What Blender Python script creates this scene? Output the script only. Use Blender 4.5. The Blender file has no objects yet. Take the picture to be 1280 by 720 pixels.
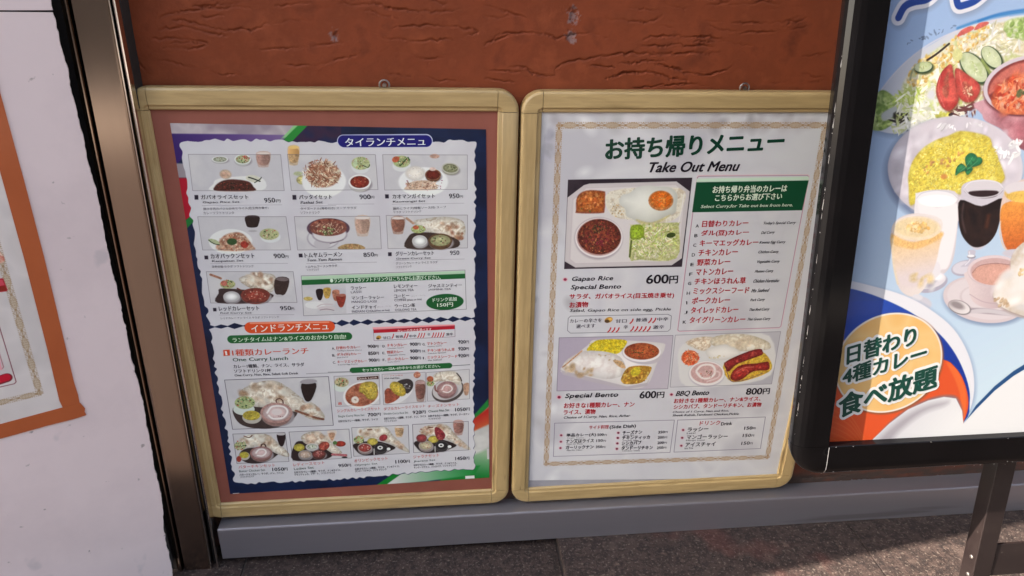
import bpy, math, random
import numpy as np
from mathutils import Vector, Matrix
sc = bpy.context.scene
col = sc.collection
R = math.radians
# ------------------------------------------------------------------ camera, sky, sun, exposure
CAM_LOC = (0.50141, -1.25075, 1.08855)
CAM_ROT = ((0.9942, 0.02331, -0.10503), (-0.10534, 0.40948, -0.90622), (0.02188, 0.91202, 0.40956))
cd = bpy.data.cameras.new('camera'); cam = bpy.data.objects.new('camera', cd); col.objects.link(cam)
cam.location = CAM_LOC; cam.matrix_world = Matrix.Translation(CAM_LOC) @ Matrix(CAM_ROT).to_4x4()
cd.sensor_width = 36; cd.lens = 36 * 898.42 / 1280; cd.clip_start = .02; cd.clip_end = 500
sc.camera = cam
SUN_EL, SUN_AZ = 33.0, 8.2      # elevation; degrees off the wall line, the sun stands to the left
to_sun = Vector((-math.cos(R(SUN_EL)) * math.cos(R(SUN_AZ)), -math.cos(R(SUN_EL)) * math.sin(R(SUN_AZ)), math.sin(R(SUN_EL))))
w = bpy.data.worlds.new('World'); sc.world = w; w.use_nodes = True
nt = w.node_tree; bg = nt.nodes['Background']; sky = nt.nodes.new('ShaderNodeTexSky')
sky.sky_type = 'NISHITA'; sky.sun_disc = False; sky.sun_elevation = R(SUN_EL); sky.sun_rotation = math.atan2(to_sun.x, to_sun.y)
sky.air_density = 1.0; sky.dust_density = 2.5; sky.ozone_density = 1.0
hs = nt.nodes.new('ShaderNodeHueSaturation'); hs.inputs['Saturation'].default_value = .6; nt.links.new(sky.outputs[0], hs.inputs['Color']); nt.links.new(hs.outputs[0], bg.inputs[0]); bg.inputs[1].default_value = .14
sl = bpy.data.lights.new('sun', 'SUN'); sl.energy = 4.2; sl.angle = R(.45); sl.color = (1, .9, .78)
so = bpy.data.objects.new('sun', sl); col.objects.link(so); so.rotation_euler = to_sun.to_track_quat('Z', 'Y').to_euler()
sc.view_settings.view_transform = 'Standard'; sc.view_settings.look = 'None'; sc.view_settings.exposure = 2.6; sc.view_settings.gamma = 1
sc.cycles.max_bounces = 8
sc.cycles.sample_clamp_indirect = 6

# ------------------------------------------------------------------ helpers
def srgb(c):
    return tuple((v / 255 / 12.92 if v / 255 < .04045 else ((v / 255 + .055) / 1.055) ** 2.4) for v in c)
def node(nt, t, **kw):
    n = nt.nodes.new(t)
    for k, v in kw.items(): setattr(n, k, v)
    return n
def mat(name, base, rough=.5, metal=0., coat=0., coat_rough=.1, spec=.5):
    m = bpy.data.materials.new(name); m.use_nodes = True
    b = m.node_tree.nodes['Principled BSDF']
    b.inputs['Base Color'].default_value = (*base[:3], 1); b.inputs['Roughness'].default_value = rough
    b.inputs['Metallic'].default_value = metal; b.inputs['Coat Weight'].default_value = coat
    b.inputs['Coat Roughness'].default_value = coat_rough; b.inputs['Specular IOR Level'].default_value = spec
    return m
def noise_mat(name, cols, scale, rough=.6, metal=0., bump=0., stretch=(1, 1, 1), detail=8., bscale=None, rvar=0., coat=0., coord='Object', bdist=.001, specks=None):
    """Base colour from a noise ramp over cols, fine bump, varied roughness."""
    m = mat(name, cols[0], rough, metal, coat); nt = m.node_tree; b = nt.nodes['Principled BSDF']; L = nt.links.new
    if coord == 'World':
        g = node(nt, 'ShaderNodeNewGeometry'); src = g.outputs['Position']
    else:
        g = node(nt, 'ShaderNodeTexCoord'); src = g.outputs['Object']
    mp = node(nt, 'ShaderNodeMapping'); mp.inputs['Scale'].default_value = stretch; L(src, mp.inputs[0])
    n = node(nt, 'ShaderNodeTexNoise'); n.inputs['Scale'].default_value = scale; n.inputs['Detail'].default_value = detail; n.inputs['Roughness'].default_value = .62; L(mp.outputs[0], n.inputs[0])
    r = node(nt, 'ShaderNodeValToRGB'); cr = r.color_ramp; N = len(cols)
    while len(cr.elements) < N: cr.elements.new(.5)
    for i, c in enumerate(cols): cr.elements[i].position = .3 + .4 * i / max(1, N - 1); cr.elements[i].color = (*c[:3], 1)
    L(n.outputs[0], r.inputs[0]); out = r.outputs[0]
    if specks:
        for sc_, thr, c_, amt in specks:
            n3 = node(nt, 'ShaderNodeTexNoise'); n3.inputs['Scale'].default_value = sc_; n3.inputs['Detail'].default_value = 3; L(mp.outputs[0], n3.inputs[0])
            r3 = node(nt, 'ShaderNodeValToRGB'); r3.color_ramp.elements[0].position = thr; r3.color_ramp.elements[0].color = (0, 0, 0, 1); r3.color_ramp.elements[1].position = thr + .06; r3.color_ramp.elements[1].color = (amt, amt, amt, 1)
            L(n3.outputs[0], r3.inputs[0]); mx = node(nt, 'ShaderNodeMixRGB'); L(r3.outputs[0], mx.inputs[0]); L(out, mx.inputs[1]); mx.inputs[2].default_value = (*c_, 1); out = mx.outputs[0]
    L(out, b.inputs['Base Color'])
    if rvar:
        mr = node(nt, 'ShaderNodeMapRange'); mr.inputs[3].default_value = rough - rvar; mr.inputs[4].default_value = rough + rvar
        L(n.outputs[0], mr.inputs[0]); L(mr.outputs[0], b.inputs['Roughness'])
    if bump:
        n2 = node(nt, 'ShaderNodeTexNoise'); n2.inputs['Scale'].default_value = bscale or scale * 3; n2.inputs['Detail'].default_value = 6; L(mp.outputs[0], n2.inputs[0])
        bp = node(nt, 'ShaderNodeBump'); bp.inputs['Strength'].default_value = bump; bp.inputs['Distance'].default_value = bdist; L(n2.outputs[0], bp.inputs['Height']); L(bp.outputs[0], b.inputs['Normal'])
    return m
def tag(o, label=None, cat=None, group=None, kind=None):
    for k, v in (('label', label), ('category', cat), ('group', group), ('kind', kind)):
        if v: o[k] = v
    return o
def empty(name, loc=(0, 0, 0), mtx=None):
    o = bpy.data.objects.new(name, None); o.empty_display_size = .05; col.objects.link(o)
    if mtx is not None: o.matrix_world = mtx
    else: o.location = loc
    return o
def meshobj(name, verts, faces, material, parent=None, smooth=False, mats=None, fmat=None):
    me = bpy.data.meshes.new(name); me.from_pydata([tuple(v) for v in verts], [], faces)
    for m in (mats or [material]): me.materials.append(m)
    if fmat is not None: me.polygons.foreach_set('material_index', fmat)
    if smooth: me.polygons.foreach_set('use_smooth', [True] * len(me.polygons))
    me.update(); o = bpy.data.objects.new(name, me); col.objects.link(o)
    if parent: o.parent = parent
    return o
def trimesh(name, V, F, fm, mats, parent):
    me = bpy.data.meshes.new(name); V = np.asarray(V, np.float32); F = np.asarray(F, np.int32)
    me.vertices.add(len(V)); me.vertices.foreach_set('co', V.ravel()); me.loops.add(F.size); me.loops.foreach_set('vertex_index', F.ravel())
    me.polygons.add(len(F)); me.polygons.foreach_set('loop_start', np.arange(0, F.size, F.shape[1], dtype=np.int32)); me.polygons.foreach_set('loop_total', np.full(len(F), F.shape[1], np.int32))
    for m in mats: me.materials.append(m)
    if fm is not None: me.polygons.foreach_set('material_index', np.asarray(fm, np.int32))
    me.update(calc_edges=True); o = bpy.data.objects.new(name, me); col.objects.link(o); o.parent = parent
    return o
def box(x0, x1, y0, y1, z0, z1, bev=0.):
    V = [(x, y, z) for x in (x0, x1) for y in (y0, y1) for z in (z0, z1)]
    F = [(0, 1, 3, 2), (4, 6, 7, 5), (0, 4, 5, 1), (2, 3, 7, 6), (0, 2, 6, 4), (1, 5, 7, 3)]
    return V, F
def boxobj(name, x0, x1, y0, y1, z0, z1, m, parent=None, bev=.0, seg=2):
    o = meshobj(name, *box(x0, x1, y0, y1, z0, z1), m, parent)
    if bev:
        b = o.modifiers.new('bevel', 'BEVEL'); b.width = bev; b.segments = seg; b.limit_method = 'ANGLE'
    return o
def extrude_profile(name, prof, z0, z1, m, parent, shear=0., nz=1, smooth=False, cap=True):
    """prof: closed polygon in plan (x, y); sheared sideways with height."""
    n = len(prof); V = []; F = []
    for k in range(nz + 1):
        z = z0 + (z1 - z0) * k / nz
        V += [(x + shear * z, y, z) for x, y in prof]
    for k in range(nz):
        for i in range(n):
            j = (i + 1) % n; F.append((k * n + i, k * n + j, (k + 1) * n + j, (k + 1) * n + i))
    if cap: F.append(tuple(range(n))[::-1]); F.append(tuple(nz * n + i for i in range(n)))
    return meshobj(name, V, F, m, parent, smooth)
def tube(name, pts, r, m, parent, n=10):
    V = []; F = []; P = [Vector(p) for p in pts]
    for i, p in enumerate(P):
        d = (P[min(i + 1, len(P) - 1)] - P[max(i - 1, 0)]).normalized(); a = d.orthogonal().normalized(); b = d.cross(a)
        if i and a.dot(pa) < 0: a, b = -a, -b
        if i:
            a = (pa - d * pa.dot(d)).normalized(); b = d.cross(a)
        pa = a
        V += [p + r * (math.cos(t) * a + math.sin(t) * b) for t in (2 * math.pi * k / n for k in range(n))]
    for i in range(len(P) - 1):
        for k in range(n): F.append((i * n + k, i * n + (k + 1) % n, (i + 1) * n + (k + 1) % n, (i + 1) * n + k))
    return meshobj(name, V, F, m, parent, True)

# ------------------------------------------------------------------ print painter: shapes of ink on a sheet
rng = np.random.default_rng(7)
NOISE = []
def _mk(n, seed):
    g = np.random.default_rng(seed).random((n, n)).astype(np.float32); return g
for s_ in range(3): NOISE.append(_mk(256, s_))
def vnoise(x, y, scale, k=0):
    out = 0; amp = .55
    for o in range(3):
        X = x / scale * (2 ** o) + 17.3 * (k + o); Y = y / scale * (2 ** o) + 5.1 * k
        xi = np.floor(X).astype(int); yi = np.floor(Y).astype(int); fx = X - xi; fy = Y - yi; fx = fx * fx * (3 - 2 * fx); fy = fy * fy * (3 - 2 * fy)
        g = NOISE[(k + o) % 3]; a = g[yi % 256, xi % 256]; b = g[yi % 256, (xi + 1) % 256]; c = g[(yi + 1) % 256, xi % 256]; d = g[(yi + 1) % 256, (xi + 1) % 256]
        out = out + amp * ((a * (1 - fx) + b * fx) * (1 - fy) + (c * (1 - fx) + d * fx) * fy); amp *= .5
    return out / .9625
def crspline(P, n=6, closed=True):
    P = np.asarray(P, float); N = len(P); out = []
    rngk = range(N) if closed else range(N - 1)
    for i in rngk:
        if closed: p0, p1, p2, p3 = P[(i - 1) % N], P[i], P[(i + 1) % N], P[(i + 2) % N]
        else: p0, p1, p2, p3 = P[max(i - 1, 0)], P[i], P[i + 1], P[min(i + 2, N - 1)]
        for t in np.arange(n) / n:
            out.append(.5 * ((2 * p1) + (-p0 + p2) * t + (2 * p0 - 5 * p1 + 4 * p2 - p3) * t * t + (-p0 + 3 * p1 - 3 * p2 + p3) * t ** 3))
    if not closed: out.append(P[-1])
    return np.array(out)
class Sheet:
    def __init__(s, x0, y0, w, h, res, base):
        s.x0, s.y0, s.w, s.h, s.res = x0, y0, w, h, res
        s.W, s.H = int(w * res), int(h * res); s.a = np.empty((s.H, s.W, 3), np.float32); s.a[:] = np.array(base) / 255
        s.k = 0
    def grid(s, x0, x1, y0, y1):
        i0 = max(0, int((x0 - s.x0) * s.res) - 1); i1 = min(s.W, int((x1 - s.x0) * s.res) + 2)
        j0 = max(0, int((y0 - s.y0) * s.res) - 1); j1 = min(s.H, int((y1 - s.y0) * s.res) + 2)
        if i1 <= i0 or j1 <= j0: return None
        X, Y = np.meshgrid((np.arange(i0, i1) + .5) / s.res + s.x0, (np.arange(j0, j1) + .5) / s.res + s.y0)
        return (slice(j0, j1), slice(i0, i1)), X, Y
    def colour(s, f, X, Y):
        if f[0] == 'n':
            cs = np.array(f[1]) / 255.; s.k += 1; v = np.clip((vnoise(X, Y, f[2], s.k % 7) - .25) * 2, 0, .9999) * (len(cs) - 1); i = v.astype(int); t = (v - i)[..., None]
            i2 = np.minimum(i + 1, len(cs) - 1); return cs[i] * (1 - t) + cs[i2] * t
        if f[0] == 'g':
            p, q = np.array(f[1]), np.array(f[2]); d = q - p; t = np.clip(((X - p[0]) * d[0] + (Y - p[1]) * d[1]) / (d @ d), 0, 1)[..., None]
            return np.array(f[3]) / 255. * (1 - t) + np.array(f[4]) / 255. * t
        return np.array(f) / 255.
    def put(s, sl, alpha, c): s.a[sl] = s.a[sl] * (1 - alpha[..., None]) + c * alpha[..., None]
    def ell(s, c, a, b, f, soft=.8, shade=0):
        a = np.array(a); b = np.array(b); ex = math.hypot(a[0], b[0]) + soft; ey = math.hypot(a[1], b[1]) + soft
        g = s.grid(c[0] - ex, c[0] + ex, c[1] - ey, c[1] + ey)
        if not g: return
        sl, X, Y = g; X_ = X - c[0]; Y_ = Y - c[1]; det = a[0] * b[1] - a[1] * b[0]
        if abs(det) < 1e-6: return
        u = (X_ * b[1] - Y_ * b[0]) / det; v = (a[0] * Y_ - a[1] * X_) / det; r = np.sqrt(u * u + v * v)
        m = math.sqrt(abs(det)); sd = (r - 1) * m
        al = np.clip(.5 - sd / max(soft, 1 / s.res), 0, 1); cc = s.colour(f, X, Y)
        if shade: cc = cc * (1 + shade * .4 - shade * np.clip(r, 0, 1)[..., None] ** 2 * 1.2)
        s.put(sl, al, cc)
    def segs(s, P, X, Y, closed=True):
        d = np.full(X.shape, 1e9); ins = np.zeros(X.shape, bool); N = len(P)
        for i in range(N if closed else N - 1):
            p, q = P[i], P[(i + 1) % N]; e = q - p; L2 = e @ e
            if L2 < 1e-9: continue
            t = np.clip(((X - p[0]) * e[0] + (Y - p[1]) * e[1]) / L2, 0, 1); d = np.minimum(d, (X - p[0] - t * e[0]) ** 2 + (Y - p[1] - t * e[1]) ** 2)
            if closed and p[1] != q[1]: ins ^= ((p[1] > Y) != (q[1] > Y)) & (X < (q[0] - p[0]) * (Y - p[1]) / (q[1] - p[1]) + p[0])
        return np.sqrt(d), ins
    def poly(s, P, f, soft=.8, smooth=0, shade=0):
        P = np.array(P, float)
        if smooth: P = crspline(P, 4)
        g = s.grid(P[:, 0].min() - soft, P[:, 0].max() + soft, P[:, 1].min() - soft, P[:, 1].max() + soft)
        if not g: return
        if len(P) > 160: return s.bigpoly(P, f, *g)
        sl, X, Y = g; d, ins = s.segs(P, X, Y); sd = np.where(ins, -d, d); al = np.clip(.5 - sd / max(soft, 1 / s.res), 0, 1); cc = s.colour(f, X, Y)
        if shade:
            m = max(d[ins].max(), 1e-3) if ins.any() else 1; cc = cc * (1 + shade * .5 - shade * (1.4 * np.clip(1 - d / m, 0, 1) ** 2)[..., None])
        s.put(sl, al, cc)
    def bigpoly(s, P, f, sl, X, Y):
        al = np.zeros(X.shape, np.float32); x0 = X[0, 0]; nx = X.shape[1]; A = P; B = np.roll(P, -1, 0); ii = np.arange(nx)
        for j in range(X.shape[0]):
            for sub in (-.25, .25):
                y = Y[j, 0] + sub / s.res; c = (A[:, 1] > y) != (B[:, 1] > y)
                xs = np.sort((B[c, 0] - A[c, 0]) * (y - A[c, 1]) / (B[c, 1] - A[c, 1]) + A[c, 0])
                for a, b in zip(xs[::2], xs[1::2]):
                    al[j] += .5 * np.clip(np.minimum(ii + .5, (b - x0) * s.res + .5) - np.maximum(ii - .5, (a - x0) * s.res + .5 - 1) , 0, 1)
        s.put(sl, np.clip(al, 0, 1), s.colour(f, X, Y))
    def stroke(s, P, wd, f, soft=.8, smooth=1, closed=0):
        P = np.array(P, float)
        if smooth and len(P) > 2: P = crspline(P, 5, bool(closed))
        r = wd / 2 + soft; g = s.grid(P[:, 0].min() - r, P[:, 0].max() + r, P[:, 1].min() - r, P[:, 1].max() + r)
        if not g: return
        sl, X, Y = g; d, _ = s.segs(P, X, Y, bool(closed)); w2 = max(wd, .7 / s.res); s.put(sl, np.clip(.5 - (d - w2 / 2) / max(soft, 1 / s.res), 0, 1) * min(1, wd / w2), s.colour(f, X, Y))
    def scatter(s, c, a, b, n, kind, size, cols):
        a = np.array(a); b = np.array(b)
        for q in range(n):
            r = math.sqrt(rng.random()); t = rng.random() * 6.283; p = np.array(c) + a * r * math.cos(t) + b * r * math.sin(t)
            k = cols[rng.integers(len(cols))]; j = 1 + rng.normal() * .06; k = tuple(min(255, v * j) for v in k); z = size * (.6 + .8 * rng.random()) * .5; th = rng.random() * 3.14
            if kind == 'g': e1, e2 = z * 1.5, z * .6
            elif kind == 's': e1, e2 = z * 2.2, z * .38
            else: e1, e2 = z * 1.15, z * .8
            if kind == 'n': s.ell(p, (2 * z * math.cos(th), 2 * z * math.sin(th)), (-1.3 * z * math.sin(th), 1.3 * z * math.cos(th)), k, 2.6 * z); continue
            if q % 3 == 0 and kind != 's': s.ell(p + (0.15 * z, -.4 * z), (e1 * math.cos(th), e1 * math.sin(th)), (-e2 * math.sin(th), e2 * math.cos(th)), tuple(v * .8 for v in k), .5 + .3 * z)
            s.ell(p, (e1 * math.cos(th), e1 * math.sin(th)), (-e2 * math.sin(th), e2 * math.cos(th)), k, .45 + (.75 if kind == 'b' else .3) * z)
    def border(s, P, wd, c1, c2):
        P = np.array(P, float)
        for i in range(4):
            p, q = P[i], P[(i + 1) % 4]; e = q - p; L = np.hypot(*e); e = e / L; nrm = np.array([-e[1], e[0]]); m = max(1, round(L / 38)); per = L / m
            g = s.grid(min(p[0], q[0]) - wd, max(p[0], q[0]) + wd, min(p[1], q[1]) - wd, max(p[1], q[1]) + wd)
            if not g: continue
            sl, X, Y = g; t = (X - p[0]) * e[0] + (Y - p[1]) * e[1]; v = ((X - p[0]) * nrm[0] + (Y - p[1]) * nrm[1]) / (wd / 2)
            ok = (t > -3) & (t < L + 3) & (abs(v) < 1.15); ph = (t / per) % 1; z = 2 * abs(ph - .5)         # z: 0 in the middle of a lozenge, 1 between two
            lens = .86 * np.clip(1 - (z / .86) ** 1.7, 0, 1); av = abs(v)
            cell = .5 + .5 * np.cos(6.283 * t / 2.3) * np.cos(6.283 * v * 1.1); rim = np.clip(1 - abs(av - lens) * 5, 0, 1) * (z < .86)
            body = np.clip((lens - av) * 5, 0, 1); star = np.clip(1 - abs(av - .75 * (z - .62) / .38) * 4, 0, 1) * (z > .6); dot = np.clip(1.5 - 4.4 * np.hypot(((t / 3.2) % 1) - .5, (av - .92) * 1.2), 0, 1); dot = np.maximum(dot, np.clip(1.3 - 3.2 * np.hypot((z - 1) * 1.6, av * 1.1), 0, 1))
            s.put(sl, np.where(ok, np.clip(body * .42 + rim * .5 + star * .5 + dot * .6, 0, .85), 0), np.array(c1) / 255.)
            s.put(sl, np.where(ok, np.clip(body * np.clip(cell * 2.2 - 1.0, 0, 1) * .85 + rim * .38 + star * .4 + dot * .42, 0, .9), 0), np.array(c2) / 255.)
    def torn(s, P, f, amp, step):
        P = np.array(P, float); out = []; tr = np.random.default_rng(3)
        for i in range(len(P)):
            p, q = P[i], P[(i + 1) % len(P)]; L = np.hypot(*(q - p)); n = max(1, int(L / step)); nn = np.array([-(q - p)[1], (q - p)[0]]) / L
            for k in range(n): out.append(p + (q - p) * (k + .4 * tr.random()) / n + nn * (tr.random() - .35) * 2 * amp)
        out = np.array(out); s.poly(out + (0.8, -1.2), (70, 72, 96), 2.2, 1); s.poly(out, f, .7, 1)
    def paint(s, ops):
        for o in ops:
            k = o[0]
            if k == 'e': s.ell(*o[1:])
            elif k == 'p': s.poly(*o[1:])
            elif k == 's': s.stroke(*o[1:])
            elif k == 'c': s.scatter(*o[1:])
            elif k == 'b': s.border(*o[1:])
            elif k == 't': s.torn(*o[1:])
            elif k == 'd':
                P = np.array(o[1], float)
                for i in range(len(P) - 1):
                    L = np.hypot(*(P[i + 1] - P[i])); n = int(L / 2.6)
                    for m in range(n): s.stroke([P[i] + (P[i + 1] - P[i]) * m / n, P[i] + (P[i + 1] - P[i]) * (m + .55) / n], o[2], o[3], .5, 0)
    def grainy(s, quads, c1=.24, c2=.20, dsat=.74, dark=.10):
        for Q in quads:       # the small photographs carry their own fine texture
            xs = [q[0] for q in Q]; ys = [q[1] for q in Q]; g = s.grid(min(xs) + .6, max(xs) - .6, min(ys) + .6, max(ys) - .6)
            if not g: continue
            sl, X, Y = g; d, ins = s.segs(np.array(Q, float), X, Y); a = s.a[sl]; m = a.mean(2, keepdims=True); sat = np.where(a[..., 2] > a[..., 0] + .03, .03, np.clip((a.max(2) - a.min(2) - .06) * 3 + (.8 - a.max(2)) * .8, .03, 1))
            n = (1 + sat * (c1 * 2 * (vnoise(X, Y, 4.2, 3) - .5) + c2 * 2 * (vnoise(X, Y, 1.7, 5) - .5)))[..., None]
            b = np.clip((m + (a - m) * dsat) * n * (1 - dark * sat[..., None]), 0, 1); s.a[sl] = np.where(ins[..., None], b, a)
    def image(s, name):
        im = bpy.data.images.new(name, s.W, s.H, alpha=False); px = np.ones((s.H, s.W, 4), np.float32); px[..., :3] = np.clip(s.a, 0, 1)
        im.pixels.foreach_set(px.ravel()); im.update(); im.pack(); return im
    def material(s, name, rough=.42, coat=.12, coat_rough=.08, wav=.3):
        m = mat(name, (.8, .8, .8), rough, 0, coat, coat_rough, .25); nt = m.node_tree; t = node(nt, 'ShaderNodeTexImage', image=s.image(name), interpolation='Linear', extension='EXTEND')
        b = nt.nodes['Principled BSDF']; nt.links.new(t.outputs[0], b.inputs['Base Color'])
        g = node(nt, 'ShaderNodeTexCoord'); n = node(nt, 'ShaderNodeTexNoise'); n.inputs['Scale'].default_value = 9; n.inputs['Detail'].default_value = 2; nt.links.new(g.outputs['Object'], n.inputs[0])
        bp = node(nt, 'ShaderNodeBump'); bp.inputs['Strength'].default_value = wav; bp.inputs['Distance'].default_value = .004; nt.links.new(n.outputs[0], bp.inputs['Height']); nt.links.new(bp.outputs[0], b.inputs['Coat Normal']); return m
    def panel(s, name, corners, depth, m, parent, thick=.0004):
        """a thin flat sheet in the local x-z plane, at local y = depth, front face to -y; corners in mm (TL, TR, BR, BL)"""
        V = [(x / 1000, depth, y / 1000) for x, y in corners]; V += [(x / 1000, depth + thick, y / 1000) for x, y in corners]
        F = [(0, 3, 2, 1), (4, 5, 6, 7), (0, 1, 5, 4), (1, 2, 6, 5), (2, 3, 7, 6), (3, 0, 4, 7)]
        o = meshobj(name, V, F, m, parent); uv = o.data.uv_layers.new(name='print')
        for lp in o.data.loops:
            x, y = corners[lp.vertex_index % 4]; uv.data[lp.index].uv = ((x - s.x0) / s.w, (y - s.y0) / s.h)
        return o

# ------------------------------------------------------------------ lettering
_fc = bpy.data.curves.new('type', 'FONT'); _fo = bpy.data.objects.new('type', _fc); col.objects.link(_fo)
_cache = {}
def glyphs(body, res):
    if (body, res) in _cache: return _cache[(body, res)]
    _fc.body = body; _fc.resolution_u = res
    bpy.context.view_layer.update(); dg = bpy.context.evaluated_depsgraph_get(); ev = _fo.evaluated_get(dg); me = ev.to_mesh()
    me.calc_loop_triangles(); V = np.empty(len(me.vertices) * 3, np.float32); me.vertices.foreach_get('co', V); V = V.reshape(-1, 3)[:, :2].astype(float)
    F = np.empty(len(me.loop_triangles) * 3, np.int32); me.loop_triangles.foreach_get('vertices', F); F = F.reshape(-1, 3); ev.to_mesh_clear()
    a = V[F[:, 1]] - V[F[:, 0]]; b = V[F[:, 2]] - V[F[:, 0]]; neg = (a[:, 0] * b[:, 1] - a[:, 1] * b[:, 0]) < 0; F[neg] = F[neg][:, ::-1]
    _cache[(body, res)] = (V, F); return V, F
INK = {}
def ink_mat(c):
    if c not in INK: INK[c] = mat('ink_%d_%d_%d' % c, srgb(c), .42, 0, .12, .08, .25)
    return INK[c]
def lettering(texts, depth, parent, label=None):
    groups = {}
    for t in texts: groups.setdefault(t[11] or 'lettering', []).append(t)
    for gname, ts in groups.items():
        Vs, Fs, Ms, mats, off = [], [], [], [], 0
        for body, x, y, w_, h_, ang, c, bold, shear, outw, oc, part in ts:
            big = h_ > 14; V, F = glyphs(body, 4 if big else 2)
            if not len(V): continue
            mn = V.min(0); mx = V.max(0); V = (V - mn) / (mx - mn)
            if shear: V[:, 0] = (V[:, 0] * (w_ - shear * h_) + V[:, 1] * shear * h_) / w_
            if h_ < 5 and bold: bold = 1
            P0 = V * (w_, h_); ca, sa = math.cos(R(ang)), math.sin(R(ang)); em = h_
            d = {0: .004, 1: .020, 2: .032, 3: .042}[bold] * em
            offs = [(0, 0)] if bold == 0 else ([(-d, 0), (d, 0)] if bold == 1 else [(-d, 0), (d, 0), (0, d * .7), (0, -d * .7)] + ([(d * .7, d * .6), (-d * .7, -d * .6), (d * .7, -d * .6), (-d * .7, d * .6)] if bold == 3 else []))
            lay = [(o, c, depth - .0002 - .00002 * i) for i, o in enumerate(offs)]
            if outw: lay = [((math.cos(k * math.pi / 8) * (outw + d), math.sin(k * math.pi / 8) * (outw + d)), oc, depth - .0001 - .000004 * k) for k in range(16)] + [(o, c, depth - .0004 - .00002 * i) for i, o in enumerate(offs)]
            for (ox, oy), cc, dy in lay:
                P = P0 + (ox, oy); Q = np.stack([(x + P[:, 0] * ca - P[:, 1] * sa) / 1000, np.full(len(P), dy), (y + P[:, 0] * sa + P[:, 1] * ca) / 1000], 1)
                if cc not in mats: mats.append(cc)
                Vs.append(Q); Fs.append(F + off); Ms.append(np.full(len(F), mats.index(cc))); off += len(Q)
        trimesh(gname, np.concatenate(Vs), np.concatenate(Fs), np.concatenate(Ms), [ink_mat(c) for c in mats], parent)

OPS_PN_BASE=("p",[(-475,335),(-60,335),(-60,1105),(-475,1105)],("n",[(214,206,198),(222,214,206),(206,199,192)],60),.5,0,0)
OPS_PN=[('b',[(-107.5,1052),(-438,1052),(-438,394.2),(-107.5,394.2)],10,(197,173,124),(133,100,70)),('s',[(-135.1,960),(-135.1,425.9),(-138.1,422.9),(-415,422.9),(-418,425.9),(-418,960)],1.1,(114,44,53),0.6,0,1),('s',[(-145.7,960),(-145.7,457.8),(-148.7,454.8),(-401,454.8),(-404,457.8),(-404,960)],0.8,(155,66,74),0.6,0,1),('p',[(-125.9,613.7),(-111.9,612.0),(-110.3,591.3),(-112.2,589.0),(-131.1,590.6)],(176,31,43),1,0,0),('p',[(-126.5,611.1),(-113.1,610.0),(-112.5,599.9),(-128.8,600.9)],(212,76,89),1,0,0),('p',[(-129.0,600.0),(-112.2,598.5),(-111.2,590.6),(-130.9,591.5)],(145,44,32),1,0,0),('p',[(-159.3,482.2),(-147.4,472.9),(-148.2,453.5),(-165.6,454.9)],(234,163,168),2,0,0),('s',[(-166.7,434.5),(-146.1,437.0)],16.56,(124,33,43),1,0,0),('s',[(-166.5,435.5),(-146.7,437.7)],13.16,(197,23,47),1,0,0),('p',[(-111.4,662.4),(-104.2,652.4),(-104.4,639.2),(-116.6,639.5)],('n',[(197,66,53),(234,217,189)],6),2,1,0)]
PAPER_CREAM=(214,206,198)
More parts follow.
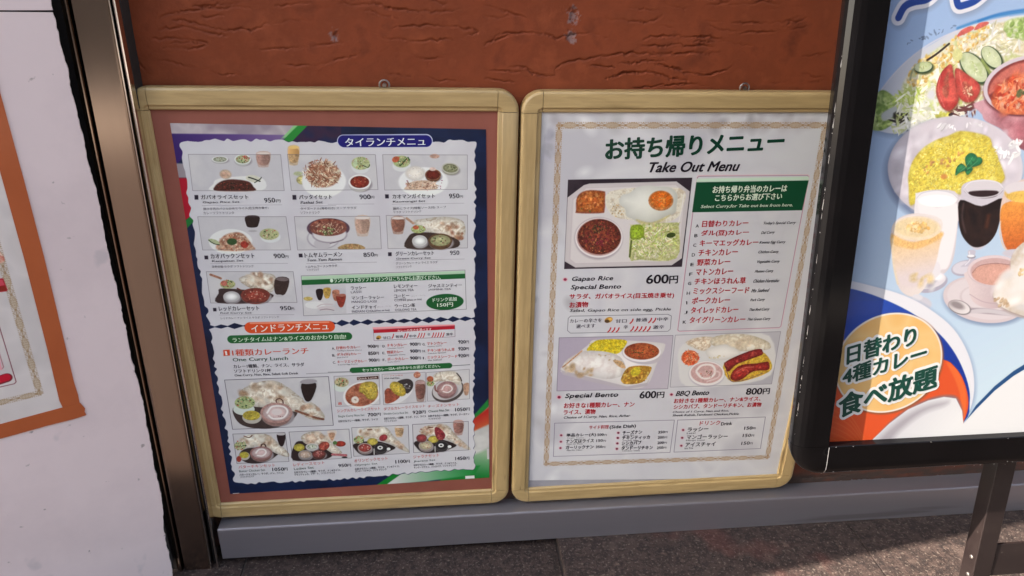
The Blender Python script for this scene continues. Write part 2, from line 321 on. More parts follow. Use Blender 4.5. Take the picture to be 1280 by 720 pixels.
WALL_CRACKS=[[(0.0751,0.9957),(0.118,0.9931),(0.1651,0.9828),(0.2146,0.9849),(0.2653,0.9962),(0.3153,0.9979)],[(0.0626,0.979),(0.1167,0.9845),(0.1784,0.9719)],[(0.1861,0.9554),(0.251,0.9557),(0.3119,0.9588),(0.3839,0.9686)],[(0.0453,0.9354),(0.0739,0.9307),(0.1168,0.9212),(0.1703,0.9116),(0.2312,0.9131)],[(0.0408,0.9644),(0.0899,0.9688),(0.1375,0.9607),(0.1118,0.9531),(0.0536,0.9549)],[(0.1636,0.9136),(0.1747,0.8985)],[(0.2333,0.9322),(0.2887,0.9277),(0.3301,0.9331),(0.372,0.9436),(0.4142,0.959)],[(0.3925,0.9834),(0.4159,0.9911),(0.4414,0.99),(0.4983,0.9957),(0.5502,0.9915),(0.5816,0.986),(0.5501,0.9756),(0.4976,0.97),(0.456,0.9695),(0.415,0.9749),(0.3924,0.9825)],[(0.338,1.0306),(0.3773,1.0228),(0.4077,1.0261),(0.4478,1.0182),(0.4886,1.0164),(0.5194,1.0145),(0.5608,1.0176)],[(0.1218,1.0175),(0.1704,1.0207),(0.2101,1.0284)],[(0.414,0.9565),(0.4552,0.9494),(0.4916,0.9397),(0.5445,0.9427)],[(0.4969,0.9423),(0.4972,0.9141)],[(0.5923,0.961),(0.6029,0.9712),(0.6453,0.9818)],[(0.5815,1.03),(0.6234,1.0186),(0.6658,1.007)],[(0.3595,0.913),(0.438,0.9136),(0.571,0.9016)],[(0.0707,0.998),(0.0763,1.0028),(0.1355,1.0131),(0.2282,1.017)],[(0.0227,0.9449),(0.0369,0.9156),(0.0638,0.8998)],[(0.2481,1.0196),(0.2783,1.0258),(0.3176,1.0236)],[(0.5849,1.0082),(0.6164,1.0062),(0.6426,1.014)],[(0.5851,0.9609),(0.6062,0.9763),(0.6433,0.9843),(0.6915,0.9824),(0.7132,0.9777),(0.7616,0.9843),(0.8002,0.9788),(0.8175,0.9687)],[(0.6172,0.9537),(0.6147,0.9409),(0.6229,0.9306),(0.6663,0.9284),(0.6776,0.9181),(0.7107,0.9131),(0.7183,0.9289),(0.7371,0.9369),(0.8025,0.9479),(0.8688,0.9538),(0.936,0.9555)],[(0.7754,1.021),(0.7979,1.009),(0.8364,1.0035),(0.8853,1.0093),(0.8972,1.0155),(0.892,1.0229),(0.8506,1.0272),(0.8174,1.035)],[(0.8455,0.9639),(0.8775,0.9772),(0.9326,0.983),(1.0008,0.9787),(1.0597,0.9663),(1.085,0.9534)],[(0.8565,0.9651),(0.9402,0.9671),(1.0142,0.9648)],[(0.852,0.9536),(0.9249,0.9533),(1.0269,0.9565)],[(0.8698,0.9433),(0.9163,0.9306),(0.9807,0.9177),(1.0306,0.9316),(1.0632,0.9452)],[(0.954,1.0339),(1.0313,1.0377),(1.099,1.0363),(1.1738,1.0325)],[(0.9625,1.0114),(1.0192,1.0072),(1.0761,1.0055),(1.1326,1.0089),(1.1879,1.02)],[(0.9723,1.0014),(1.0328,0.992),(1.1126,0.9931),(1.1791,1.007)],[(1.1086,0.951),(1.1668,0.9527),(1.2294,0.9629)],[(1.1052,0.9376),(1.1482,0.9272),(1.1977,0.9166),(1.2336,0.9169)],[(0.7837,0.9003),(0.833,0.9166),(0.8833,0.9213),(0.9416,0.9094),(0.9768,0.9042)],[(0.8461,0.8953),(0.9426,0.9013),(1.0127,0.8962)],[(1.0702,0.9021),(1.1283,0.9068),(1.1877,0.9072),(1.2348,0.9114)],[(1.1241,0.9932),(1.1316,1.014),(1.1644,1.0222)],[(0.882,1.0401),(0.9274,1.026),(0.9488,1.0313)],[(1.3285,0.0263),(1.4098,0.0154),(1.5092,0.018),(1.6082,0.0267),(1.7106,0.0264),(1.808,0.0294)],[(1.4156,-0.012),(1.4655,-0.0105),(1.5676,-0.0134)],[(1.7335,-0.0167),(1.7317,0.0073),(1.7439,0.0185),(1.8037,0.0267)],[(1.504,-0.0022),(1.5048,0.0154),(1.5173,0.0263)],[(1.5769,-0.0098),(1.6466,-0.0023),(1.722,-0.013)],[(1.3363,0.0113),(1.3927,0.0018),(1.4722,0.0045)]]
# ------------------------------------------------------------------ materials
M = {}
M['plaster'] = noise_mat('plaster', [(0.1391, 0.0315, 0.0114), (0.2199, 0.0492, 0.0168), (0.1885, 0.0426, 0.0145), (0.2513, 0.0603, 0.0214)], 12, .66, bump=.6, bscale=210, coord='World', bdist=.0010)
M['wood'] = noise_mat('wood', [(0.2970, 0.2040, 0.0817), (0.4770, 0.3400, 0.1505), (0.3870, 0.2720, 0.1161), (0.5130, 0.3782, 0.1806)], 40, .38, bump=.35, bscale=150, stretch=(.09, 1, 1), bdist=.0007, rvar=.1, specks=[(16, .60, (.23, .155, .07), .5), (5, .60, (.62, .50, .30), .35), (90, .68, (.16, .10, .04), .6)])
M['wood_v'] = noise_mat('wood_upright', [(0.2970, 0.2040, 0.0817), (0.4770, 0.3400, 0.1505), (0.3870, 0.2720, 0.1161), (0.5130, 0.3782, 0.1806)], 40, .38, bump=.35, bscale=150, stretch=(1, 1, .09), bdist=.0007, rvar=.1, specks=[(16, .60, (.23, .155, .07), .5), (5, .60, (.62, .50, .30), .35), (90, .68, (.16, .10, .04), .6)])
M['mat_brown'] = noise_mat('brown_backing', [(0.2400, 0.0731, 0.0468), (0.2880, 0.0903, 0.0608)], 12, .55, bump=.2, bscale=90, bdist=.0005)
M['mat_grey'] = noise_mat('grey_backing', [(0.2850, 0.2850, 0.3150), (0.3900, 0.3900, 0.4125)], 12, .5)
M['dark'] = mat('dark_gap', (.012, .010, .010), .7)
M['steel'] = noise_mat('brushed_steel', [(0.2554, 0.1950, 0.1540), (0.3629, 0.2820, 0.2255), (0.3091, 0.2400, 0.1898)], 3, .16, 1., bump=.10, bscale=300, stretch=(1, 1, .02), rvar=.07, bdist=.0003, specks=[(40, .66, (.2, .15, .12), .5)])
M['steel_edge'] = mat('polished_steel_edge', (.72, .66, .60), .16, 1.)
M['alu'] = noise_mat('anodised_aluminium', [(0.3264, 0.3143, 0.3432), (0.3998, 0.3859, 0.4185)], 4, .36, .75, bump=.06, bscale=200, stretch=(.05, 1, 1), rvar=.05, bdist=.0003, specks=[(22, .64, (.20, .18, .18), .5), (3, .6, (.30, .29, .29), .4)])
M['panel'] = noise_mat('white_painted_panel', [(0.6800, 0.5642, 0.5461), (0.8000, 0.6689, 0.6407), (0.7600, 0.6370, 0.6106)], 2.2, .5, bump=.25, bscale=30, bdist=.0015, specks=[(55, .70, (.30, .25, .22), .8), (14, .66, (.46, .42, .42), .4)])
M['tape'] = noise_mat('brown_packing_tape', [(.40, .085, .020), (.48, .11, .028)], 9, .38, coat=.3, bump=.2, bscale=40, bdist=.0005)
M['black'] = noise_mat('black_gloss_frame', [(.0016, .0016, .0018), (.003, .0026, .0028)], 10, .11, 0, coat=0., rvar=.03, specks=[(150, .90, (.25, .24, .23), .6)])
M['legmetal'] = noise_mat('dark_bronze_metal', [(.009, .006, .006), (.017, .012, .011)], 20, .30, .0, bump=.15, bscale=120, bdist=.0004, specks=[(80, .70, (.14, .12, .11), .6)])
M['screw'] = mat('zinc_screw', (.33, .30, .28), .42, 1.)
M['rubber'] = noise_mat('black_rubber', [(.010, .009, .009), (.022, .018, .016)], 30, .7, bump=.4, bscale=90)
M['tile'] = noise_mat('flamed_granite', [(0.0085, 0.0058, 0.0050), (0.0510, 0.0338, 0.0288), (0.0204, 0.0137, 0.0122), (0.0892, 0.0598, 0.0490)], 34, .8, bump=1., bscale=150, coord='World', bdist=.0025, detail=12, specks=[(170, .59, (.15, .12, .10), .55), (80, .56, (.014, .010, .010), .6), (11, .62, (.085, .06, .05), .45), (5, .66, (.10, .032, .026), .35)])
M['grout'] = mat('grout', (.10, .085, .075), .9)
M['ground'] = noise_mat('street_asphalt', [(.20, .175, .15), (.30, .265, .235)], 30, .9, coord='World')

for k_, v_ in (('black', .12), ('plaster', .22), ('tile', .3)): M[k_].node_tree.nodes['Principled BSDF'].inputs['Specular IOR Level'].default_value = v_
# ------------------------------------------------------------------ ground and paving
FZ = -.0935
gr = meshobj('ground', [(-60, -80, FZ - .05), (60, -80, FZ - .05), (60, 60, FZ - .05), (-60, 60, FZ - .05)], [(0, 1, 2, 3)], M['ground']); tag(gr, kind='structure')
pv = meshobj('pavement', *box(-3.6, 5.4, -4.3, .4, FZ - .048, FZ - .0285), M['grout']); tag(pv, kind='structure')
TP = .69; tile_me = None; k = 0
for i in range(-5, 6):
    for j in range(0, 6):
        x0 = .7616 + i * TP; y1 = .25 - j * TP
        if tile_me is None:
            V, F = box(.0012, TP - .0012, -TP + .0012, -.0012, -.0285, 0); o = meshobj('paving_tile', V, F, M['tile']); b = o.modifiers.new('bevel', 'BEVEL'); b.width = .0015; b.segments = 1; tile_me = o.data
        else:
            o = bpy.data.objects.new('paving_tile', tile_me); col.objects.link(o); b = o.modifiers.new('bevel', 'BEVEL'); b.width = .0015; b.segments = 1
        o.parent = pv; o.location = (x0, y1, FZ + .0007 * math.sin(i * 5.1 + j * 3.3) - (.0135 if i < 0 else 0))   # the door threshold lies lower
        if i < 0: o.location.z -= .012

# ------------------------------------------------------------------ plaster wall with torn horizontal ridges
def build_wall():
    xs = np.concatenate([np.arange(-.9, -.06, .03), np.arange(-.06, 1.30, .0018), np.arange(1.30, 1.9, .004), np.arange(1.9, 2.3, .008), np.arange(2.3, 4.2, .05)])
    zs = np.concatenate([np.arange(-.06, .05, .0025), np.arange(.05, .86, .02), np.arange(.86, 1.10, .0016), np.arange(1.10, 1.6, .006), np.arange(1.6, 3.6, .05)])
    nx, nz = len(xs), len(zs); X, Z = np.meshgrid(xs, zs); H = (vnoise(X * 1000, Z * 1300, 170, 1) - .5) * .0045 + (vnoise(X * 1000, Z * 1500, 45, 2) - .5) * .0009 + (vnoise(X * 1000, Z * 1200, 8, 3) - .5) * .0005
    lines = [np.array(l) for l in WALL_CRACKS]
    wr = np.random.default_rng(21)
    for q in range(120):       # the same kind of ridge all over the wall
        x, z = wr.uniform(-.1, 2.3), (wr.uniform(1.15, 1.62) if q % 3 else wr.uniform(-.05, .05)); L = wr.uniform(.08, .42); n = 7; sl = wr.normal() * .05; bow = wr.normal() * .012
        lines.append(np.array([(x + L * t, z + sl * L * t + bow * math.sin(3.14 * t) + wr.normal() * .0015) for t in np.linspace(0, 1, n)]))
    for q in range(40):
        x, z = wr.uniform(-.05, 1.5), wr.uniform(.90, 1.15); L = wr.uniform(.03, .13); sl = wr.normal() * .12
        lines.append(np.array([(x + L * t, z + sl * L * t + wr.normal() * .002) for t in np.linspace(0, 1, 5)]))
    for li, P in enumerate(lines):
        Q = crspline(P, 8, False) if len(P) > 2 else P; out = []
        for a, b in zip(Q[:-1], Q[1:]):
            n = max(1, int(np.hypot(*(b - a)) / .0016))
            for t in range(n): out.append(a + (b - a) * t / n)
        wob = 0; dep = .0037 if li < len(WALL_CRACKS) else .0020; N = len(out); ph = wr.random() * 6; side = 1 if wr.random() < .6 else -1
        for i, p in enumerate(out):
            wob = wob * .85 + wr.normal() * .0008; x, z = p[0] + wr.normal() * .0005, p[1] + wob
            e = min(1, 4 * min(i, N - i) / N) * (.65 + .35 * math.sin(i * .13 + ph)); r = .00105 * (.7 + wr.random() * .9)
            i0, i1 = np.searchsorted(xs, (x - .012, x + .012)); j0, j1 = np.searchsorted(zs, (z - .014, z + .014))
            if i1 - i0 < 2 or j1 - j0 < 2: continue
            dx = X[j0:j1, i0:i1] - x; dz = Z[j0:j1, i0:i1] - z; g = -dep * e * np.exp(-(dx * dx + dz * dz) / (r * r)); lip = .0005 * e * np.exp(-((dx) ** 2 + (dz - side * .0042) ** 2) / (.0034 ** 2))
            H[j0:j1, i0:i1] = np.where(g < -.0004, np.minimum(H[j0:j1, i0:i1], g), H[j0:j1, i0:i1] + lip * .10)
    for cx, cz, r in ((0.3439, 0.9754, .004), (0.7434, 1.0138, .0075), (0.7412, 0.9791, .006)):   # chipped spots
        D = np.hypot(X - cx, (Z - cz) * .7) + (vnoise(X * 1000, Z * 1000, 7, 4) - .5) * .012; H += np.where(D < r, -.0022, 0)
    V = np.stack([X.ravel(), .0285 - H.ravel(), Z.ravel()], 1); idx = np.arange(nx * nz).reshape(nz, nx)
    F = np.stack([idx[:-1, :-1].ravel(), idx[:-1, 1:].ravel(), idx[1:, 1:].ravel(), idx[1:, :-1].ravel()], 1)
    root = empty('plaster_wall', (0, 0, 0)); tag(root, 'orange brown rough plaster wall with torn horizontal ridges behind the menu boards', 'wall')
    o = trimesh('plaster_face', V, F, None, [M['plaster']], root); o.data.polygons.foreach_set('use_smooth', [True] * len(o.data.polygons))
    at = o.data.color_attributes.new('chip_and_base', 'FLOAT_COLOR', 'POINT'); wmask = np.zeros(nx * nz)
    for cx, cz, r in ((0.3439, 0.9754, .004), (0.7434, 1.0138, .0075), (0.7412, 0.9791, .006)):
        D = np.hypot(X - cx, (Z - cz) * .75) + (vnoise(X * 1000, Z * 1000, 4, 5) - .5) * .017; wmask = np.maximum(wmask, np.clip((r * 1.5 - D) / .003, 0, 1).ravel() * .5 * (vnoise(X * 1000, Z * 1000, 3, 2) > .4).ravel())
    ca = np.zeros((nx * nz, 4), np.float32); ca[:, 0] = wmask; ca[:, 1] = (np.clip((.055 - Z) / .05, 0, 1) * np.clip(.35 + 1.1 * vnoise(X * 1000, Z * 3000, 30, 6), 0, 1)).ravel(); ca[:, 3] = 1; at.data.foreach_set('color', ca.ravel())  # first channel greys the chips, second darkens towards the wall's bottom
    nt = M['plaster'].node_tree; b = nt.nodes['Principled BSDF']; lk = b.inputs['Base Color'].links[0]; s0 = lk.from_socket; a = node(nt, 'ShaderNodeAttribute', attribute_name='chip_and_base'); sp = node(nt, 'ShaderNodeSeparateColor'); mx = node(nt, 'ShaderNodeMixRGB')
    nt.links.new(a.outputs['Color'], sp.inputs[0]); nt.links.new(sp.outputs[0], mx.inputs[0]); nt.links.new(s0, mx.inputs[1]); mx.inputs[2].default_value = (.24, .21, .21, 1); m2 = node(nt, 'ShaderNodeMixRGB'); nt.links.new(sp.outputs[1], m2.inputs[0]); nt.links.new(mx.outputs[0], m2.inputs[1]); m2.inputs[2].default_value = (.060, .042, .034, 1); nt.links.new(m2.outputs[0], b.inputs['Base Color'])
    boxobj('wall_core', -1.2, 6.0, .045, .35, FZ - .02, 3.6, M['plaster'], root)
build_wall()

# ------------------------------------------------------------------ added shade canopy overhead and the unseen building across the street
cn = empty('shade_canopy', (1.5, 0, 2.06)); tag(cn, 'unseen dark canopy added above the plaster wall to shade it', 'canopy')
boxobj('shade_soffit', -2.4, 2.6, -.44 , .12, 0, .05, noise_mat('shade_canopy_paint', [(.05, .042, .04), (.07, .06, .055)], 6, .6), cn)  # out of view; added to darken the wall top, floor and pillar reflections
boxobj('shade_fascia', -2.4, 2.6, -.47, -.4405, -.03, .22, M['legmetal'], cn)
ob = empty('opposite_building', (0, -7, FZ)); tag(ob, 'unseen dark brown building across the street facing the menu boards', 'building')  # out of view; height and dark tone set to darken the reflections
boxobj('facade', -14, 16, -3, 0, 0, 5.6, noise_mat('render_brown', [(0.0495, 0.0383, 0.0315), (0.0675, 0.0518, 0.0428)], 1.2, .8), ob)
gl = mat('window_glass', (.03, .035, .04), .08, 0)
for fl_ in range(2):
    for kx in range(9):
        wv = boxobj('window', -13 + kx * 3.2, -13 + kx * 3.2 + 1.5, .003, .05, 1.1 + fl_ * 2.7, 2.5 + fl_ * 2.7, M['alu'], ob); wv.matrix_parent_inverse = Matrix.Identity(4)
        boxobj('pane', -13 + kx * 3.2 + .06, -13 + kx * 3.2 + 1.44, .051, .056, 1.16 + fl_ * 2.7, 2.44 + fl_ * 2.7, gl, wv)

# ------------------------------------------------------------------ aluminium ledge along the foot of the wall
lg = empty('metal_ledge', (.03, -.018, FZ)); tag(lg, 'grey aluminium ledge along the foot of the plaster wall', 'ledge')
prof = [(-.0181, FZ), (-.0181, -.0138 - .0035), (-.0170, -.0138 - .001), (-.0150, -.0138), (.034, -.0138 + .0015), (.034, FZ)]
V = []; F = []
XS = [.03, 4.2]
for x in XS: V += [(x - .03, y + .018, z - FZ) for y, z in prof]
n = len(prof)
for i in range(n): F.append((i, (i + 1) % n, n + (i + 1) % n, n + i))
F += [tuple(range(n)), tuple(n + i for i in range(n))[::-1]]
meshobj('ledge_profile', V, F, M['alu'], lg)

# ------------------------------------------------------------------ steel pillar left of the boards
PS = .013; pz = lambda x: x - PS * .54      # slight side lean: positions are read at mid height
pil = empty('steel_pillar', (0, 0, 0)); tag(pil, 'brushed stainless steel door pillar between the white panel and the left menu board', 'pillar')
Z1 = 2.04
def pp(pts): return [(pz(x), y) for x, y in pts]
extrude_profile('pillar_face', pp([(-.0448, .05), (-.0448, -.012), (-.0440, -.0175), (-.0425, -.0195), (.0066, -.0200), (.0092, -.0185), (.0100, -.015), (.0100, .05)]), FZ - .027, Z1, M['steel'], pil, PS)
extrude_profile('corner_bead', pp([(.0103, -.0205), (.0118, -.0216), (.0132, -.0205), (.0134, -.013), (.0103, -.013)]), FZ - .027, Z1, M['steel_edge'], pil, PS)
extrude_profile('groove_lining', pp([(.0136, -.004), (.0222, -.004), (.0222, .05), (.0136, .05)]), FZ - .027, Z1, M['rubber'], pil, PS)
extrude_profile('side_flange', pp([(.0225, -.014), (.0238, -.0205), (.0256, -.0215), (.0272, -.0200), (.0278, -.014), (.0278, .05), (.0225, .05)]), FZ - .027, Z1, M['steel_edge'], pil, PS * .5)
extrude_profile('trim_groove', pp([(-.0470, -.006), (-.0451, -.006), (-.0451, .05), (-.0470, .05)]), FZ - .027, Z1, M['rubber'], pil, PS)
extrude_profile('door_trim', pp([(-.0605, .05), (-.0605, -.014), (-.0590, -.0175), (-.0530, -.0185), (-.0518, -.0225), (-.0500, -.0242), (-.0480, -.0235), (-.0472, -.0200), (-.0472, .05)]), FZ - .027, Z1, M['steel'], pil, PS)
extrude_profile('rubber_seal', pp([(-.095, .05), (-.095, -.004), (-.070, -.010), (-.0607, -.012), (-.0607, .05)]), FZ - .027, Z1, M['rubber'], pil, PS)

# ------------------------------------------------------------------ white panel standing out towards the street
YAW = R(27)
PO = Vector((-0.09064, -0.06, 0.0))
PM = Matrix.Translation(PO) @ Matrix.Rotation(YAW, 4, 'Z')
wp = empty('white_partition', mtx=PM); tag(wp, 'white painted partition panel with a ragged dark right edge, left of the pillar', 'panel')
def ragged_sheet(name, z0, z1, right, y0, thick, m, parent, seed, slope=0.):
    """tall sheet whose right edge is chipped; local x to the left is negative"""
    r_ = np.random.default_rng(seed); zs = np.arange(z0, z1, .006); zs = np.append(zs, z1); V = []; F = []; wv = 0
    for i, z in enumerate(zs):
        wv = wv * .93 + r_.normal() * .0006; xr = right(z) + wv + (r_.random() - .5) * .0012
        s_ = slope if i in (0, len(zs) - 1) else 0
        for x, dy in ((-.852, 0), (xr, 0), (xr + .001, thick), (-.852, thick)): V.append((x, y0 + dy, z + s_ * x))
    for i in range(len(zs) - 1):
        for k in range(4): F.append((i * 4 + k, i * 4 + (k + 1) % 4, i * 4 + 4 + (k + 1) % 4, i * 4 + 4 + k))
    F.append((3, 2, 1, 0)); F.append(tuple(len(V) - 4 + i for i in range(4)))
    return meshobj(name, V, F, m, parent)
edge = lambda z: .0412 if z > .2 else .0412 - (.2 - z) * .045
ragged_sheet('panel_sheet', FZ - .023, 1.0105, edge, 0., .006, M['panel'], wp, 5, -.02)
ragged_sheet('panel_sheet', 1.0135, 3.6, lambda z: .0400, .0, .006, M['panel'], wp, 9, -.02)
boxobj('panel_core', -.853, .034, .0062, .05, FZ, 3.6, M['rubber'], wp)
boxobj('end_cap', -.867, -.8532, -.004, .055, FZ, 3.6, M['panel'], wp, .002)

# taped menu sheet on it
tp = empty('taped_poster', mtx=PM @ Matrix.Translation((-.055, 0, .327))); tag(tp, 'cream paper menu with a scroll border fixed by brown tape to the white panel', 'poster')
S = Sheet(-470, 340, 400, 760, 1.1, PAPER_CREAM); S.paint([OPS_PN_BASE] + OPS_PN)
pmt = S.material('cream_menu_print', .5, .1)
off = Matrix.Translation((.055, 0, -.327))
sh = S.panel('paper_sheet', [(-462, 1090), (-72, 1090), (-76, 345), (-462, 347)], -.0012, pmt, tp); sh.matrix_parent_inverse = off
def strip(name, pts, depth, m, parent, seed, inv):
    r_ = random.Random(seed); V = []; n = len(pts)
    for x, z in pts: V.append((x / 1000, depth, z / 1000))
    for x, z in pts: V.append((x / 1000, depth + .0006, z / 1000))
    F = [tuple(range(n))[::-1], tuple(n + i for i in range(n))] + [(i, (i + 1) % n, n + (i + 1) % n, n + i) for i in range(n)]
    o = meshobj(name, V, F, m, parent); o.matrix_parent_inverse = inv; return o
strip('tape', [(-81, 356), (-54.5, 356), (-53.6, 372), (-54.6, 400), (-53.2, 470), (-51.5, 560), (-50.2, 640), (-50, 760), (-51, 900), (-50, 1095), (-78, 1095), (-77.5, 900), (-77.4, 640), (-80, 470), (-83, 370)], -.0020, M['tape'], tp, 1, off)
strip('tape', [(-470, 324), (-300, 325), (-180, 326), (-110, 327.5), (-70, 327), (-49, 328.5), (-50.5, 336), (-48.5, 343), (-53.5, 355.7), (-86, 355.7), (-180, 353.8), (-300, 352.6), (-470, 352)], -.0020, M['tape'], tp, 2, off)

strip('tape', [(-484, 353.5), (-455, 353.5), (-454, 600), (-456, 800), (-454, 1078), (-483, 1078), (-482, 800), (-485, 500)], -.0020, M['tape'], tp, 3, off)
strip('tape', [(-484, 1078.5), (-454, 1078.5), (-300, 1078), (-78.5, 1079), (-78.5, 1096), (-50, 1096), (-51, 1105), (-300, 1106), (-486, 1105)], -.0020, M['tape'], tp, 4, off)

# ------------------------------------------------------------------ menu boards
RAIL = .0369; BW = .65; BH = 0.8951
RP = [(0, .024), (0, .006), (.0012, .0028), (.0045, .0006), (.0085, 0), (.0275, .0), (.0292, .0012), (.0296, .0030), (.0350, .0034), (.0369, .0060), (.0369, .024)]   # (inwards, back)
def rail(name, along0, along1, side, m, parent):
    V = []; n = len(RP)
    for a in (along0, along1):
        for w_, d in RP:
            V.append({'b': (a, d, w_), 't': (a, d, BH - w_), 'l': (w_, d, a), 'r': (BW - w_, d, a)}[side])
    F = [(i, (i + 1) % n, n + (i + 1) % n, n + i) for i in range(n)] + [tuple(range(n)), tuple(n + i for i in range(n))[::-1]]
    o = meshobj(name, V, F, m, parent)
    return o
def corner(cx, cz, a0, m, parent):
    V = []; F = []; n = len(RP); K = 12
    for k in range(K + 1):
        a = R(a0 + 90 * k / K)
        for w_, d in RP: V.append((cx + (RAIL - w_) * math.cos(a) * .998, d - .0003 if 0 else d, cz + (RAIL - w_) * math.sin(a) * .998))
    for k in range(K):
        for i in range(n): F.append((k * n + i, k * n + (i + 1) % n, (k + 1) * n + (i + 1) % n, (k + 1) * n + i))
    F += [tuple(range(n)), tuple(K * n + i for i in range(n))[::-1]]
    return meshobj('corner_piece', V, F, m, parent)
def menu_board(name, loc, rot, label, backing, sheet, pm, corners, photos, texts, hook_x):
    root = empty(name, mtx=Matrix.Translation(loc) @ Matrix.Rotation(-rot, 4, 'Y')); tag(root, label, 'menu board', 'wooden framed menu boards on the wall')
    g = .0009
    rail('frame_rail', RAIL + g, BW - RAIL - g, 't', M['wood'], root); rail('frame_rail', RAIL + g, BW - RAIL - g, 'b', M['wood'], root)
    rail('frame_rail', RAIL + g, BH - RAIL - g, 'l', M['wood_v'], root); rail('frame_rail', RAIL + g, BH - RAIL - g, 'r', M['wood_v'], root)
    for cx, cz, a0 in ((RAIL, RAIL, 180), (BW - RAIL, RAIL, 270), (BW - RAIL, BH - RAIL, 0), (RAIL, BH - RAIL, 90)): corner(cx, cz, a0, M['wood'], root)
    boxobj('backing_board', RAIL - .004, BW - RAIL + .004, .0088, .023, RAIL - .004, BH - RAIL + .004, backing, root)
    po = sheet.panel('poster', corners, .0080, pm, root)
    for q in photos:
        o = sheet.panel('menu_photo', q, .00788, pm, po, .0001)
    lettering(texts, .0078, po)
    r = []
    for k in range(13):
        a = 2 * math.pi * k / 12; r.append((hook_x + .0085 * math.cos(a), .018, BH + .004 + .0085 * math.sin(a)))
    hr = tube('hanging_ring', r, .0016, M['screw'], root, 8)
    h2 = meshobj('ring_screw', [(hook_x + .0035 * math.cos(t) , y, BH + .004 + .0035 * math.sin(t)) for y in (.014, .024) for t in [k * math.pi / 4 for k in range(8)]], [tuple(range(8))[::-1], tuple(range(8, 16))] + [(k, (k + 1) % 8, 8 + (k + 1) % 8, 8 + k) for k in range(8)], M['screw'], root)
    return root
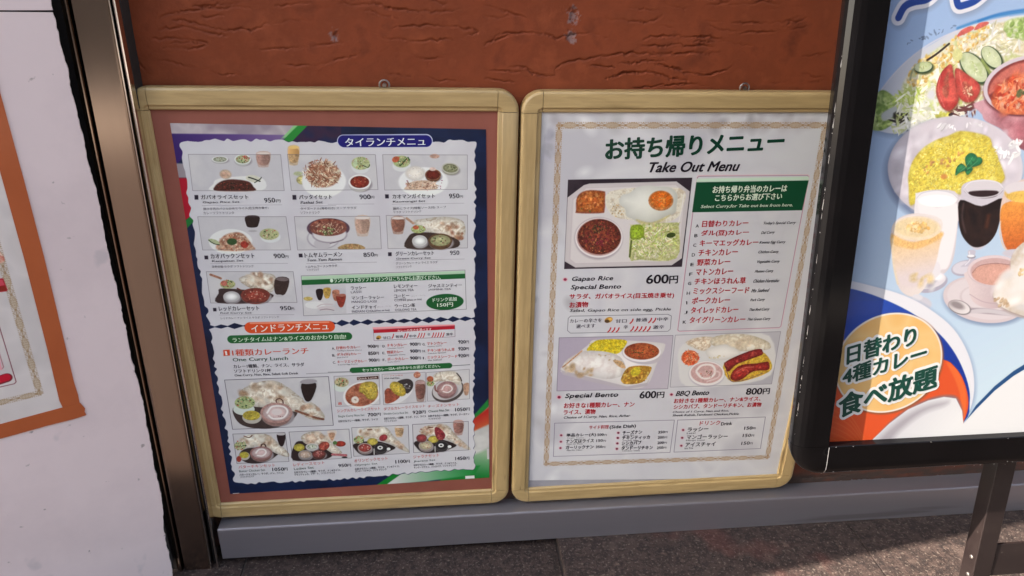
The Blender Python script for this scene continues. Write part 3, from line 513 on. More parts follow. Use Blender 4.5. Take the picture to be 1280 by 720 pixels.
OPS_B1=[
('p',[(65.1,836.0),(593.2,826.7),(607.4,67.6),(59.4,58.3)],('n',[(10,22,49),(17,34,68),(12,28,59)],60),0.5,0,0),
('p',[(64.1,836.8),(276.2,833.4),(245.7,805.1),(62.1,817.9)],('n',[(153,142,149),(189,181,180),(168,158,163)],40),0.8,0,0),
('p',[(62.2,818.6),(166.9,817.8),(251.4,816.6),(243.7,796.4),(78.8,780.5),(65.7,766.7),(58.2,767.2)],('g',(68.7,798.8),(245.2,810.2),(53,28,102),(122,100,147)),2,0,0),
('p',[(323.0,835.3),(606.0,829.1),(606.6,786.6),(319.2,787.0)],('n',[(10,22,49),(17,34,68),(12,28,59)],60),1,0,0),
('p',[(287.2,831.8),(345.0,830.8),(342.5,796.3),(256.8,804.5)],('n',[(17,22,55),(51,32,59),(21,36,74)],30),0.8,0,0),
('p',[(271.3,832.9),(288.3,832.1),(259.0,804.2),(244.8,807.0)],(35,135,51),1,0,0),
('p',[(266.3,832.9),(272.9,832.7),(249.8,812.5),(242.9,810.2)],(133,200,127),2,0,0),
('p',[(59.4,767.9),(83.4,767.8),(81.6,742.1),(58.5,742.2)],(155,147,149),3,0,0),
('p',[(58.5,742.2),(81.6,742.1),(80.8,678.3),(56.1,678.6)],(175,19,43),3,0,0),
('p',[(62.4,693.8),(82.0,693.6),(79.5,676.8),(60.2,661.6)],(175,19,43),2,0,0),
('p',[(59.2,662.5),(79.7,678.4),(77.5,663.6),(59.6,647.0)],(27,118,51),2,0,0),
('p',[(552.4,176.9),(574.8,229.6),(640.8,285.5),(646.2,29.3),(552.0,64.5)],('n',[(173,173,167),(209,210,201)],30),4,0,0),
('p',[(566.5,223.4),(603.4,270.9),(603.6,251.3),(566.5,206.6)],(27,126,51),3,0,0),
('p',[(566.5,216.7),(605.3,251.3),(606.3,208.0),(566.5,188.4)],('g',(574.9,222.9),(597.6,181.4),(179,43,33),(200,126,68)),5,0,0),
('p',[(566.5,127.8),(607.6,146.4),(622.0,60.2),(494.0,53.7),(506.0,81.8)],('g',(598.0,133.0),(586.9,69.6),(153,184,147),(21,122,47)),8,0,0),
('p',[(417.9,90.0),(517.8,102.4),(586.7,101.2),(575.2,77.5),(471.3,65.9),(379.8,60.9)],('g',(403.1,73.8),(575.2,77.5),(209,212,202),(27,135,55)),4,0,0),
('p',[(401.0,91.0),(419.6,91.3),(382.6,60.7),(362.8,62.0)],(21,124,43),2,0,0),
('t',[(76.6,803.8),(108.8,806.5),(213.8,806.5),(334.0,803.8),(415.7,802.4),(526.6,805.2),(574.3,805.2),(571.9,620.8),(573.7,453.9),(570.9,269.2),(572.9,95.6),(449.2,92.3),(330.4,84.7),(213.6,83.4),(98.9,84.3),(73.4,88.0),(74.2,215.1),(72.7,328.4),(74.9,460.1),(74.2,582.2),(75.1,688.2),(75.8,752.7)],('n',[(204,203,204),(212,213,212),(208,208,208)],80),2.9,7.5),
('p',[(69.2,460.4),(83.5,454.5),(95.5,458.5),(107.1,454.9),(120.2,460.8),(135.7,455.1),(149.7,460.3),(148.3,449.2),(135.5,453.5),(118.6,448.3),(106.9,453.3),(94.3,449.7),(83.3,452.9),(67.3,447.3)],('n',[(10,22,49),(17,34,68),(12,28,59)],60),0.8,0,0),
('p',[(295.9,460.1),(308.8,455.2),(319.1,461.7),(333.1,455.5),(341.6,461.8),(354.9,455.7),(368.5,461.4),(378.7,456.0),(390.0,460.1),(401.6,456.2),(415.8,461.3),(424.7,456.5),(437.5,460.8),(449.8,456.7),(461.6,463.1),(472.0,457.0),(485.1,463.3),(497.8,457.2),(507.8,462.3),(522.0,457.4),(531.7,463.4),(545.0,457.7),(555.8,462.5),(568.1,457.9),(583.4,464.3),(583.4,450.6),(568.1,456.3),(555.7,451.9),(545.0,456.0),(531.6,450.7),(521.9,455.7),(507.6,451.2),(497.8,455.5),(484.8,449.8),(471.9,455.3),(461.2,449.5),(449.7,455.0),(437.1,451.1),(424.6,454.8),(415.3,450.1),(401.5,454.6),(389.5,450.9),(378.6,454.3),(367.8,449.1),(354.8,454.1),(340.7,448.5),(332.9,453.8),(318.1,448.1),(308.7,453.6),(295.1,449.1)],('n',[(10,22,49),(17,34,68),(12,28,59)],60),0.8,0,0),
('p',[(86.2,783.3),(238.9,782.5),(238.4,718.4),(83.7,719.5)],('n',[(210,210,204),(200,200,198),(204,204,201)],40),0.8,0,0),
('e',(138.1,772.7),(13.5,-0.1),(-0.8,-5.6),(153,147,147),3,0),
('e',(136.8,773.0),(12.2,-0.1),(-0.8,-5.6),(188,191,179),1.0,0),
('e',(137.0,774.6),(13.2,0.0),(-0.7,-5.5),(229,233,220),1.0,0),
('e',(137.0,774.6),(11.1,0.0),(-0.6,-4.4),(173,184,147),1,0.25),
('c',(137.0,774.6),(9.5,0.0),(-0.5,-3.6),24,'b',1.0,[(92,105,68),(224,226,196),(143,63,49)]),
('e',(175.6,771.4),(14.0,0.0),(-1.1,-8.8),(153,147,147),3,0),
('e',(174.2,771.9),(12.7,-0.1),(-1.1,-8.9),(185,191,179),1.0,0),
('e',(174.6,774.5),(13.7,0.0),(-1.1,-8.8),(226,233,220),1.0,0),
('e',(174.6,774.5),(11.5,0.0),(-0.9,-7.1),(194,210,137),1,0.25),
('c',(174.6,774.5),(9.9,0.0),(-0.8,-5.8),30,'b',1.5,[(183,215,118),(229,239,201),(92,137,59),(234,95,68),(224,210,147),(61,95,49)]),
('c',(179.3,776.8),(7.8,0.0),(-0.6,-4.6),16,'b',1.6,[(229,53,49),(204,43,39)]),
('p',[(198.8,786.1),(221.9,786.0),(217.1,763.6),(212.1,760.4),(202.8,760.4),(198.5,763.6)],(204,178,159),1,1,0),
('p',[(199.7,782.3),(220.1,782.2),(215.7,765.5),(200.3,765.6)],('g',(197.3,773.3),(220.5,773.2),(219,162,137),(159,118,100)),1,1,0),
('e',(210.2,785.0),(11.0,0.0),(-0.2,-2.0),(224,215,201),1,0),
('p',[(119.9,731.2),(130.1,740.7),(179.8,745.1),(206.1,739.1),(199.2,718.7),(116.0,719.3)],(230,233,222),2,1,0),
('e',(142.8,748.4),(9.4,-1.8),(-2.4,-7.9),(236,200,157),3,0.2),
('e',(141.1,747.7),(6.7,0.0),(-0.6,-4.7),(226,176,137),3,0),
('e',(188.2,740.3),(12.0,-2.3),(-1.7,-6.0),(218,220,186),2,0),
('s',[(180.7,742.8),(188.2,740.3),(198.9,735.5)],2.16,(41,48,35),0.8,1,0),
('s',[(189.6,733.2),(199.3,739.1),(202.0,742.7)],1.44,(51,63,43),0.8,1,0),
('p',[(121.5,726.4),(133.9,735.9),(152.3,739.4),(178.7,735.6),(186.5,726.0),(185.6,718.3),(124.9,718.8)],(97,43,31),2,1,0),
('c',(154.1,727.4),(31.4,-0.2),(-1.1,-8.1),120,'b',1.5,[(61,22,19),(153,43,29),(41,53,29),(194,74,49),(31,28,23),(122,63,49)]),
('p',[(250.2,783.0),(399.8,782.3),(401.1,719.1),(250.5,718.4)],('n',[(210,210,204),(200,200,198),(204,204,201)],40),0.8,0,0),
('p',[(252.6,796.4),(271.4,796.4),(266.8,767.8),(262.6,763.7),(255.0,763.7),(251.6,767.9)],(220,193,149),1,1,0),
('p',[(253.3,791.6),(269.8,791.5),(265.7,770.3),(253.2,770.3)],('g',(251.0,780.2),(269.9,780.1),(243,193,119),(183,141,86)),1,1,0),
('e',(261.9,795.1),(8.9,0.0),(-0.3,-2.6),(234,200,118),1,0),
('e',(264.9,749.0),(7.7,0.0),(-0.4,-3.8),(194,206,147),2,0),
('e',(271.7,737.5),(10.5,-0.1),(-0.7,-8.2),(226,215,118),2,0.3),
('e',(308.1,734.9),(38.1,-0.3),(-2.3,-29.3),(236,239,229),3,0),
('e',(308.0,746.9),(28.6,-0.2),(-1.9,-22.9),('n',[(214,158,116),(179,101,63),(232,206,157)],5),4,0),
('c',(305.9,749.3),(32.1,-0.2),(-2.1,-25.3),220,'s',3.4,[(230,185,137),(200,126,82),(240,216,173),(163,84,51),(243,235,192)]),
('e',(373.4,763.3),(16.6,0.0),(-0.9,-14.8),(218,223,216),2,0),
('e',(373.6,766.9),(15.7,-0.1),(-0.7,-11.5),(194,208,127),2,0),
('c',(373.7,768.1),(14.3,-0.1),(-0.6,-10.5),36,'b',2,[(183,215,118),(229,239,201),(92,137,59),(234,95,68),(224,210,147),(61,95,49)]),
('e',(364.4,766.9),(3.6,-0.6),(-1.8,-7.9),(194,220,157),1,0),
('e',(383.7,762.1),(6.2,2.3),(1.2,-4.1),(200,218,147),1,0),
('s',[(377.3,763.3),(385.9,759.7),(388.9,764.5)],1.2,(41,74,35),0.8,1,0),
('e',(371.6,728.5),(20.0,-0.1),(-0.8,-13.7),(153,147,147),3,0),
('e',(369.7,729.2),(18.0,-0.1),(-0.9,-13.7),(194,194,184),1.0,0),
('e',(369.9,733.3),(19.6,-0.1),(-0.8,-13.7),(236,237,226),1.0,0),
('e',(369.9,733.3),(16.4,-0.1),(-0.6,-10.9),(173,47,27),1,0.25),
('c',(369.9,733.3),(14.1,-0.1),(-0.5,-9.0),20,'b',2,[(204,74,39),(153,32,19),(232,147,98)]),
('p',[(412.4,782.2),(560.4,781.4),(560.3,718.5),(412.8,718.3)],('n',[(210,210,204),(200,200,198),(204,204,201)],40),0.8,0,0),
('e',(444.4,761.9),(15.9,-0.1),(-0.4,-10.1),(220,225,216),2,0),
('e',(444.7,769.8),(14.9,-0.1),(-0.4,-10.6),(179,200,118),2,0),
('c',(446.6,769.8),(12.6,-0.1),(-0.3,-8.7),36,'b',2,[(183,215,118),(229,239,201),(92,137,59),(234,95,68),(224,210,147),(61,95,49)]),
('e',(434.7,773.8),(6.2,2.3),(1.5,-4.9),(232,101,55),1,0),
('s',[(442.8,763.1),(453.8,775.0)],1.92,(51,89,39),0.8,1,0),
('s',[(456.2,777.4),(458.8,772.6)],1.92,(51,89,39),0.8,1,0),
('e',(502.8,779.2),(8.5,-0.1),(0.0,-3.9),(218,168,137),2,0),
('e',(481.8,732.6),(43.9,-0.3),(-0.8,-27.2),(236,240,231),3,0),
('c',(481.7,728.9),(41.8,-0.3),(-0.4,-14.8),24,'b',1.6,[(173,63,88),(153,63,108),(214,179,186)]),
('e',(468.1,748.5),(17.4,-0.1),(-0.4,-13.1),(236,231,210),4,0.15),
('c',(468.1,749.7),(15.0,0.0),(-0.3,-10.7),60,'g',1.2,[(243,243,231),(226,215,192)]),
('e',(500.7,742.3),(14.5,0.0),(-0.2,-10.2),(153,147,147),3,0),
('e',(499.3,742.9),(13.0,-0.1),(-0.2,-10.3),(124,77,48),1.0,0),
('e',(499.3,745.9),(14.2,0.0),(-0.2,-10.2),(153,95,59),1.0,0),
('e',(499.3,745.9),(12.0,0.0),(-0.1,-8.2),(133,38,23),1,0.25),
('e',(498.8,756.1),(5.7,0.0),(0.0,-3.4),(240,206,182),2,0),
('e',(531.8,754.1),(15.9,-1.8),(-1.1,-9.7),(153,147,147),3,0),
('e',(530.2,754.5),(14.3,-1.6),(-1.1,-9.6),(158,159,136),1.0,0),
('e',(530.3,757.5),(15.5,-1.8),(-1.1,-9.7),(194,194,167),1.0,0),
('e',(530.3,757.5),(13.0,-1.5),(-0.9,-7.8),(153,158,108),1,0.25),
('c',(530.3,757.5),(11.2,-1.3),(-0.8,-6.4),30,'b',1.5,[(122,126,78),(200,200,147),(92,101,59)]),
('p',[(450.8,724.2),(464.1,733.9),(492.5,735.0),(506.5,723.8),(499.2,718.2),(451.7,718.5)],(230,195,157),2,1,0),
('c',(478.0,727.0),(27.4,-0.2),(-0.1,-6.4),60,'s',4,[(242,216,180),(210,164,125),(228,189,147),(183,126,94)]),
('p',[(85.0,672.1),(236.4,670.4),(238.2,606.6),(84.2,609.2)],('n',[(210,210,204),(200,200,198),(204,204,201)],40),0.8,0,0),
('e',(134.9,624.4),(37.6,-0.6),(-3.2,-24.1),(230,235,224),2,0),
('p',[(166.9,671.8),(189.8,671.5),(186.7,655.3),(181.6,651.0),(170.1,651.1),(166.0,655.6)],(53,36,33),1,1,0),
('e',(175.6,644.1),(7.5,-0.1),(-0.3,-1.9),(173,173,169),2,0),
('p',[(111.0,608.7),(116.6,627.8),(134.1,640.3),(157.1,639.9),(171.8,617.4),(170.6,607.7)],('n',[(228,189,147),(194,116,78)],5),3,1,0),
('c',(141.9,622.7),(28.4,-0.5),(-2.1,-16.1),130,'g',1.6,[(240,216,176),(218,116,68),(200,63,39),(232,189,127),(243,237,202)]),
('e',(137.2,624.3),(8.7,-0.1),(-0.8,-6.4),(51,95,43),2,0),
('e',(157.9,618.2),(6.2,-2.7),(-2.7,-6.0),(210,53,33),1,0),
('e',(106.1,624.8),(9.2,-4.1),(-2.0,-4.1),(194,210,147),1,0),
('s',[(97.3,628.1),(105.5,621.0),(114.5,618.9)],1.55,(51,74,39),0.8,1,0),
('e',(205.6,632.2),(17.5,-0.2),(-1.2,-10.9),(218,225,218),2,0),
('e',(203.9,637.7),(16.9,-0.3),(-1.2,-10.9),(194,200,127),2,0),
('c',(202.8,638.6),(14.6,-0.2),(-1.0,-8.9),36,'b',1.8,[(183,215,118),(229,239,201),(92,137,59),(234,95,68),(224,210,147),(61,95,49),(230,126,98)]),
('p',[(250.9,670.3),(401.5,669.4),(401.4,606.1),(250.5,606.3)],('n',[(210,210,204),(200,200,198),(204,204,201)],40),0.8,0,0),
('e',(298.3,628.3),(29.1,-0.5),(-1.7,-20.8),(171,166,171),2,0),
('e',(298.9,628.9),(27.4,-0.4),(-1.5,-18.8),(212,212,208),2,0),
('e',(295.6,618.0),(14.9,-0.3),(-0.9,-11.1),(194,191,190),2,0),
('e',(308.7,647.4),(37.9,-0.5),(-1.5,-19.3),(98,66,82),1.5,0),
('e',(308.9,650.6),(32.0,-0.5),(-1.2,-15.4),('n',[(194,116,82),(143,53,39)],5),2,0),
('e',(310.1,635.2),(31.5,-0.5),(-1.3,-16.8),(163,156,161),2,0),
('e',(310.2,636.1),(29.1,-0.4),(-1.2,-14.8),(218,216,210),2,0),
('e',(308.6,646.7),(32.6,-0.4),(-1.1,-14.1),(153,80,61),2,0),
('c',(305.9,649.0),(28.4,-0.4),(-1.0,-11.5),70,'s',2.5,[(218,158,118),(173,74,49),(230,200,157)]),
('c',(303.9,642.6),(14.2,-0.2),(-0.7,-8.3),50,'b',2,[(163,200,98),(92,126,59),(204,220,147)]),
('s',[(309.3,617.7),(321.6,621.4),(333.8,625.1)],0.96,(98,74,82),0.8,1,0),
('p',[(357.8,668.3),(383.9,668.0),(379.4,635.6),(373.9,631.0),(363.3,631.2),(358.4,635.9)],(211,189,166),1,1,0),
('p',[(359.0,662.8),(382.0,662.5),(377.7,638.5),(360.4,638.7)],('g',(356.6,649.9),(382.9,649.6),(235,185,151),(171,135,110)),1,1,0),
('e',(370.7,666.7),(12.5,-0.1),(-0.1,-2.9),(224,215,201),1,0),
('p',[(323.5,607.4),(336.1,616.3),(360.2,615.9),(371.0,606.6)],(200,158,88),1,1,0),
('c',(347.8,611.2),(18.1,-0.3),(-0.3,-4.5),36,'b',1.4,[(230,189,118),(200,95,59),(122,126,59)]),
('p',[(413.2,670.6),(560.6,669.8),(560.5,605.1),(413.5,606.2)],('n',[(210,210,204),(200,200,198),(204,204,201)],40),0.8,0,0),
('p',[(422.3,666.6),(446.3,666.4),(442.8,638.3),(437.8,634.3),(428.1,634.4),(423.5,638.6)],(193,158,136),1,1,0),
('p',[(423.5,661.9),(444.6,661.6),(441.2,640.7),(425.3,641.0)],('g',(421.6,650.7),(445.7,650.4),(197,122,92),(143,89,67)),1,1,0),
('e',(434.2,665.2),(11.4,-0.1),(-0.1,-2.5),(224,215,201),1,0),
('p',[(461.6,658.2),(486.0,664.3),(522.4,667.1),(552.9,657.1),(554.3,627.7),(528.0,621.5),(485.4,638.5)],('n',[(230,223,196),(220,206,175),(238,235,212),(208,187,151),(232,227,202)],12),1,1,0.2),
('c',(525.3,650.9),(18.3,-0.2),(-0.1,-8.4),12,'n',4,[(218,179,137),(194,137,94)]),
('c',(540.4,629.5),(13.9,-0.2),(0.0,-8.5),12,'n',3.6,[(210,158,108),(173,105,68)]),
('s',[(449.8,664.7),(461.5,655.0)],4.48,(210,158,118),0.8,1,0),
('p',[(449.2,605.6),(451.6,629.2),(467.0,637.1),(503.6,635.0),(543.4,621.3),(534.0,604.8)],(71,53,43),1.5,1,0),
('e',(470.3,643.6),(13.3,-0.2),(-0.3,-7.8),(179,200,108),1,0),
('c',(470.3,644.5),(12.2,-0.1),(-0.2,-7.1),24,'b',1.8,[(183,215,118),(229,239,201),(92,137,59),(234,95,68),(224,210,147),(61,95,49)]),
('e',(465.8,646.9),(5.5,-0.1),(-0.1,-3.9),(230,101,55),1.0,0),
('e',(473.4,616.8),(14.3,-0.2),(-0.4,-11.2),(153,147,147),3,0),
('e',(472.0,617.4),(12.9,-0.2),(-0.4,-11.2),(163,163,157),1.0,0),
('e',(472.1,620.7),(14.0,-0.2),(-0.4,-11.2),(200,200,192),1.0,0),
('e',(472.1,620.7),(11.8,-0.2),(-0.3,-8.9),(230,235,224),1,0.25),
('e',(512.2,615.9),(22.7,-0.4),(-0.2,-13.9),(153,147,147),3,0),
('e',(510.0,616.6),(20.5,-0.3),(-0.2,-13.9),(100,69,40),1.0,0),
('e',(510.1,620.8),(22.2,-0.4),(-0.2,-13.9),(122,84,49),1.0,0),
('e',(510.1,620.8),(18.7,-0.3),(-0.2,-11.1),(183,185,118),1,0.25),
('c',(510.1,620.8),(16.0,-0.3),(-0.1,-9.2),16,'b',2,[(224,231,186),(143,63,49),(92,116,59)]),
('p',[(84.2,566.9),(238.4,563.7),(239.3,500.6),(83.1,503.6)],('n',[(210,210,204),(200,200,198),(204,204,201)],40),0.8,0,0),
('p',[(140.2,552.4),(171.0,561.7),(203.4,557.7),(203.8,534.1),(187.3,520.9),(152.9,535.3)],('n',[(230,223,196),(220,206,175),(238,235,212),(208,187,151),(232,227,202)],12),1,1,0.2),
('c',(177.3,551.6),(23.8,-0.6),(-1.3,-11.4),26,'n',4.5,[(230,210,173),(204,158,118),(240,237,212)]),
('s',[(91.2,560.8),(107.8,553.1)],4.62,(194,126,88),0.8,1,0),
('p',[(96.5,503.3),(100.1,523.0),(110.9,532.9),(193.3,520.7),(188.8,507.1),(176.0,501.2)],(65,45,43),1.5,1,0),
('e',(118.6,541.1),(13.6,-0.3),(-1.2,-8.7),(194,200,118),1,0),
('c',(118.7,542.1),(12.4,-0.2),(-1.1,-8.0),30,'b',2,[(183,215,118),(229,239,201),(92,137,59),(234,95,68),(224,210,147),(61,95,49)]),
('e',(112.3,543.0),(5.9,-0.2),(-0.7,-5.4),(230,116,88),1.0,0),
('e',(123.0,511.8),(15.3,-0.4),(-1.4,-11.0),(153,147,147),3,0),
('e',(121.6,512.4),(13.8,-0.4),(-1.4,-11.0),(155,152,149),1.0,0),
('e',(122.1,515.7),(14.9,-0.4),(-1.5,-11.0),(190,187,182),1.0,0),
('e',(122.1,515.7),(12.5,-0.4),(-1.2,-8.8),(232,235,226),1,0.25),
('s',[(134.7,532.3),(143.0,527.1)],2.64,(112,53,35),0.8,1,0),
('e',(167.3,512.9),(27.1,-0.7),(-1.7,-14.4),(153,147,147),3,0),
('e',(164.7,513.7),(24.4,-0.6),(-1.7,-14.4),(124,48,35),1.0,0),
('e',(165.3,518.0),(26.4,-0.7),(-1.8,-14.4),(153,59,43),1.0,0),
('e',(165.3,518.0),(22.2,-0.6),(-1.4,-11.5),(179,63,43),1,0.25),
('c',(165.3,518.0),(19.0,-0.5),(-1.2,-9.5),30,'b',2,[(218,126,98),(153,32,29),(232,179,147)]),
('p',[(205.6,551.0),(229.5,549.8),(219.1,518.4),(201.7,520.5)],(67,47,41),1,1,0),
('e',(217.4,549.0),(11.3,-1.1),(-0.6,-4.0),(122,105,102),1,0),
('e',(207.8,515.2),(7.3,-0.2),(-0.3,-2.7),(194,195,190),2,0),
('p',[(252.0,546.6),(555.9,553.1),(556.1,543.1),(251.6,536.0)],(25,95,47),0.8,0,0),
('p',[(252.7,553.8),(555.6,558.9),(555.7,553.1),(252.0,546.6)],(179,210,176),1,0,0),
('p',[(251.7,535.2),(331.8,538.2),(328.9,474.8),(249.0,472.8)],('n',[(210,210,204),(194,195,196)],20),0.8,0,0),
('e',(271.9,494.5),(18.5,-0.5),(-0.7,-7.7),(224,227,218),2,0),
('p',[(276.4,525.6),(289.3,525.9),(285.2,506.3),(278.4,506.2)],(41,28,29),1,1,0),
('p',[(290.1,528.0),(303.6,528.3),(299.7,509.8),(291.6,509.3)],(230,179,59),1,1,0),
('e',(260.5,508.0),(8.5,-0.2),(-0.4,-4.1),(228,200,88),1,0),
('s',[(275.9,490.9),(285.6,495.5),(304.1,495.0)],2.1,(204,189,186),0.8,1,0),
('p',[(306.2,523.1),(319.2,523.5),(315.3,504.5),(307.9,504.0)],(210,126,88),1,1,0),
('p',[(312.8,512.6),(330.3,514.6),(324.3,491.0),(316.1,490.5)],(179,53,33),1,1,0),
('e',(321.5,513.4),(8.7,-0.2),(-0.2,-2.8),(210,116,88),1,0),
('e',(292.9,486.9),(16.7,-0.4),(-0.4,-4.9),(210,200,196),2,0),
('s',[(280.2,483.7),(292.8,485.5),(306.2,482.3)],1.05,(122,95,98),0.8,1,0),
('e',(516.9,494.4),(35.9,1.1),(0.6,-17.2),(21,89,43),1,0),
('s',[(149.3,449.9),(293.5,448.5)],23.76,(218,80,35),0.8,0,0),
('s',[(111.1,426.0),(328.0,425.9)],17.02,(27,97,47),0.8,0,0),
('s',[(149.5,459.6),(294.2,457.6)],3.08,(240,158,127),2,0,0),
('p',[(92.0,403.6),(103.9,403.9),(103.0,391.1),(91.0,390.5)],(210,74,39),1,0,0),
('s',[(347.7,805.6),(488.3,806.8)],23.46,(200,206,222),0.8,0,0),
('s',[(347.7,805.6),(488.3,806.1)],20.7,(21,22,110),0.8,0,0),
('s',[(332.9,349.2),(523.2,352.8)],12.42,(25,97,47),0.8,0,0),
('s',[(523.1,351.7),(564.9,353.4)],1.08,(61,70,68),0.8,0,0),
('s',[(242.2,344.8),(330.8,345.4)],0.75,(92,95,94),0.8,0,0),
('s',[(284.3,346.7),(330.5,347.1)],0.81,(92,95,94),0.8,0,0),
('p',[(377.9,441.1),(535.4,444.1),(535.3,435.2),(377.8,431.2)],(179,26,43),1,0,0),
('p',[(376.4,443.7),(534.5,445.7),(535.4,443.0),(377.2,438.0)],(240,158,157),2,0,0),
('e',(386.8,421.0),(4.8,1.8),(1.1,-4.0),(194,147,59),1,0),
('e',(385.3,419.0),(2.8,-0.1),(-0.1,-2.1),(82,63,39),1,0),
('s',[(416.2,427.9),(414.6,422.2),(412.6,418.6)],1.56,(194,32,33),0.8,1,0),
('s',[(439.1,428.0),(437.6,422.2),(435.6,418.6)],1.62,(194,32,33),0.8,1,0),
('s',[(444.2,427.8),(442.6,422.1),(440.6,418.5)],1.56,(194,32,33),0.8,1,0),
('s',[(466.1,428.0),(464.6,422.3),(462.6,418.7)],1.56,(194,32,33),0.8,1,0),
('s',[(471.2,427.9),(469.6,422.1),(467.7,418.5)],1.62,(194,32,33),0.8,1,0),
('s',[(476.3,427.7),(474.7,422.0),(472.8,418.3)],1.56,(194,32,33),0.8,1,0),
('s',[(493.9,428.1),(492.4,422.3),(490.4,418.7)],1.56,(194,32,33),0.8,1,0),
('s',[(499.0,427.9),(497.5,422.2),(495.5,418.5)],1.56,(194,32,33),0.8,1,0),
('s',[(504.1,427.8),(502.6,422.0),(500.6,418.4)],1.62,(194,32,33),0.8,1,0),
('s',[(509.2,427.6),(507.7,421.8),(505.8,418.2)],1.56,(194,32,33),0.8,1,0),
('s',[(514.3,427.4),(512.8,421.7),(510.9,418.0)],1.56,(194,32,33),0.8,1,0),
('p',[(85.4,337.0),(284.5,336.9),(285.0,220.7),(85.4,221.0)],('n',[(210,210,204),(200,200,198),(204,204,201)],40),0.8,0,0),
('p',[(96.5,274.8),(92.6,252.8),(106.3,229.7),(141.7,219.5),(178.9,222.8),(210.0,243.9),(217.1,262.8),(199.8,273.2),(138.6,282.3)],(71,55,49),1.2,1,0),
('p',[(107.3,299.3),(119.8,317.3),(154.5,331.1),(185.0,329.9),(208.7,310.4),(227.6,290.8),(252.2,273.9),(269.0,247.5),(264.7,234.8),(238.6,239.3),(213.8,256.6),(162.9,268.5),(122.5,276.7)],('n',[(230,223,196),(220,206,175),(238,235,212),(208,187,151),(232,227,202)],12),1,1,0.2),
('c',(156.8,306.4),(46.1,-2.0),(-2.5,-22.3),26,'n',7,[(210,179,137),(240,237,212),(190,147,102),(232,216,182)]),
('s',[(214.1,259.8),(249.4,242.0),(266.0,236.7)],5.12,(153,89,59),0.8,1,0),
('c',(240.6,261.7),(21.0,-1.0),(-1.3,-14.0),8,'n',5,[(224,189,147),(200,147,108)]),
('s',[(178.6,279.2),(178.3,286.7),(184.9,289.6),(190.6,284.9),(190.8,276.7)],2.52,(112,63,49),0.8,1,0),
('e',(177.8,247.9),(32.0,-1.6),(-2.6,-24.5),(153,147,147),3,0),
('e',(174.8,249.2),(28.8,-1.4),(-2.6,-24.4),(163,120,107),1.0,0),
('e',(175.6,256.5),(31.3,-1.5),(-2.6,-24.3),(200,147,131),1.0,0),
('e',(175.6,256.5),(26.3,-1.3),(-2.1,-19.4),(226,195,184),1,0.25),
('s',[(157.5,257.3),(168.4,271.4),(189.2,271.1),(197.3,259.3),(187.4,244.4),(167.9,242.8),(159.9,250.8)],3.78,(242,237,226),2,1,0),
('e',(176.3,258.4),(10.4,-0.5),(-0.8,-7.7),(230,216,206),2,0),
('c',(180.3,246.0),(11.4,-0.5),(-0.4,-3.8),6,'b',1.5,[(143,43,49)]),
('e',(113.6,267.7),(20.6,-1.0),(-1.7,-13.9),(210,225,206),1,0),
('e',(117.1,283.2),(19.4,-0.8),(-1.9,-15.0),(179,200,118),1,0),
('c',(117.3,284.5),(17.3,-0.8),(-1.6,-12.5),40,'b',2.4,[(183,215,118),(229,239,201),(92,137,59),(234,95,68),(224,210,147),(61,95,49)]),
('e',(126.7,248.0),(18.7,-0.9),(-1.8,-15.4),(190,185,167),1,0),
('e',(126.2,252.5),(16.6,-0.8),(-1.3,-11.5),(218,195,43),1,0),
('c',(126.2,252.5),(13.5,-0.7),(-1.0,-9.0),20,'g',1.5,[(240,225,88),(200,168,29)]),
('p',[(228.5,328.1),(262.1,329.2),(248.8,283.6),(231.9,281.8)],(194,195,192),1,1,0),
('p',[(230.5,321.8),(259.4,321.9),(246.9,284.9),(234.2,284.2)],(45,30,29),1,1,0),
('e',(244.9,326.8),(16.5,0.4),(-0.3,-5.5),(163,158,159),1,0),
('p',[(295.0,337.0),(383.5,337.6),(381.8,267.5),(293.2,265.9)],('n',[(210,210,204),(200,200,198),(204,204,201)],40),0.8,0,0),
('e',(307.1,311.7),(15.4,-0.7),(-0.8,-11.2),(210,225,206),2,0),
('e',(309.0,322.7),(14.0,-0.6),(-0.7,-11.1),(200,189,127),2,0),
('c',(309.8,323.2),(12.5,-0.5),(-0.7,-10.0),36,'b',2.4,[(183,215,118),(229,239,201),(92,137,59),(234,95,68),(224,210,147),(61,95,49),(230,126,108)]),
('e',(346.8,290.9),(37.4,7.8),(3.6,-31.3),(230,231,222),1.5,0),
('e',(346.8,291.8),(32.7,6.7),(3.1,-26.8),('n',[(200,101,61),(218,126,84),(183,84,49)],10),1.5,0),
('p',[(342.4,307.4),(349.7,319.6),(368.5,321.6),(378.6,311.4),(376.6,286.2),(368.5,278.6),(356.9,282.8),(350.5,294.4),(342.5,299.0)],(226,193,49),2,1,0.2),
('c',(361.6,302.4),(14.1,-10.8),(-8.7,-15.7),80,'g',2.2,[(243,225,88),(204,164,29),(232,206,59)]),
('e',(332.6,280.3),(7.6,-0.4),(-0.5,-8.5),(236,225,202),2,0),
('c',(333.1,280.2),(3.3,-0.1),(-0.2,-2.8),5,'b',1.5,[(194,126,88)]),
('p',[(339.5,333.0),(381.9,334.6),(382.0,327.4),(339.8,326.4)],(98,47,35),1,0,0),
('p',[(389.3,338.1),(475.4,339.4),(474.8,269.0),(388.9,265.7)],('n',[(210,210,204),(200,200,198),(204,204,201)],40),0.8,0,0),
('e',(420.5,295.6),(28.1,21.4),(10.7,-20.0),(224,225,218),1.5,0),
('p',[(417.9,318.2),(427.5,323.9),(441.8,325.0),(449.8,316.8),(448.7,302.9),(438.2,290.6),(431.3,298.0),(424.7,312.3)],(61,53,53),1.5,1,0),
('c',(437.7,309.0),(7.6,-0.4),(-0.3,-8.5),14,'b',2.5,[(194,200,192),(112,105,102)]),
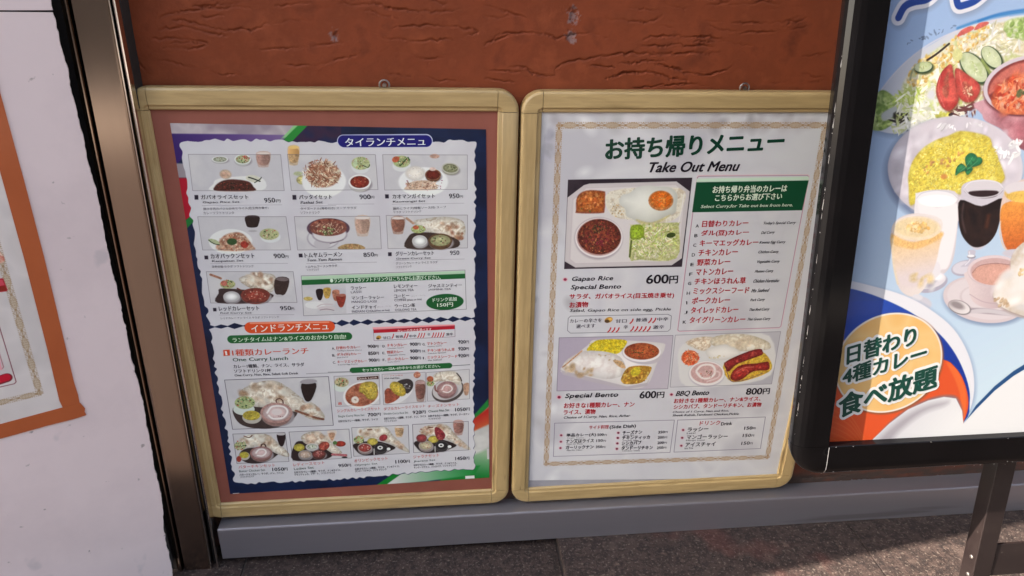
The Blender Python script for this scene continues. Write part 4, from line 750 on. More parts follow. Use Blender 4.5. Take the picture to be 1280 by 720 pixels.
('p',[(392.2,285.5),(393.3,299.6),(403.1,304.8),(421.3,287.1),(418.6,279.2),(406.3,270.7),(393.1,269.6)],('n',[(200,95,59),(179,74,49)],9),1.5,1,0),
('p',[(403.2,307.6),(408.4,318.6),(420.2,318.1),(431.6,306.4),(434.6,290.8),(426.0,284.6),(412.0,291.7)],(230,195,39),2,1,0.2),
('c',(419.2,303.6),(8.7,-9.5),(-7.8,-10.1),56,'g',2.2,[(243,225,88),(204,164,29)]),
('p',[(454.8,317.8),(474.8,316.9),(471.8,275.5),(467.6,269.6),(459.4,270.0),(455.6,276.2)],(177,148,133),1,1,0),
('p',[(455.8,310.7),(473.5,309.9),(470.4,279.1),(457.1,279.7)],('g',(454.1,294.2),(474.2,293.3),(168,104,86),(122,76,63)),1,1,0),
('e',(464.8,315.5),(9.5,-0.4),(-0.1,-3.8),(200,158,147),1,0),
('e',(458.7,333.7),(7.1,-0.2),(-0.3,-7.2),(220,126,88),1,0),
('c',(458.7,333.7),(6.1,-0.2),(-0.2,-6.1),14,'b',2.0,[(240,158,118),(194,84,59),(230,216,167)]),
('p',[(477.3,338.5),(563.7,342.9),(564.2,272.2),(478.0,270.3)],('n',[(210,210,204),(200,200,198),(204,204,201)],40),0.8,0,0),
('e',(520.0,294.2),(31.9,10.7),(6.9,-26.5),(82,72,68),1.5,0),
('e',(518.9,297.1),(29.5,9.9),(6.0,-23.1),(200,197,190),1.5,0),
('p',[(491.9,331.9),(508.7,340.1),(534.9,338.5),(544.5,327.0),(546.8,307.2),(532.3,310.6),(505.9,317.3),(489.1,315.2)],('n',[(230,223,196),(220,206,175),(238,235,212),(208,187,151),(232,227,202)],12),1.5,1,0.15),
('s',[(538.5,334.2),(545.6,324.1),(548.0,315.6)],2.24,(61,47,39),0.8,1,0),
('e',(484.8,312.6),(8.1,-0.3),(-0.2,-6.7),(183,200,118),1.0,0),
('e',(484.5,323.2),(6.7,-0.2),(-0.1,-6.7),(220,101,55),1.0,0),
('c',(485.6,315.4),(7.6,-0.3),(-0.2,-7.3),20,'b',2.2,[(183,215,118),(229,239,201),(92,137,59),(234,95,68),(224,210,147),(61,95,49)]),
('e',(519.7,292.3),(20.9,3.4),(2.4,-17.6),(153,147,147),3,0),
('e',(517.6,293.2),(18.9,3.1),(2.4,-17.5),(147,103,99),1.0,0),
('e',(517.7,298.5),(20.5,3.4),(2.4,-17.5),(179,126,121),1.0,0),
('e',(517.7,298.5),(17.2,2.8),(1.9,-14.0),(210,158,147),1,0.25),
('s',[(508.0,297.5),(514.2,307.2),(525.0,305.3),(528.5,296.6),(520.0,289.9),(510.4,292.3)],2.52,(240,235,224),2,1,0),
('s',[(493.8,306.6),(494.8,296.7),(499.5,292.2)],3.36,(153,89,78),0.8,1,0),
('p',[(551.6,307.0),(563.2,309.3),(561.3,283.8),(553.9,283.6)],(210,158,118),2,1,0),
('p',[(84.4,209.7),(187.2,208.1),(187.9,135.2),(83.2,136.1)],('n',[(210,210,204),(200,200,198),(204,204,201)],40),0.8,0,0),
('p',[(89.6,154.8),(105.3,136.1),(137.4,135.5),(163.2,150.6),(173.1,167.8),(109.9,173.7)],(57,43,39),2,1,0),
('p',[(100.8,196.6),(117.8,206.7),(149.4,206.3),(167.2,188.1),(188.3,159.3),(187.0,146.7),(163.9,156.9),(138.1,177.2),(109.9,173.7),(100.9,181.7)],('n',[(230,223,196),(220,206,175),(238,235,212),(208,187,151),(232,227,202)],12),1,1,0.2),
('c',(135.6,189.8),(33.6,-1.8),(-1.7,-14.9),22,'n',5,[(210,185,147),(240,237,212),(183,143,102)]),
('s',[(105.7,203.7),(115.0,199.5),(121.5,204.1)],2.16,(133,74,39),0.8,1,0),
('e',(94.7,179.6),(11.8,-0.7),(-1.2,-10.0),(194,200,127),1.0,0),
('c',(95.0,182.0),(11.0,-0.6),(-1.5,-12.4),44,'b',2.4,[(183,215,118),(229,239,201),(92,137,59),(234,95,68),(224,210,147),(61,95,49)]),
('e',(100.5,154.2),(10.7,-0.6),(-1.3,-10.6),(190,185,167),1,0),
('e',(100.2,156.7),(9.1,-0.5),(-1.0,-8.0),(210,195,43),1,0),
('s',[(135.8,174.8),(138.1,180.9),(143.6,181.4),(145.5,175.5)],3.0,(92,53,43),0.8,1,0),
('e',(136.1,153.9),(22.8,-1.3),(-1.9,-16.7),(153,147,147),3,0),
('e',(133.9,154.9),(20.6,-1.2),(-1.9,-16.7),(142,95,86),1.0,0),
('e',(134.5,159.8),(22.3,-1.2),(-1.9,-16.6),(173,116,106),1.0,0),
('e',(134.5,159.8),(18.7,-1.0),(-1.5,-13.3),(218,185,176),1,0.25),
('s',[(124.2,160.4),(131.2,168.8),(141.1,168.3),(144.2,160.5),(136.3,152.6),(126.4,154.0)],3.0,(240,237,226),2,1,0),
('p',[(170.7,205.2),(187.7,204.8),(181.3,177.3),(173.3,177.3)],(45,28,31),1,1,0),
('e',(179.0,204.8),(8.7,-0.5),(-0.4,-3.4),(194,189,186),1,0),
('e',(88.6,147.3),(4.8,-0.3),(-0.9,-7.6),(210,63,43),1.0,0),
('p',[(195.3,208.9),(315.8,210.1),(316.0,136.8),(196.1,136.0)],('n',[(210,210,204),(200,200,198),(204,204,201)],40),0.8,0,0),
('p',[(196.3,138.5),(201.8,173.7),(219.0,185.3),(273.7,162.2),(276.4,144.2),(251.1,135.4)],(53,38,37),2,1,0),
('p',[(217.9,195.3),(235.0,206.8),(257.0,205.7),(271.6,187.5),(297.6,153.2),(280.9,149.1),(254.1,170.9),(226.3,177.4)],('n',[(230,223,196),(220,206,175),(238,235,212),(208,187,151),(232,227,202)],12),1,1,0.2),
('c',(247.7,191.3),(24.1,-1.3),(-1.1,-12.5),18,'n',5,[(230,210,176),(210,168,127)]),
('p',[(271.1,206.2),(290.3,206.5),(282.4,181.9),(276.3,182.3)],(226,210,186),1,1,0),
('p',[(273.7,201.1),(286.5,201.2),(281.5,184.5),(277.5,184.7)],(230,168,118),2,1,0),
('e',(296.0,174.2),(10.6,-0.6),(-0.5,-7.1),(200,53,35),1,0.3),
('e',(285.1,177.3),(4.4,-0.3),(-0.4,-4.6),(92,147,59),1.0,0),
('e',(262.2,170.4),(11.0,4.3),(2.1,-10.1),(210,74,55),1.5,0.2),
('c',(262.2,170.4),(9.3,-0.5),(-0.7,-7.5),16,'b',2.4,[(240,126,88),(173,43,33)]),
('e',(211.9,169.4),(11.2,-0.6),(-0.9,-9.5),(210,195,49),1,0.2),
('e',(238.8,166.7),(13.2,-0.7),(-0.8,-8.6),(153,147,147),3,0),
('e',(237.5,167.2),(11.9,-0.7),(-0.7,-8.6),(171,172,165),1.0,0),
('e',(237.8,169.7),(12.9,-0.7),(-0.8,-8.5),(210,210,202),1.0,0),
('e',(237.8,169.7),(10.8,-0.5),(-0.6,-6.8),(194,206,176),1,0.25),
('c',(237.8,169.7),(9.3,-0.5),(-0.5,-5.6),10,'b',2,[(92,126,68),(230,233,216)]),
('e',(223.4,147.1),(14.4,-0.8),(-1.1,-11.2),(153,147,147),3,0),
('e',(222.0,147.7),(13.0,-0.7),(-1.0,-11.2),(124,120,116),1.0,0),
('e',(222.3,151.1),(14.2,-0.8),(-1.0,-11.2),(153,147,141),1.0,0),
('e',(222.3,151.1),(11.9,-0.7),(-0.8,-8.9),(210,179,147),1,0.25),
('c',(222.3,151.1),(10.2,-0.6),(-0.7,-7.4),12,'b',2,[(230,216,196)]),
('e',(251.5,147.0),(14.5,-0.9),(-0.9,-10.7),(153,147,147),3,0),
('e',(250.1,147.6),(13.1,-0.8),(-0.9,-10.7),(92,52,43),1.0,0),
('e',(250.4,150.8),(14.2,-0.8),(-0.9,-10.7),(112,63,53),1.0,0),
('e',(250.4,150.8),(11.9,-0.7),(-0.8,-8.6),(173,74,65),1,0.25),
('c',(250.4,150.8),(10.2,-0.6),(-0.6,-7.1),20,'b',2,[(230,168,147),(133,32,35)]),
('s',[(277.7,148.0),(305.2,144.6)],5.72,(218,105,108),0.8,1,0),
('e',(301.8,139.7),(6.1,-0.4),(-0.2,-2.1),(31,28,29),1.0,0),
('p',[(321.4,213.1),(437.0,213.9),(436.7,142.4),(321.0,140.7)],('n',[(210,210,204),(200,200,198),(204,204,201)],40),0.8,0,0),
('p',[(323.9,172.6),(325.9,156.8),(340.4,142.9),(373.5,142.7),(395.9,150.2),(407.4,160.4),(368.7,177.4)],(47,34,33),2,1,0),
('p',[(337.5,201.7),(353.2,211.5),(390.0,211.0),(406.4,187.5),(435.9,150.7),(429.1,147.0),(388.2,173.7),(358.1,183.3),(341.0,188.3)],('n',[(230,223,196),(220,206,175),(238,235,212),(208,187,151),(232,227,202)],12),1,1,0.2),
('c',(365.5,199.0),(28.2,-1.5),(-0.6,-10.7),18,'n',5,[(230,210,176),(194,147,102),(240,237,212)]),
('c',(414.3,165.5),(11.7,-12.4),(-2.0,-2.9),8,'n',4,[(194,147,108),(218,185,147)]),
('s',[(354.0,206.2),(361.5,206.3)],2.97,(153,89,59),0.8,1,0),
('e',(361.6,175.9),(10.9,-0.6),(-0.5,-9.1),(222,200,59),1.5,0.2),
('e',(346.3,156.7),(15.1,-0.8),(-0.8,-12.5),(153,147,147),3,0),
('e',(344.8,157.4),(13.7,-0.7),(-0.7,-12.5),(142,128,120),1.0,0),
('e',(345.0,161.2),(14.9,-0.9),(-0.7,-12.5),(173,158,147),1.0,0),
('e',(345.0,161.2),(12.5,-0.7),(-0.6,-10.0),(194,63,55),1,0.25),
('c',(345.0,161.2),(10.7,-0.6),(-0.5,-8.3),12,'b',2,[(230,126,98),(240,216,186)]),
('e',(379.0,154.9),(14.4,-0.8),(-0.6,-12.5),(153,147,147),3,0),
('e',(377.7,155.6),(12.9,-0.7),(-0.7,-12.5),(58,55,56),1.0,0),
('e',(377.8,159.3),(14.1,-0.7),(-0.6,-12.5),(71,68,68),1.0,0),
('e',(377.8,159.3),(11.9,-0.6),(-0.5,-9.9),(45,43,43),1,0.25),
('e',(376.6,160.0),(5.7,-0.4),(-0.3,-4.9),(230,235,224),1.5,0),
('e',(376.6,160.0),(2.6,-0.2),(-0.2,-2.2),(61,59,59),1,0),
('s',[(363.7,157.4),(363.4,143.2)],2.16,(194,195,186),0.8,1,0),
('e',(394.0,155.7),(3.9,-0.2),(-0.2,-3.8),(234,241,229),1,0),
('e',(334.1,181.9),(10.8,-0.5),(-0.6,-9.1),(183,200,118),1.0,0),
('c',(335.2,183.2),(10.4,-0.5),(-0.5,-9.1),40,'b',2.2,[(183,215,118),(229,239,201),(92,137,59),(234,95,68),(224,210,147),(61,95,49)]),
('e',(384.4,184.6),(8.3,3.3),(1.8,-7.6),(194,53,59),1.5,0.2),
('p',[(409.6,211.3),(427.0,210.4),(424.4,187.2),(420.7,184.1),(413.7,184.4),(410.4,188.0)],(221,194,155),1,1,0),
('p',[(410.5,207.3),(425.8,206.5),(423.2,189.3),(411.7,189.9)],('g',(409.0,198.0),(426.5,197.1),(243,196,129),(185,143,94)),1,1,0),
('e',(418.3,209.8),(8.2,-0.4),(-0.1,-2.1),(224,215,201),1,0),
('p',[(445.7,214.8),(561.6,217.0),(561.9,143.7),(445.7,143.3)],('n',[(210,210,204),(200,200,198),(204,204,201)],40),0.8,0,0),
('p',[(449.9,171.7),(452.5,155.8),(467.7,141.8),(501.4,141.6),(524.0,149.1),(535.4,159.5),(495.3,176.6)],(47,34,33),2,1,0),
('p',[(462.7,201.2),(478.3,211.0),(515.8,210.5),(533.3,186.8),(564.7,149.6),(557.9,145.9),(515.3,172.8),(484.3,182.6),(466.7,187.6)],('n',[(230,223,196),(220,206,175),(238,235,212),(208,187,151),(232,227,202)],12),1,1,0.2),
('c',(491.3,198.4),(28.8,-1.5),(-0.2,-10.8),18,'n',5,[(230,210,176),(194,147,102),(240,237,212)]),
('c',(542.1,164.6),(12.4,-12.5),(-1.9,-2.9),8,'n',4,[(194,147,108),(218,185,147)]),
('s',[(479.3,205.6),(487.0,205.8)],2.86,(153,89,59),0.8,1,0),
('e',(488.2,175.1),(11.1,-0.6),(-0.2,-9.2),(222,200,59),1.5,0.2),
('e',(473.2,155.7),(15.5,-0.8),(-0.3,-12.6),(153,147,147),3,0),
('e',(471.7,156.4),(13.9,-0.7),(-0.3,-12.6),(142,128,120),1.0,0),
('e',(471.8,160.2),(15.1,-0.8),(-0.3,-12.6),(173,158,147),1.0,0),
('e',(471.8,160.2),(12.7,-0.7),(-0.3,-10.0),(210,200,147),1,0.25),
('c',(471.8,160.2),(10.9,-0.6),(-0.2,-8.3),12,'b',2,[(230,126,98),(240,216,186)]),
('e',(506.6,153.9),(14.7,-0.8),(-0.2,-12.7),(153,147,147),3,0),
('e',(505.2,154.6),(13.2,-0.7),(-0.2,-12.6),(58,55,56),1.0,0),
('e',(505.3,158.4),(14.3,-0.8),(-0.2,-12.6),(71,68,68),1.0,0),
('e',(505.3,158.4),(12.0,-0.7),(-0.2,-10.1),(45,43,43),1,0.25),
('e',(503.9,159.0),(5.8,-0.3),(-0.1,-4.9),(230,235,224),1.5,0),
('e',(503.9,159.0),(2.7,-0.1),(0.0,-2.2),(61,59,59),1,0),
('s',[(490.9,156.4),(491.1,142.1)],2.16,(194,195,186),0.8,1,0),
('e',(521.8,154.7),(4.1,-0.2),(0.0,-3.8),(234,241,229),1,0),
('e',(464.4,177.2),(11.3,-0.6),(-0.2,-9.2),(153,147,147),3,0),
('e',(463.3,177.7),(10.2,-0.5),(-0.2,-9.2),(124,60,56),1.0,0),
('e',(463.4,180.5),(11.1,-0.6),(-0.2,-9.2),(153,74,68),1.0,0),
('e',(463.4,180.5),(9.3,-0.5),(-0.2,-7.4),(194,63,65),1,0.25),
('p',[(491.6,204.5),(501.5,202.7),(512.4,187.3),(510.0,175.3),(498.8,173.2),(492.4,185.7)],('n',[(194,53,59),(153,32,43),(210,84,78)],6),1.5,1,0),
('p',[(530.5,218.8),(551.8,217.7),(549.5,186.9),(545.2,182.7),(536.6,183.1),(532.4,187.8)],(193,160,144),1,1,0),
('p',[(531.7,213.5),(550.5,212.5),(548.0,189.6),(533.9,190.4)],('g',(530.4,201.2),(551.7,200.1),(197,127,108),(143,93,78)),1,1,0),
('e',(541.1,216.9),(10.1,-0.5),(0.0,-2.9),(204,168,157),1,0),
('c',(470.6,200.2),(12.3,-0.6),(-0.2,-8.0),16,'b',3,[(230,158,127),(210,185,147)]),
('s',[(86.2,783.3),(238.9,782.5),(238.4,718.4),(83.7,719.5)],0.55,(106,99,104),0.5,0,1),
('s',[(250.2,783.0),(399.8,782.3),(401.1,719.1),(250.5,718.4)],0.59,(106,99,104),0.5,0,1),
('s',[(412.4,782.2),(560.4,781.4),(560.3,718.5),(412.8,718.3)],0.58,(106,99,104),0.5,0,1),
('s',[(85.0,672.1),(236.4,670.4),(238.2,606.6),(84.2,609.2)],0.6,(106,99,104),0.5,0,1),
('s',[(250.9,670.3),(401.5,669.4),(401.4,606.1),(250.5,606.3)],0.63,(106,99,104),0.5,0,1),
('s',[(413.2,670.6),(560.6,669.8),(560.5,605.1),(413.5,606.2)],0.64,(106,99,104),0.5,0,1),
('s',[(84.2,566.9),(238.4,563.7),(239.3,500.6),(83.1,503.6)],0.66,(106,99,104),0.5,0,1),
('s',[(252.1,555.0),(555.7,560.5),(558.0,477.8),(248.9,472.3)],0.68,(86,89,90),0.5,0,1),
('s',[(377.7,439.0),(535.4,442.0),(535.6,418.3),(377.8,414.5)],0.68,(122,95,108),0.5,0,1),
('s',[(85.4,337.0),(284.5,336.9),(285.0,220.7),(85.4,221.0)],0.9,(51,47,59),0.5,0,1),
('s',[(295.0,337.0),(383.5,337.6),(381.8,267.5),(293.2,265.9)],0.67,(106,99,104),0.5,0,1),
('s',[(389.3,338.1),(475.4,339.4),(474.8,269.0),(388.9,265.7)],0.65,(106,99,104),0.5,0,1),
('s',[(477.3,338.5),(563.7,342.9),(564.2,272.2),(478.0,270.3)],0.65,(106,99,104),0.5,0,1),
('s',[(84.4,209.7),(187.2,208.1),(187.9,135.2),(83.2,136.1)],0.72,(61,57,65),0.5,0,1),
('s',[(195.3,208.9),(315.8,210.1),(316.0,136.8),(196.1,136.0)],0.75,(61,57,65),0.5,0,1),
('s',[(321.4,213.1),(437.0,213.9),(436.7,142.4),(321.0,140.7)],0.68,(61,57,65),0.5,0,1),
('s',[(445.7,214.8),(561.6,217.0),(561.9,143.7),(445.7,143.3)],0.7,(61,57,65),0.5,0,1),
('p',[(554.7,75.2),(574.7,75.5),(575.2,67.4),(555.0,67.4)],(226,225,220),0.6,0,0),
('p',[(601.0,144.7),(607.9,144.3),(608.7,116.9),(602.2,117.3)],(204,200,196),0.6,0,0),
('p',[(64.9,59.9),(77.9,59.9),(77.8,56.0),(64.5,56.9)],(214,210,206),0.6,0,0),
('p',[(85.4,711.6),(91.6,711.6),(90.9,703.4),(84.6,703.4)],(41,36,49),1,0,0),
('p',[(251.5,710.3),(257.9,710.2),(257.6,701.9),(251.1,701.9)],(41,36,49),1,0,0),
('p',[(413.1,710.2),(419.5,710.1),(419.4,702.7),(413.2,702.7)],(41,36,49),1,0,0),
('s',[(95.3,692.4),(231.8,692.5)],0.53,(153,149,153),0.8,0,0),
('s',[(311.7,692.7),(392.6,692.5)],0.53,(153,149,153),0.8,0,0),
('s',[(424.6,691.7),(554.2,692.4)],0.55,(153,149,153),0.8,0,0),
('s',[(94.3,582.4),(230.2,580.4)],0.7,(153,149,153),0.8,0,0),
('s',[(263.8,690.0),(325.5,690.3)],0.68,(153,149,153),0.8,0,0),
('s',[(263.9,579.1),(317.2,578.8)],0.73,(153,149,153),0.8,0,0),
('s',[(288.3,580.0),(391.4,579.7)],0.73,(153,149,153),0.8,0,0),
('s',[(426.9,582.7),(554.5,583.0)],0.75,(153,149,153),0.8,0,0),
('s',[(95.1,478.4),(231.3,475.3)],0.77,(153,149,153),0.8,0,0),
('p',[(85.5,598.2),(91.9,598.1),(91.4,591.0),(85.0,591.1)],(41,36,49),1,0,0),
('p',[(251.7,599.1),(258.3,599.0),(258.2,591.8),(251.6,591.9)],(41,36,49),1,0,0),
('p',[(413.2,598.9),(419.9,598.8),(419.6,591.5),(413.1,591.6)],(41,36,49),1,0,0),
('p',[(85.8,493.3),(91.7,493.1),(91.1,486.2),(85.4,486.3)],(41,36,49),1,0,0)]
OPS_B2=[
('p',[(12.1,872.3),(661.4,873.3),(658.4,-7.0),(0.9,37.5)],('n',[(193,192,194),(214,214,212),(206,206,207),(211,212,211)],120),0.5,0,0),
('c',(88.6,450.1),(64.9,-2.1),(23.4,-488.4),20,'n',12,[(202,201,200),(216,217,214)]),
('c',(302.3,844.5),(257.2,-0.2),(2.2,-17.2),40,'n',12,[(191,188,188),(213,213,210),(183,180,181)]),
('c',(57.5,797.5),(6.3,-0.1),(1.2,-26.7),26,'n',7,[(183,182,186),(175,174,181)]),
('b',[(68.7,835.3),(564.1,834.8),(582.5,85.8),(74.7,98.3)],11,(195,165,113),(133,96,64)),
('p',[(89.7,736.6),(323.8,738.2),(325.4,559.0),(91.4,559.8)],('n',[(42,34,42),(59,49,56)],30),0.6,0,0),
('p',[(90.6,702.8),(119.8,726.1),(129.8,728.9),(294.2,731.4),(322.0,712.0),(322.4,696.8),(323.2,577.1),(304.5,562.8),(113.2,562.5),(91.8,575.9)],(222,215,210),1.2,0,0.1),
('p',[(99.0,699.7),(123.0,721.6),(294.7,726.6),(315.2,710.5),(317.7,578.9),(300.7,569.2),(112.8,569.0),(99.5,578.9)],(204,195,192),1.5,0,0),
('p',[(102.0,698.1),(124.6,719.6),(293.5,724.3),(313.3,709.1),(315.6,580.6),(298.8,571.8),(113.3,571.5),(102.5,580.5)],(220,214,208),1.5,0,0),
('p',[(108.6,704.0),(124.8,715.7),(155.6,714.5),(161.3,707.9),(162.1,677.7),(155.7,671.7),(111.3,672.4),(108.0,678.5)],(156,84,58),2,1,0),
('p',[(109.6,702.5),(126.4,714.2),(154.2,712.4),(159.5,704.9),(159.5,680.2),(152.6,674.2),(112.6,675.4),(109.3,681.5)],('n',[(204,115,48),(177,84,33),(222,140,68)],7),1.5,1,0.2),
('c',(134.9,694.7),(22.1,-0.3),(1.2,-17.5),44,'b',4.0,[(214,126,58),(183,88,39),(235,157,87),(156,74,33),(222,146,87)]),
('c',(125.7,678.3),(11.8,-0.2),(0.2,-3.7),10,'b',2.4,[(94,105,48),(214,126,77)]),
('p',[(170.3,713.7),(301.7,718.2),(312.1,681.7),(299.8,657.2),(255.2,648.6),(218.1,657.0),(175.3,668.4)],('n',[(222,215,190),(235,230,208),(208,194,163)],8),2,1,0),
('c',(239.3,687.3),(66.8,-0.9),(3.4,-34.4),330,'g',1.9,[(235,232,212),(214,203,167),(243,242,223)]),
('c',(189.6,675.8),(14.9,-0.2),(1.0,-12.2),24,'b',2.2,[(198,167,116),(214,188,136)]),
('p',[(188.5,695.5),(193.0,706.0),(207.4,710.3),(219.7,720.6),(238.5,724.8),(259.5,722.2),(283.6,719.9),(298.6,706.2),(299.6,684.9),(298.4,669.6),(278.2,660.7),(269.9,653.0),(246.3,646.3),(230.8,650.6),(218.0,658.5),(205.4,664.9),(201.2,678.7),(191.7,686.4)],('g',(224.0,722.0),(267.3,648.4),(235,236,222),(214,215,198)),3,1,0.12),
('p',[(224.0,658.4),(254.9,651.7),(289.6,666.7),(272.9,653.0),(243.4,645.1)],(208,199,136),4,1,0),
('e',(268.5,694.5),(24.0,-0.3),(2.1,-19.6),(243,157,87),2,0.2),
('e',(268.3,696.0),(20.4,-0.2),(1.8,-16.4),('n',[(243,128,35),(239,109,29),(243,157,68)],9),2,0.15),
('c',(268.0,699.0),(15.0,-0.1),(1.1,-10.9),12,'b',1.5,[(243,199,146),(243,178,107)]),
('e',(154.9,620.7),(46.9,-0.9),(3.0,-43.1),(183,172,173),4,0),
('e',(155.4,622.2),(45.9,-0.8),(2.8,-40.1),(235,228,222),1.2,0),
('e',(155.3,623.5),(43.2,-0.8),(2.6,-37.5),(198,157,146),1.5,0),
('e',(156.1,624.4),(41.7,-0.8),(2.5,-35.5),('n',[(115,46,39),(156,74,48),(88,36,33),(135,63,42)],8),1.5,0.25),
('c',(156.1,624.4),(36.3,-0.7),(2.2,-31.1),230,'b',2.6,[(156,63,44),(94,42,35),(183,94,58),(125,42,48),(204,136,87),(83,63,39),(146,88,48),(108,32,39)]),
('c',(151.9,641.0),(10.8,-0.1),(0.6,-8.1),26,'b',2.2,[(46,63,33),(63,84,42)]),
('c',(158.2,615.9),(18.2,-0.4),(0.6,-8.2),22,'b',3,[(135,36,58),(115,32,48)]),
('p',[(214.9,643.1),(222.0,647.6),(303.6,650.9),(309.1,643.0),(312.2,577.4),(237.9,575.8),(219.0,579.5)],('n',[(198,199,116),(214,215,155),(177,184,107),(222,215,175)],10),2,1,0),
('c',(263.3,613.8),(44.8,-0.8),(3.5,-33.8),320,'s',4.5,[(214,224,146),(177,199,87),(237,236,200),(156,178,77),(222,199,146),(204,215,116),(235,224,185)]),
('c',(273.6,589.6),(37.3,-0.8),(1.2,-11.7),90,'g',2.2,[(235,232,198),(204,194,146),(218,205,165)]),
('p',[(216.2,644.6),(237.3,645.8),(242.5,623.7),(227.8,617.7),(216.8,621.1)],(156,184,48),2,1,0.2),
('c',(227.9,633.5),(9.1,-0.2),(1.1,-12.7),24,'b',3,[(177,205,58),(125,157,39)]),
('s',[(218.9,614.7),(218.7,582.7)],3.84,(100,115,42),0.8,1,0),
('e',(295.9,625.3),(8.9,1.5),(1.4,-5.0),(63,78,33),1,0),
('s',[(308.2,650.8),(310.6,681.7),(311.8,709.1)],1.55,(239,234,225),0.8,1,0),
('p',[(88.7,410.3),(325.2,406.9),(328.3,279.1),(89.9,284.7)],('g',(89.0,406.0),(325.2,288.6),(177,167,181),(198,190,196)),0.6,0,0),
('p',[(96.2,335.3),(99.7,344.1),(148.0,390.8),(170.6,403.0),(293.8,391.8),(311.0,380.1),(298.7,344.8),(281.9,290.6),(239.7,284.1),(181.9,299.8),(104.6,326.0)],(233,229,222),1.5,1,0.1),
('p',[(96.3,334.4),(239.3,288.8),(281.4,296.2),(286.2,308.9),(282.2,288.2),(239.9,282.3),(173.8,300.1),(100.7,323.9)],(191,183,186),2,0,0),
('p',[(148.0,377.6),(157.5,394.8),(174.5,402.8),(225.7,400.1),(225.1,383.4),(210.5,368.5),(180.4,375.5)],('n',[(237,215,39),(224,194,29),(243,230,68)],4),1.5,1,0),
('c',(187.2,389.3),(35.6,-1.4),(1.0,-13.2),120,'g',1.5,[(243,234,77),(222,192,29),(241,219,48)]),
('p',[(97.9,342.0),(110.6,361.5),(142.9,377.8),(188.4,373.8),(217.0,361.6),(231.0,338.6),(226.9,316.1),(193.2,309.3),(144.4,322.0),(108.1,334.8)],('n',[(235,231,222),(224,215,204),(241,238,227)],14),2,1,0.12),
('c',(131.8,333.8),(39.7,-9.6),(-1.1,-11.5),20,'n',5,[(214,188,146),(231,215,185),(198,167,124)]),
('c',(189.2,362.7),(31.8,-1.2),(0.7,-8.9),14,'b',3,[(214,194,155),(239,232,216)]),
('p',[(203.8,353.2),(222.0,350.2),(232.2,334.0),(219.1,336.9)],(214,174,122),2,1,0),
('s',[(137.0,378.1),(111.1,352.6),(99.8,341.9)],2.7,(198,146,97),2,1,0),
('e',(263.7,365.1),(42.6,-8.2),(-0.6,-23.1),(198,190,192),3,0),
('e',(263.3,369.6),(40.2,-1.6),(2.2,-22.5),(241,236,229),1.2,0),
('e',(262.7,372.3),(36.9,-1.5),(1.9,-19.8),('n',[(177,80,42),(198,105,58),(156,63,35)],6),1.5,0.2),
('c',(261.9,372.3),(31.2,-1.2),(1.4,-15.2),70,'b',2,[(214,126,68),(146,53,29),(198,94,48),(94,84,39)]),
('c',(251.7,374.5),(16.0,-0.7),(0.7,-7.2),16,'s',3,[(83,84,39),(104,63,33)]),
('p',[(225.2,311.6),(239.2,336.0),(279.4,336.6),(287.6,327.1),(271.0,298.0),(238.8,294.4),(227.0,300.0)],('n',[(204,157,58),(177,126,39),(222,178,77)],5),1.5,1,0),
('c',(257.2,315.7),(27.7,-1.2),(1.6,-17.6),40,'b',4,[(222,188,68),(198,136,48),(235,209,107),(156,101,39)]),
('e',(254.4,324.0),(9.2,6.0),(5.3,-8.9),(214,194,48),1.5,0),
('p',[(329.7,407.4),(555.6,407.7),(558.1,280.4),(332.9,282.8)],('g',(337.0,402.1),(543.2,282.2),(214,212,210),(183,182,186)),0.6,0,0),
('p',[(345.6,329.9),(348.3,384.8),(436.0,398.5),(532.7,398.4),(552.5,303.4),(453.2,280.9),(366.7,284.8)],(222,221,214),4,1,0),
('p',[(353.8,389.7),(377.0,400.6),(411.1,399.4),(410.3,382.5),(396.8,367.6),(370.8,377.2)],('n',[(235,221,194),(224,205,173),(243,234,210),(212,186,149),(237,226,200)],12),2,1,0.1),
('p',[(411.1,399.4),(450.3,406.4),(491.5,401.5),(531.9,384.7),(538.1,367.3),(497.6,363.7),(446.8,367.4),(410.3,382.5)],('n',[(231,224,200),(214,199,165),(239,234,214)],10),2,1,0.1),
('p',[(399.7,369.2),(432.2,381.7),(454.7,377.4),(476.3,359.3),(453.0,346.4),(415.4,346.2)],(233,230,218),3,1,0.1),
('c',(475.6,383.4),(25.2,-0.9),(1.6,-10.3),10,'n',6,[(208,188,155),(222,209,179)]),
('c',(423.8,352.8),(19.0,-0.8),(0.7,-4.9),12,'b',2.4,[(222,205,146)]),
('e',(368.3,352.6),(18.8,-0.8),(2.3,-18.1),(229,115,68),2,0),
('c',(368.3,352.6),(18.8,-0.8),(2.2,-17.4),110,'s',3.4,[(239,94,39),(243,146,87),(222,63,29),(243,188,146)]),
('p',[(443.5,336.3),(510.3,363.2),(542.4,342.8),(546.4,310.8),(471.2,289.1)],('n',[(235,199,68),(214,167,48)],6),2,1,0),
('s',[(444.2,338.0),(455.1,311.2),(467.7,291.0),(496.2,293.3),(532.4,307.8)],1.75,(135,94,87),0.8,1,0),
('p',[(444.4,336.3),(459.1,347.9),(494.4,363.8),(517.4,368.1),(523.7,362.7),(524.6,354.0),(500.7,344.5),(471.1,331.7),(457.5,316.4),(450.3,322.0)],('n',[(156,46,42),(125,32,33),(183,74,62)],6),1.5,1,0.3),
('p',[(463.1,300.2),(466.8,317.8),(483.8,331.1),(515.3,333.4),(538.7,336.6),(543.6,332.2),(544.5,316.2),(512.1,314.0),(489.5,295.4),(474.0,291.8)],('n',[(183,53,42),(146,36,33),(208,88,68)],6),1.5,1,0.3),
('s',[(473.8,313.9),(491.4,323.8),(510.3,324.7)],2.16,(218,115,93),2,1,0),
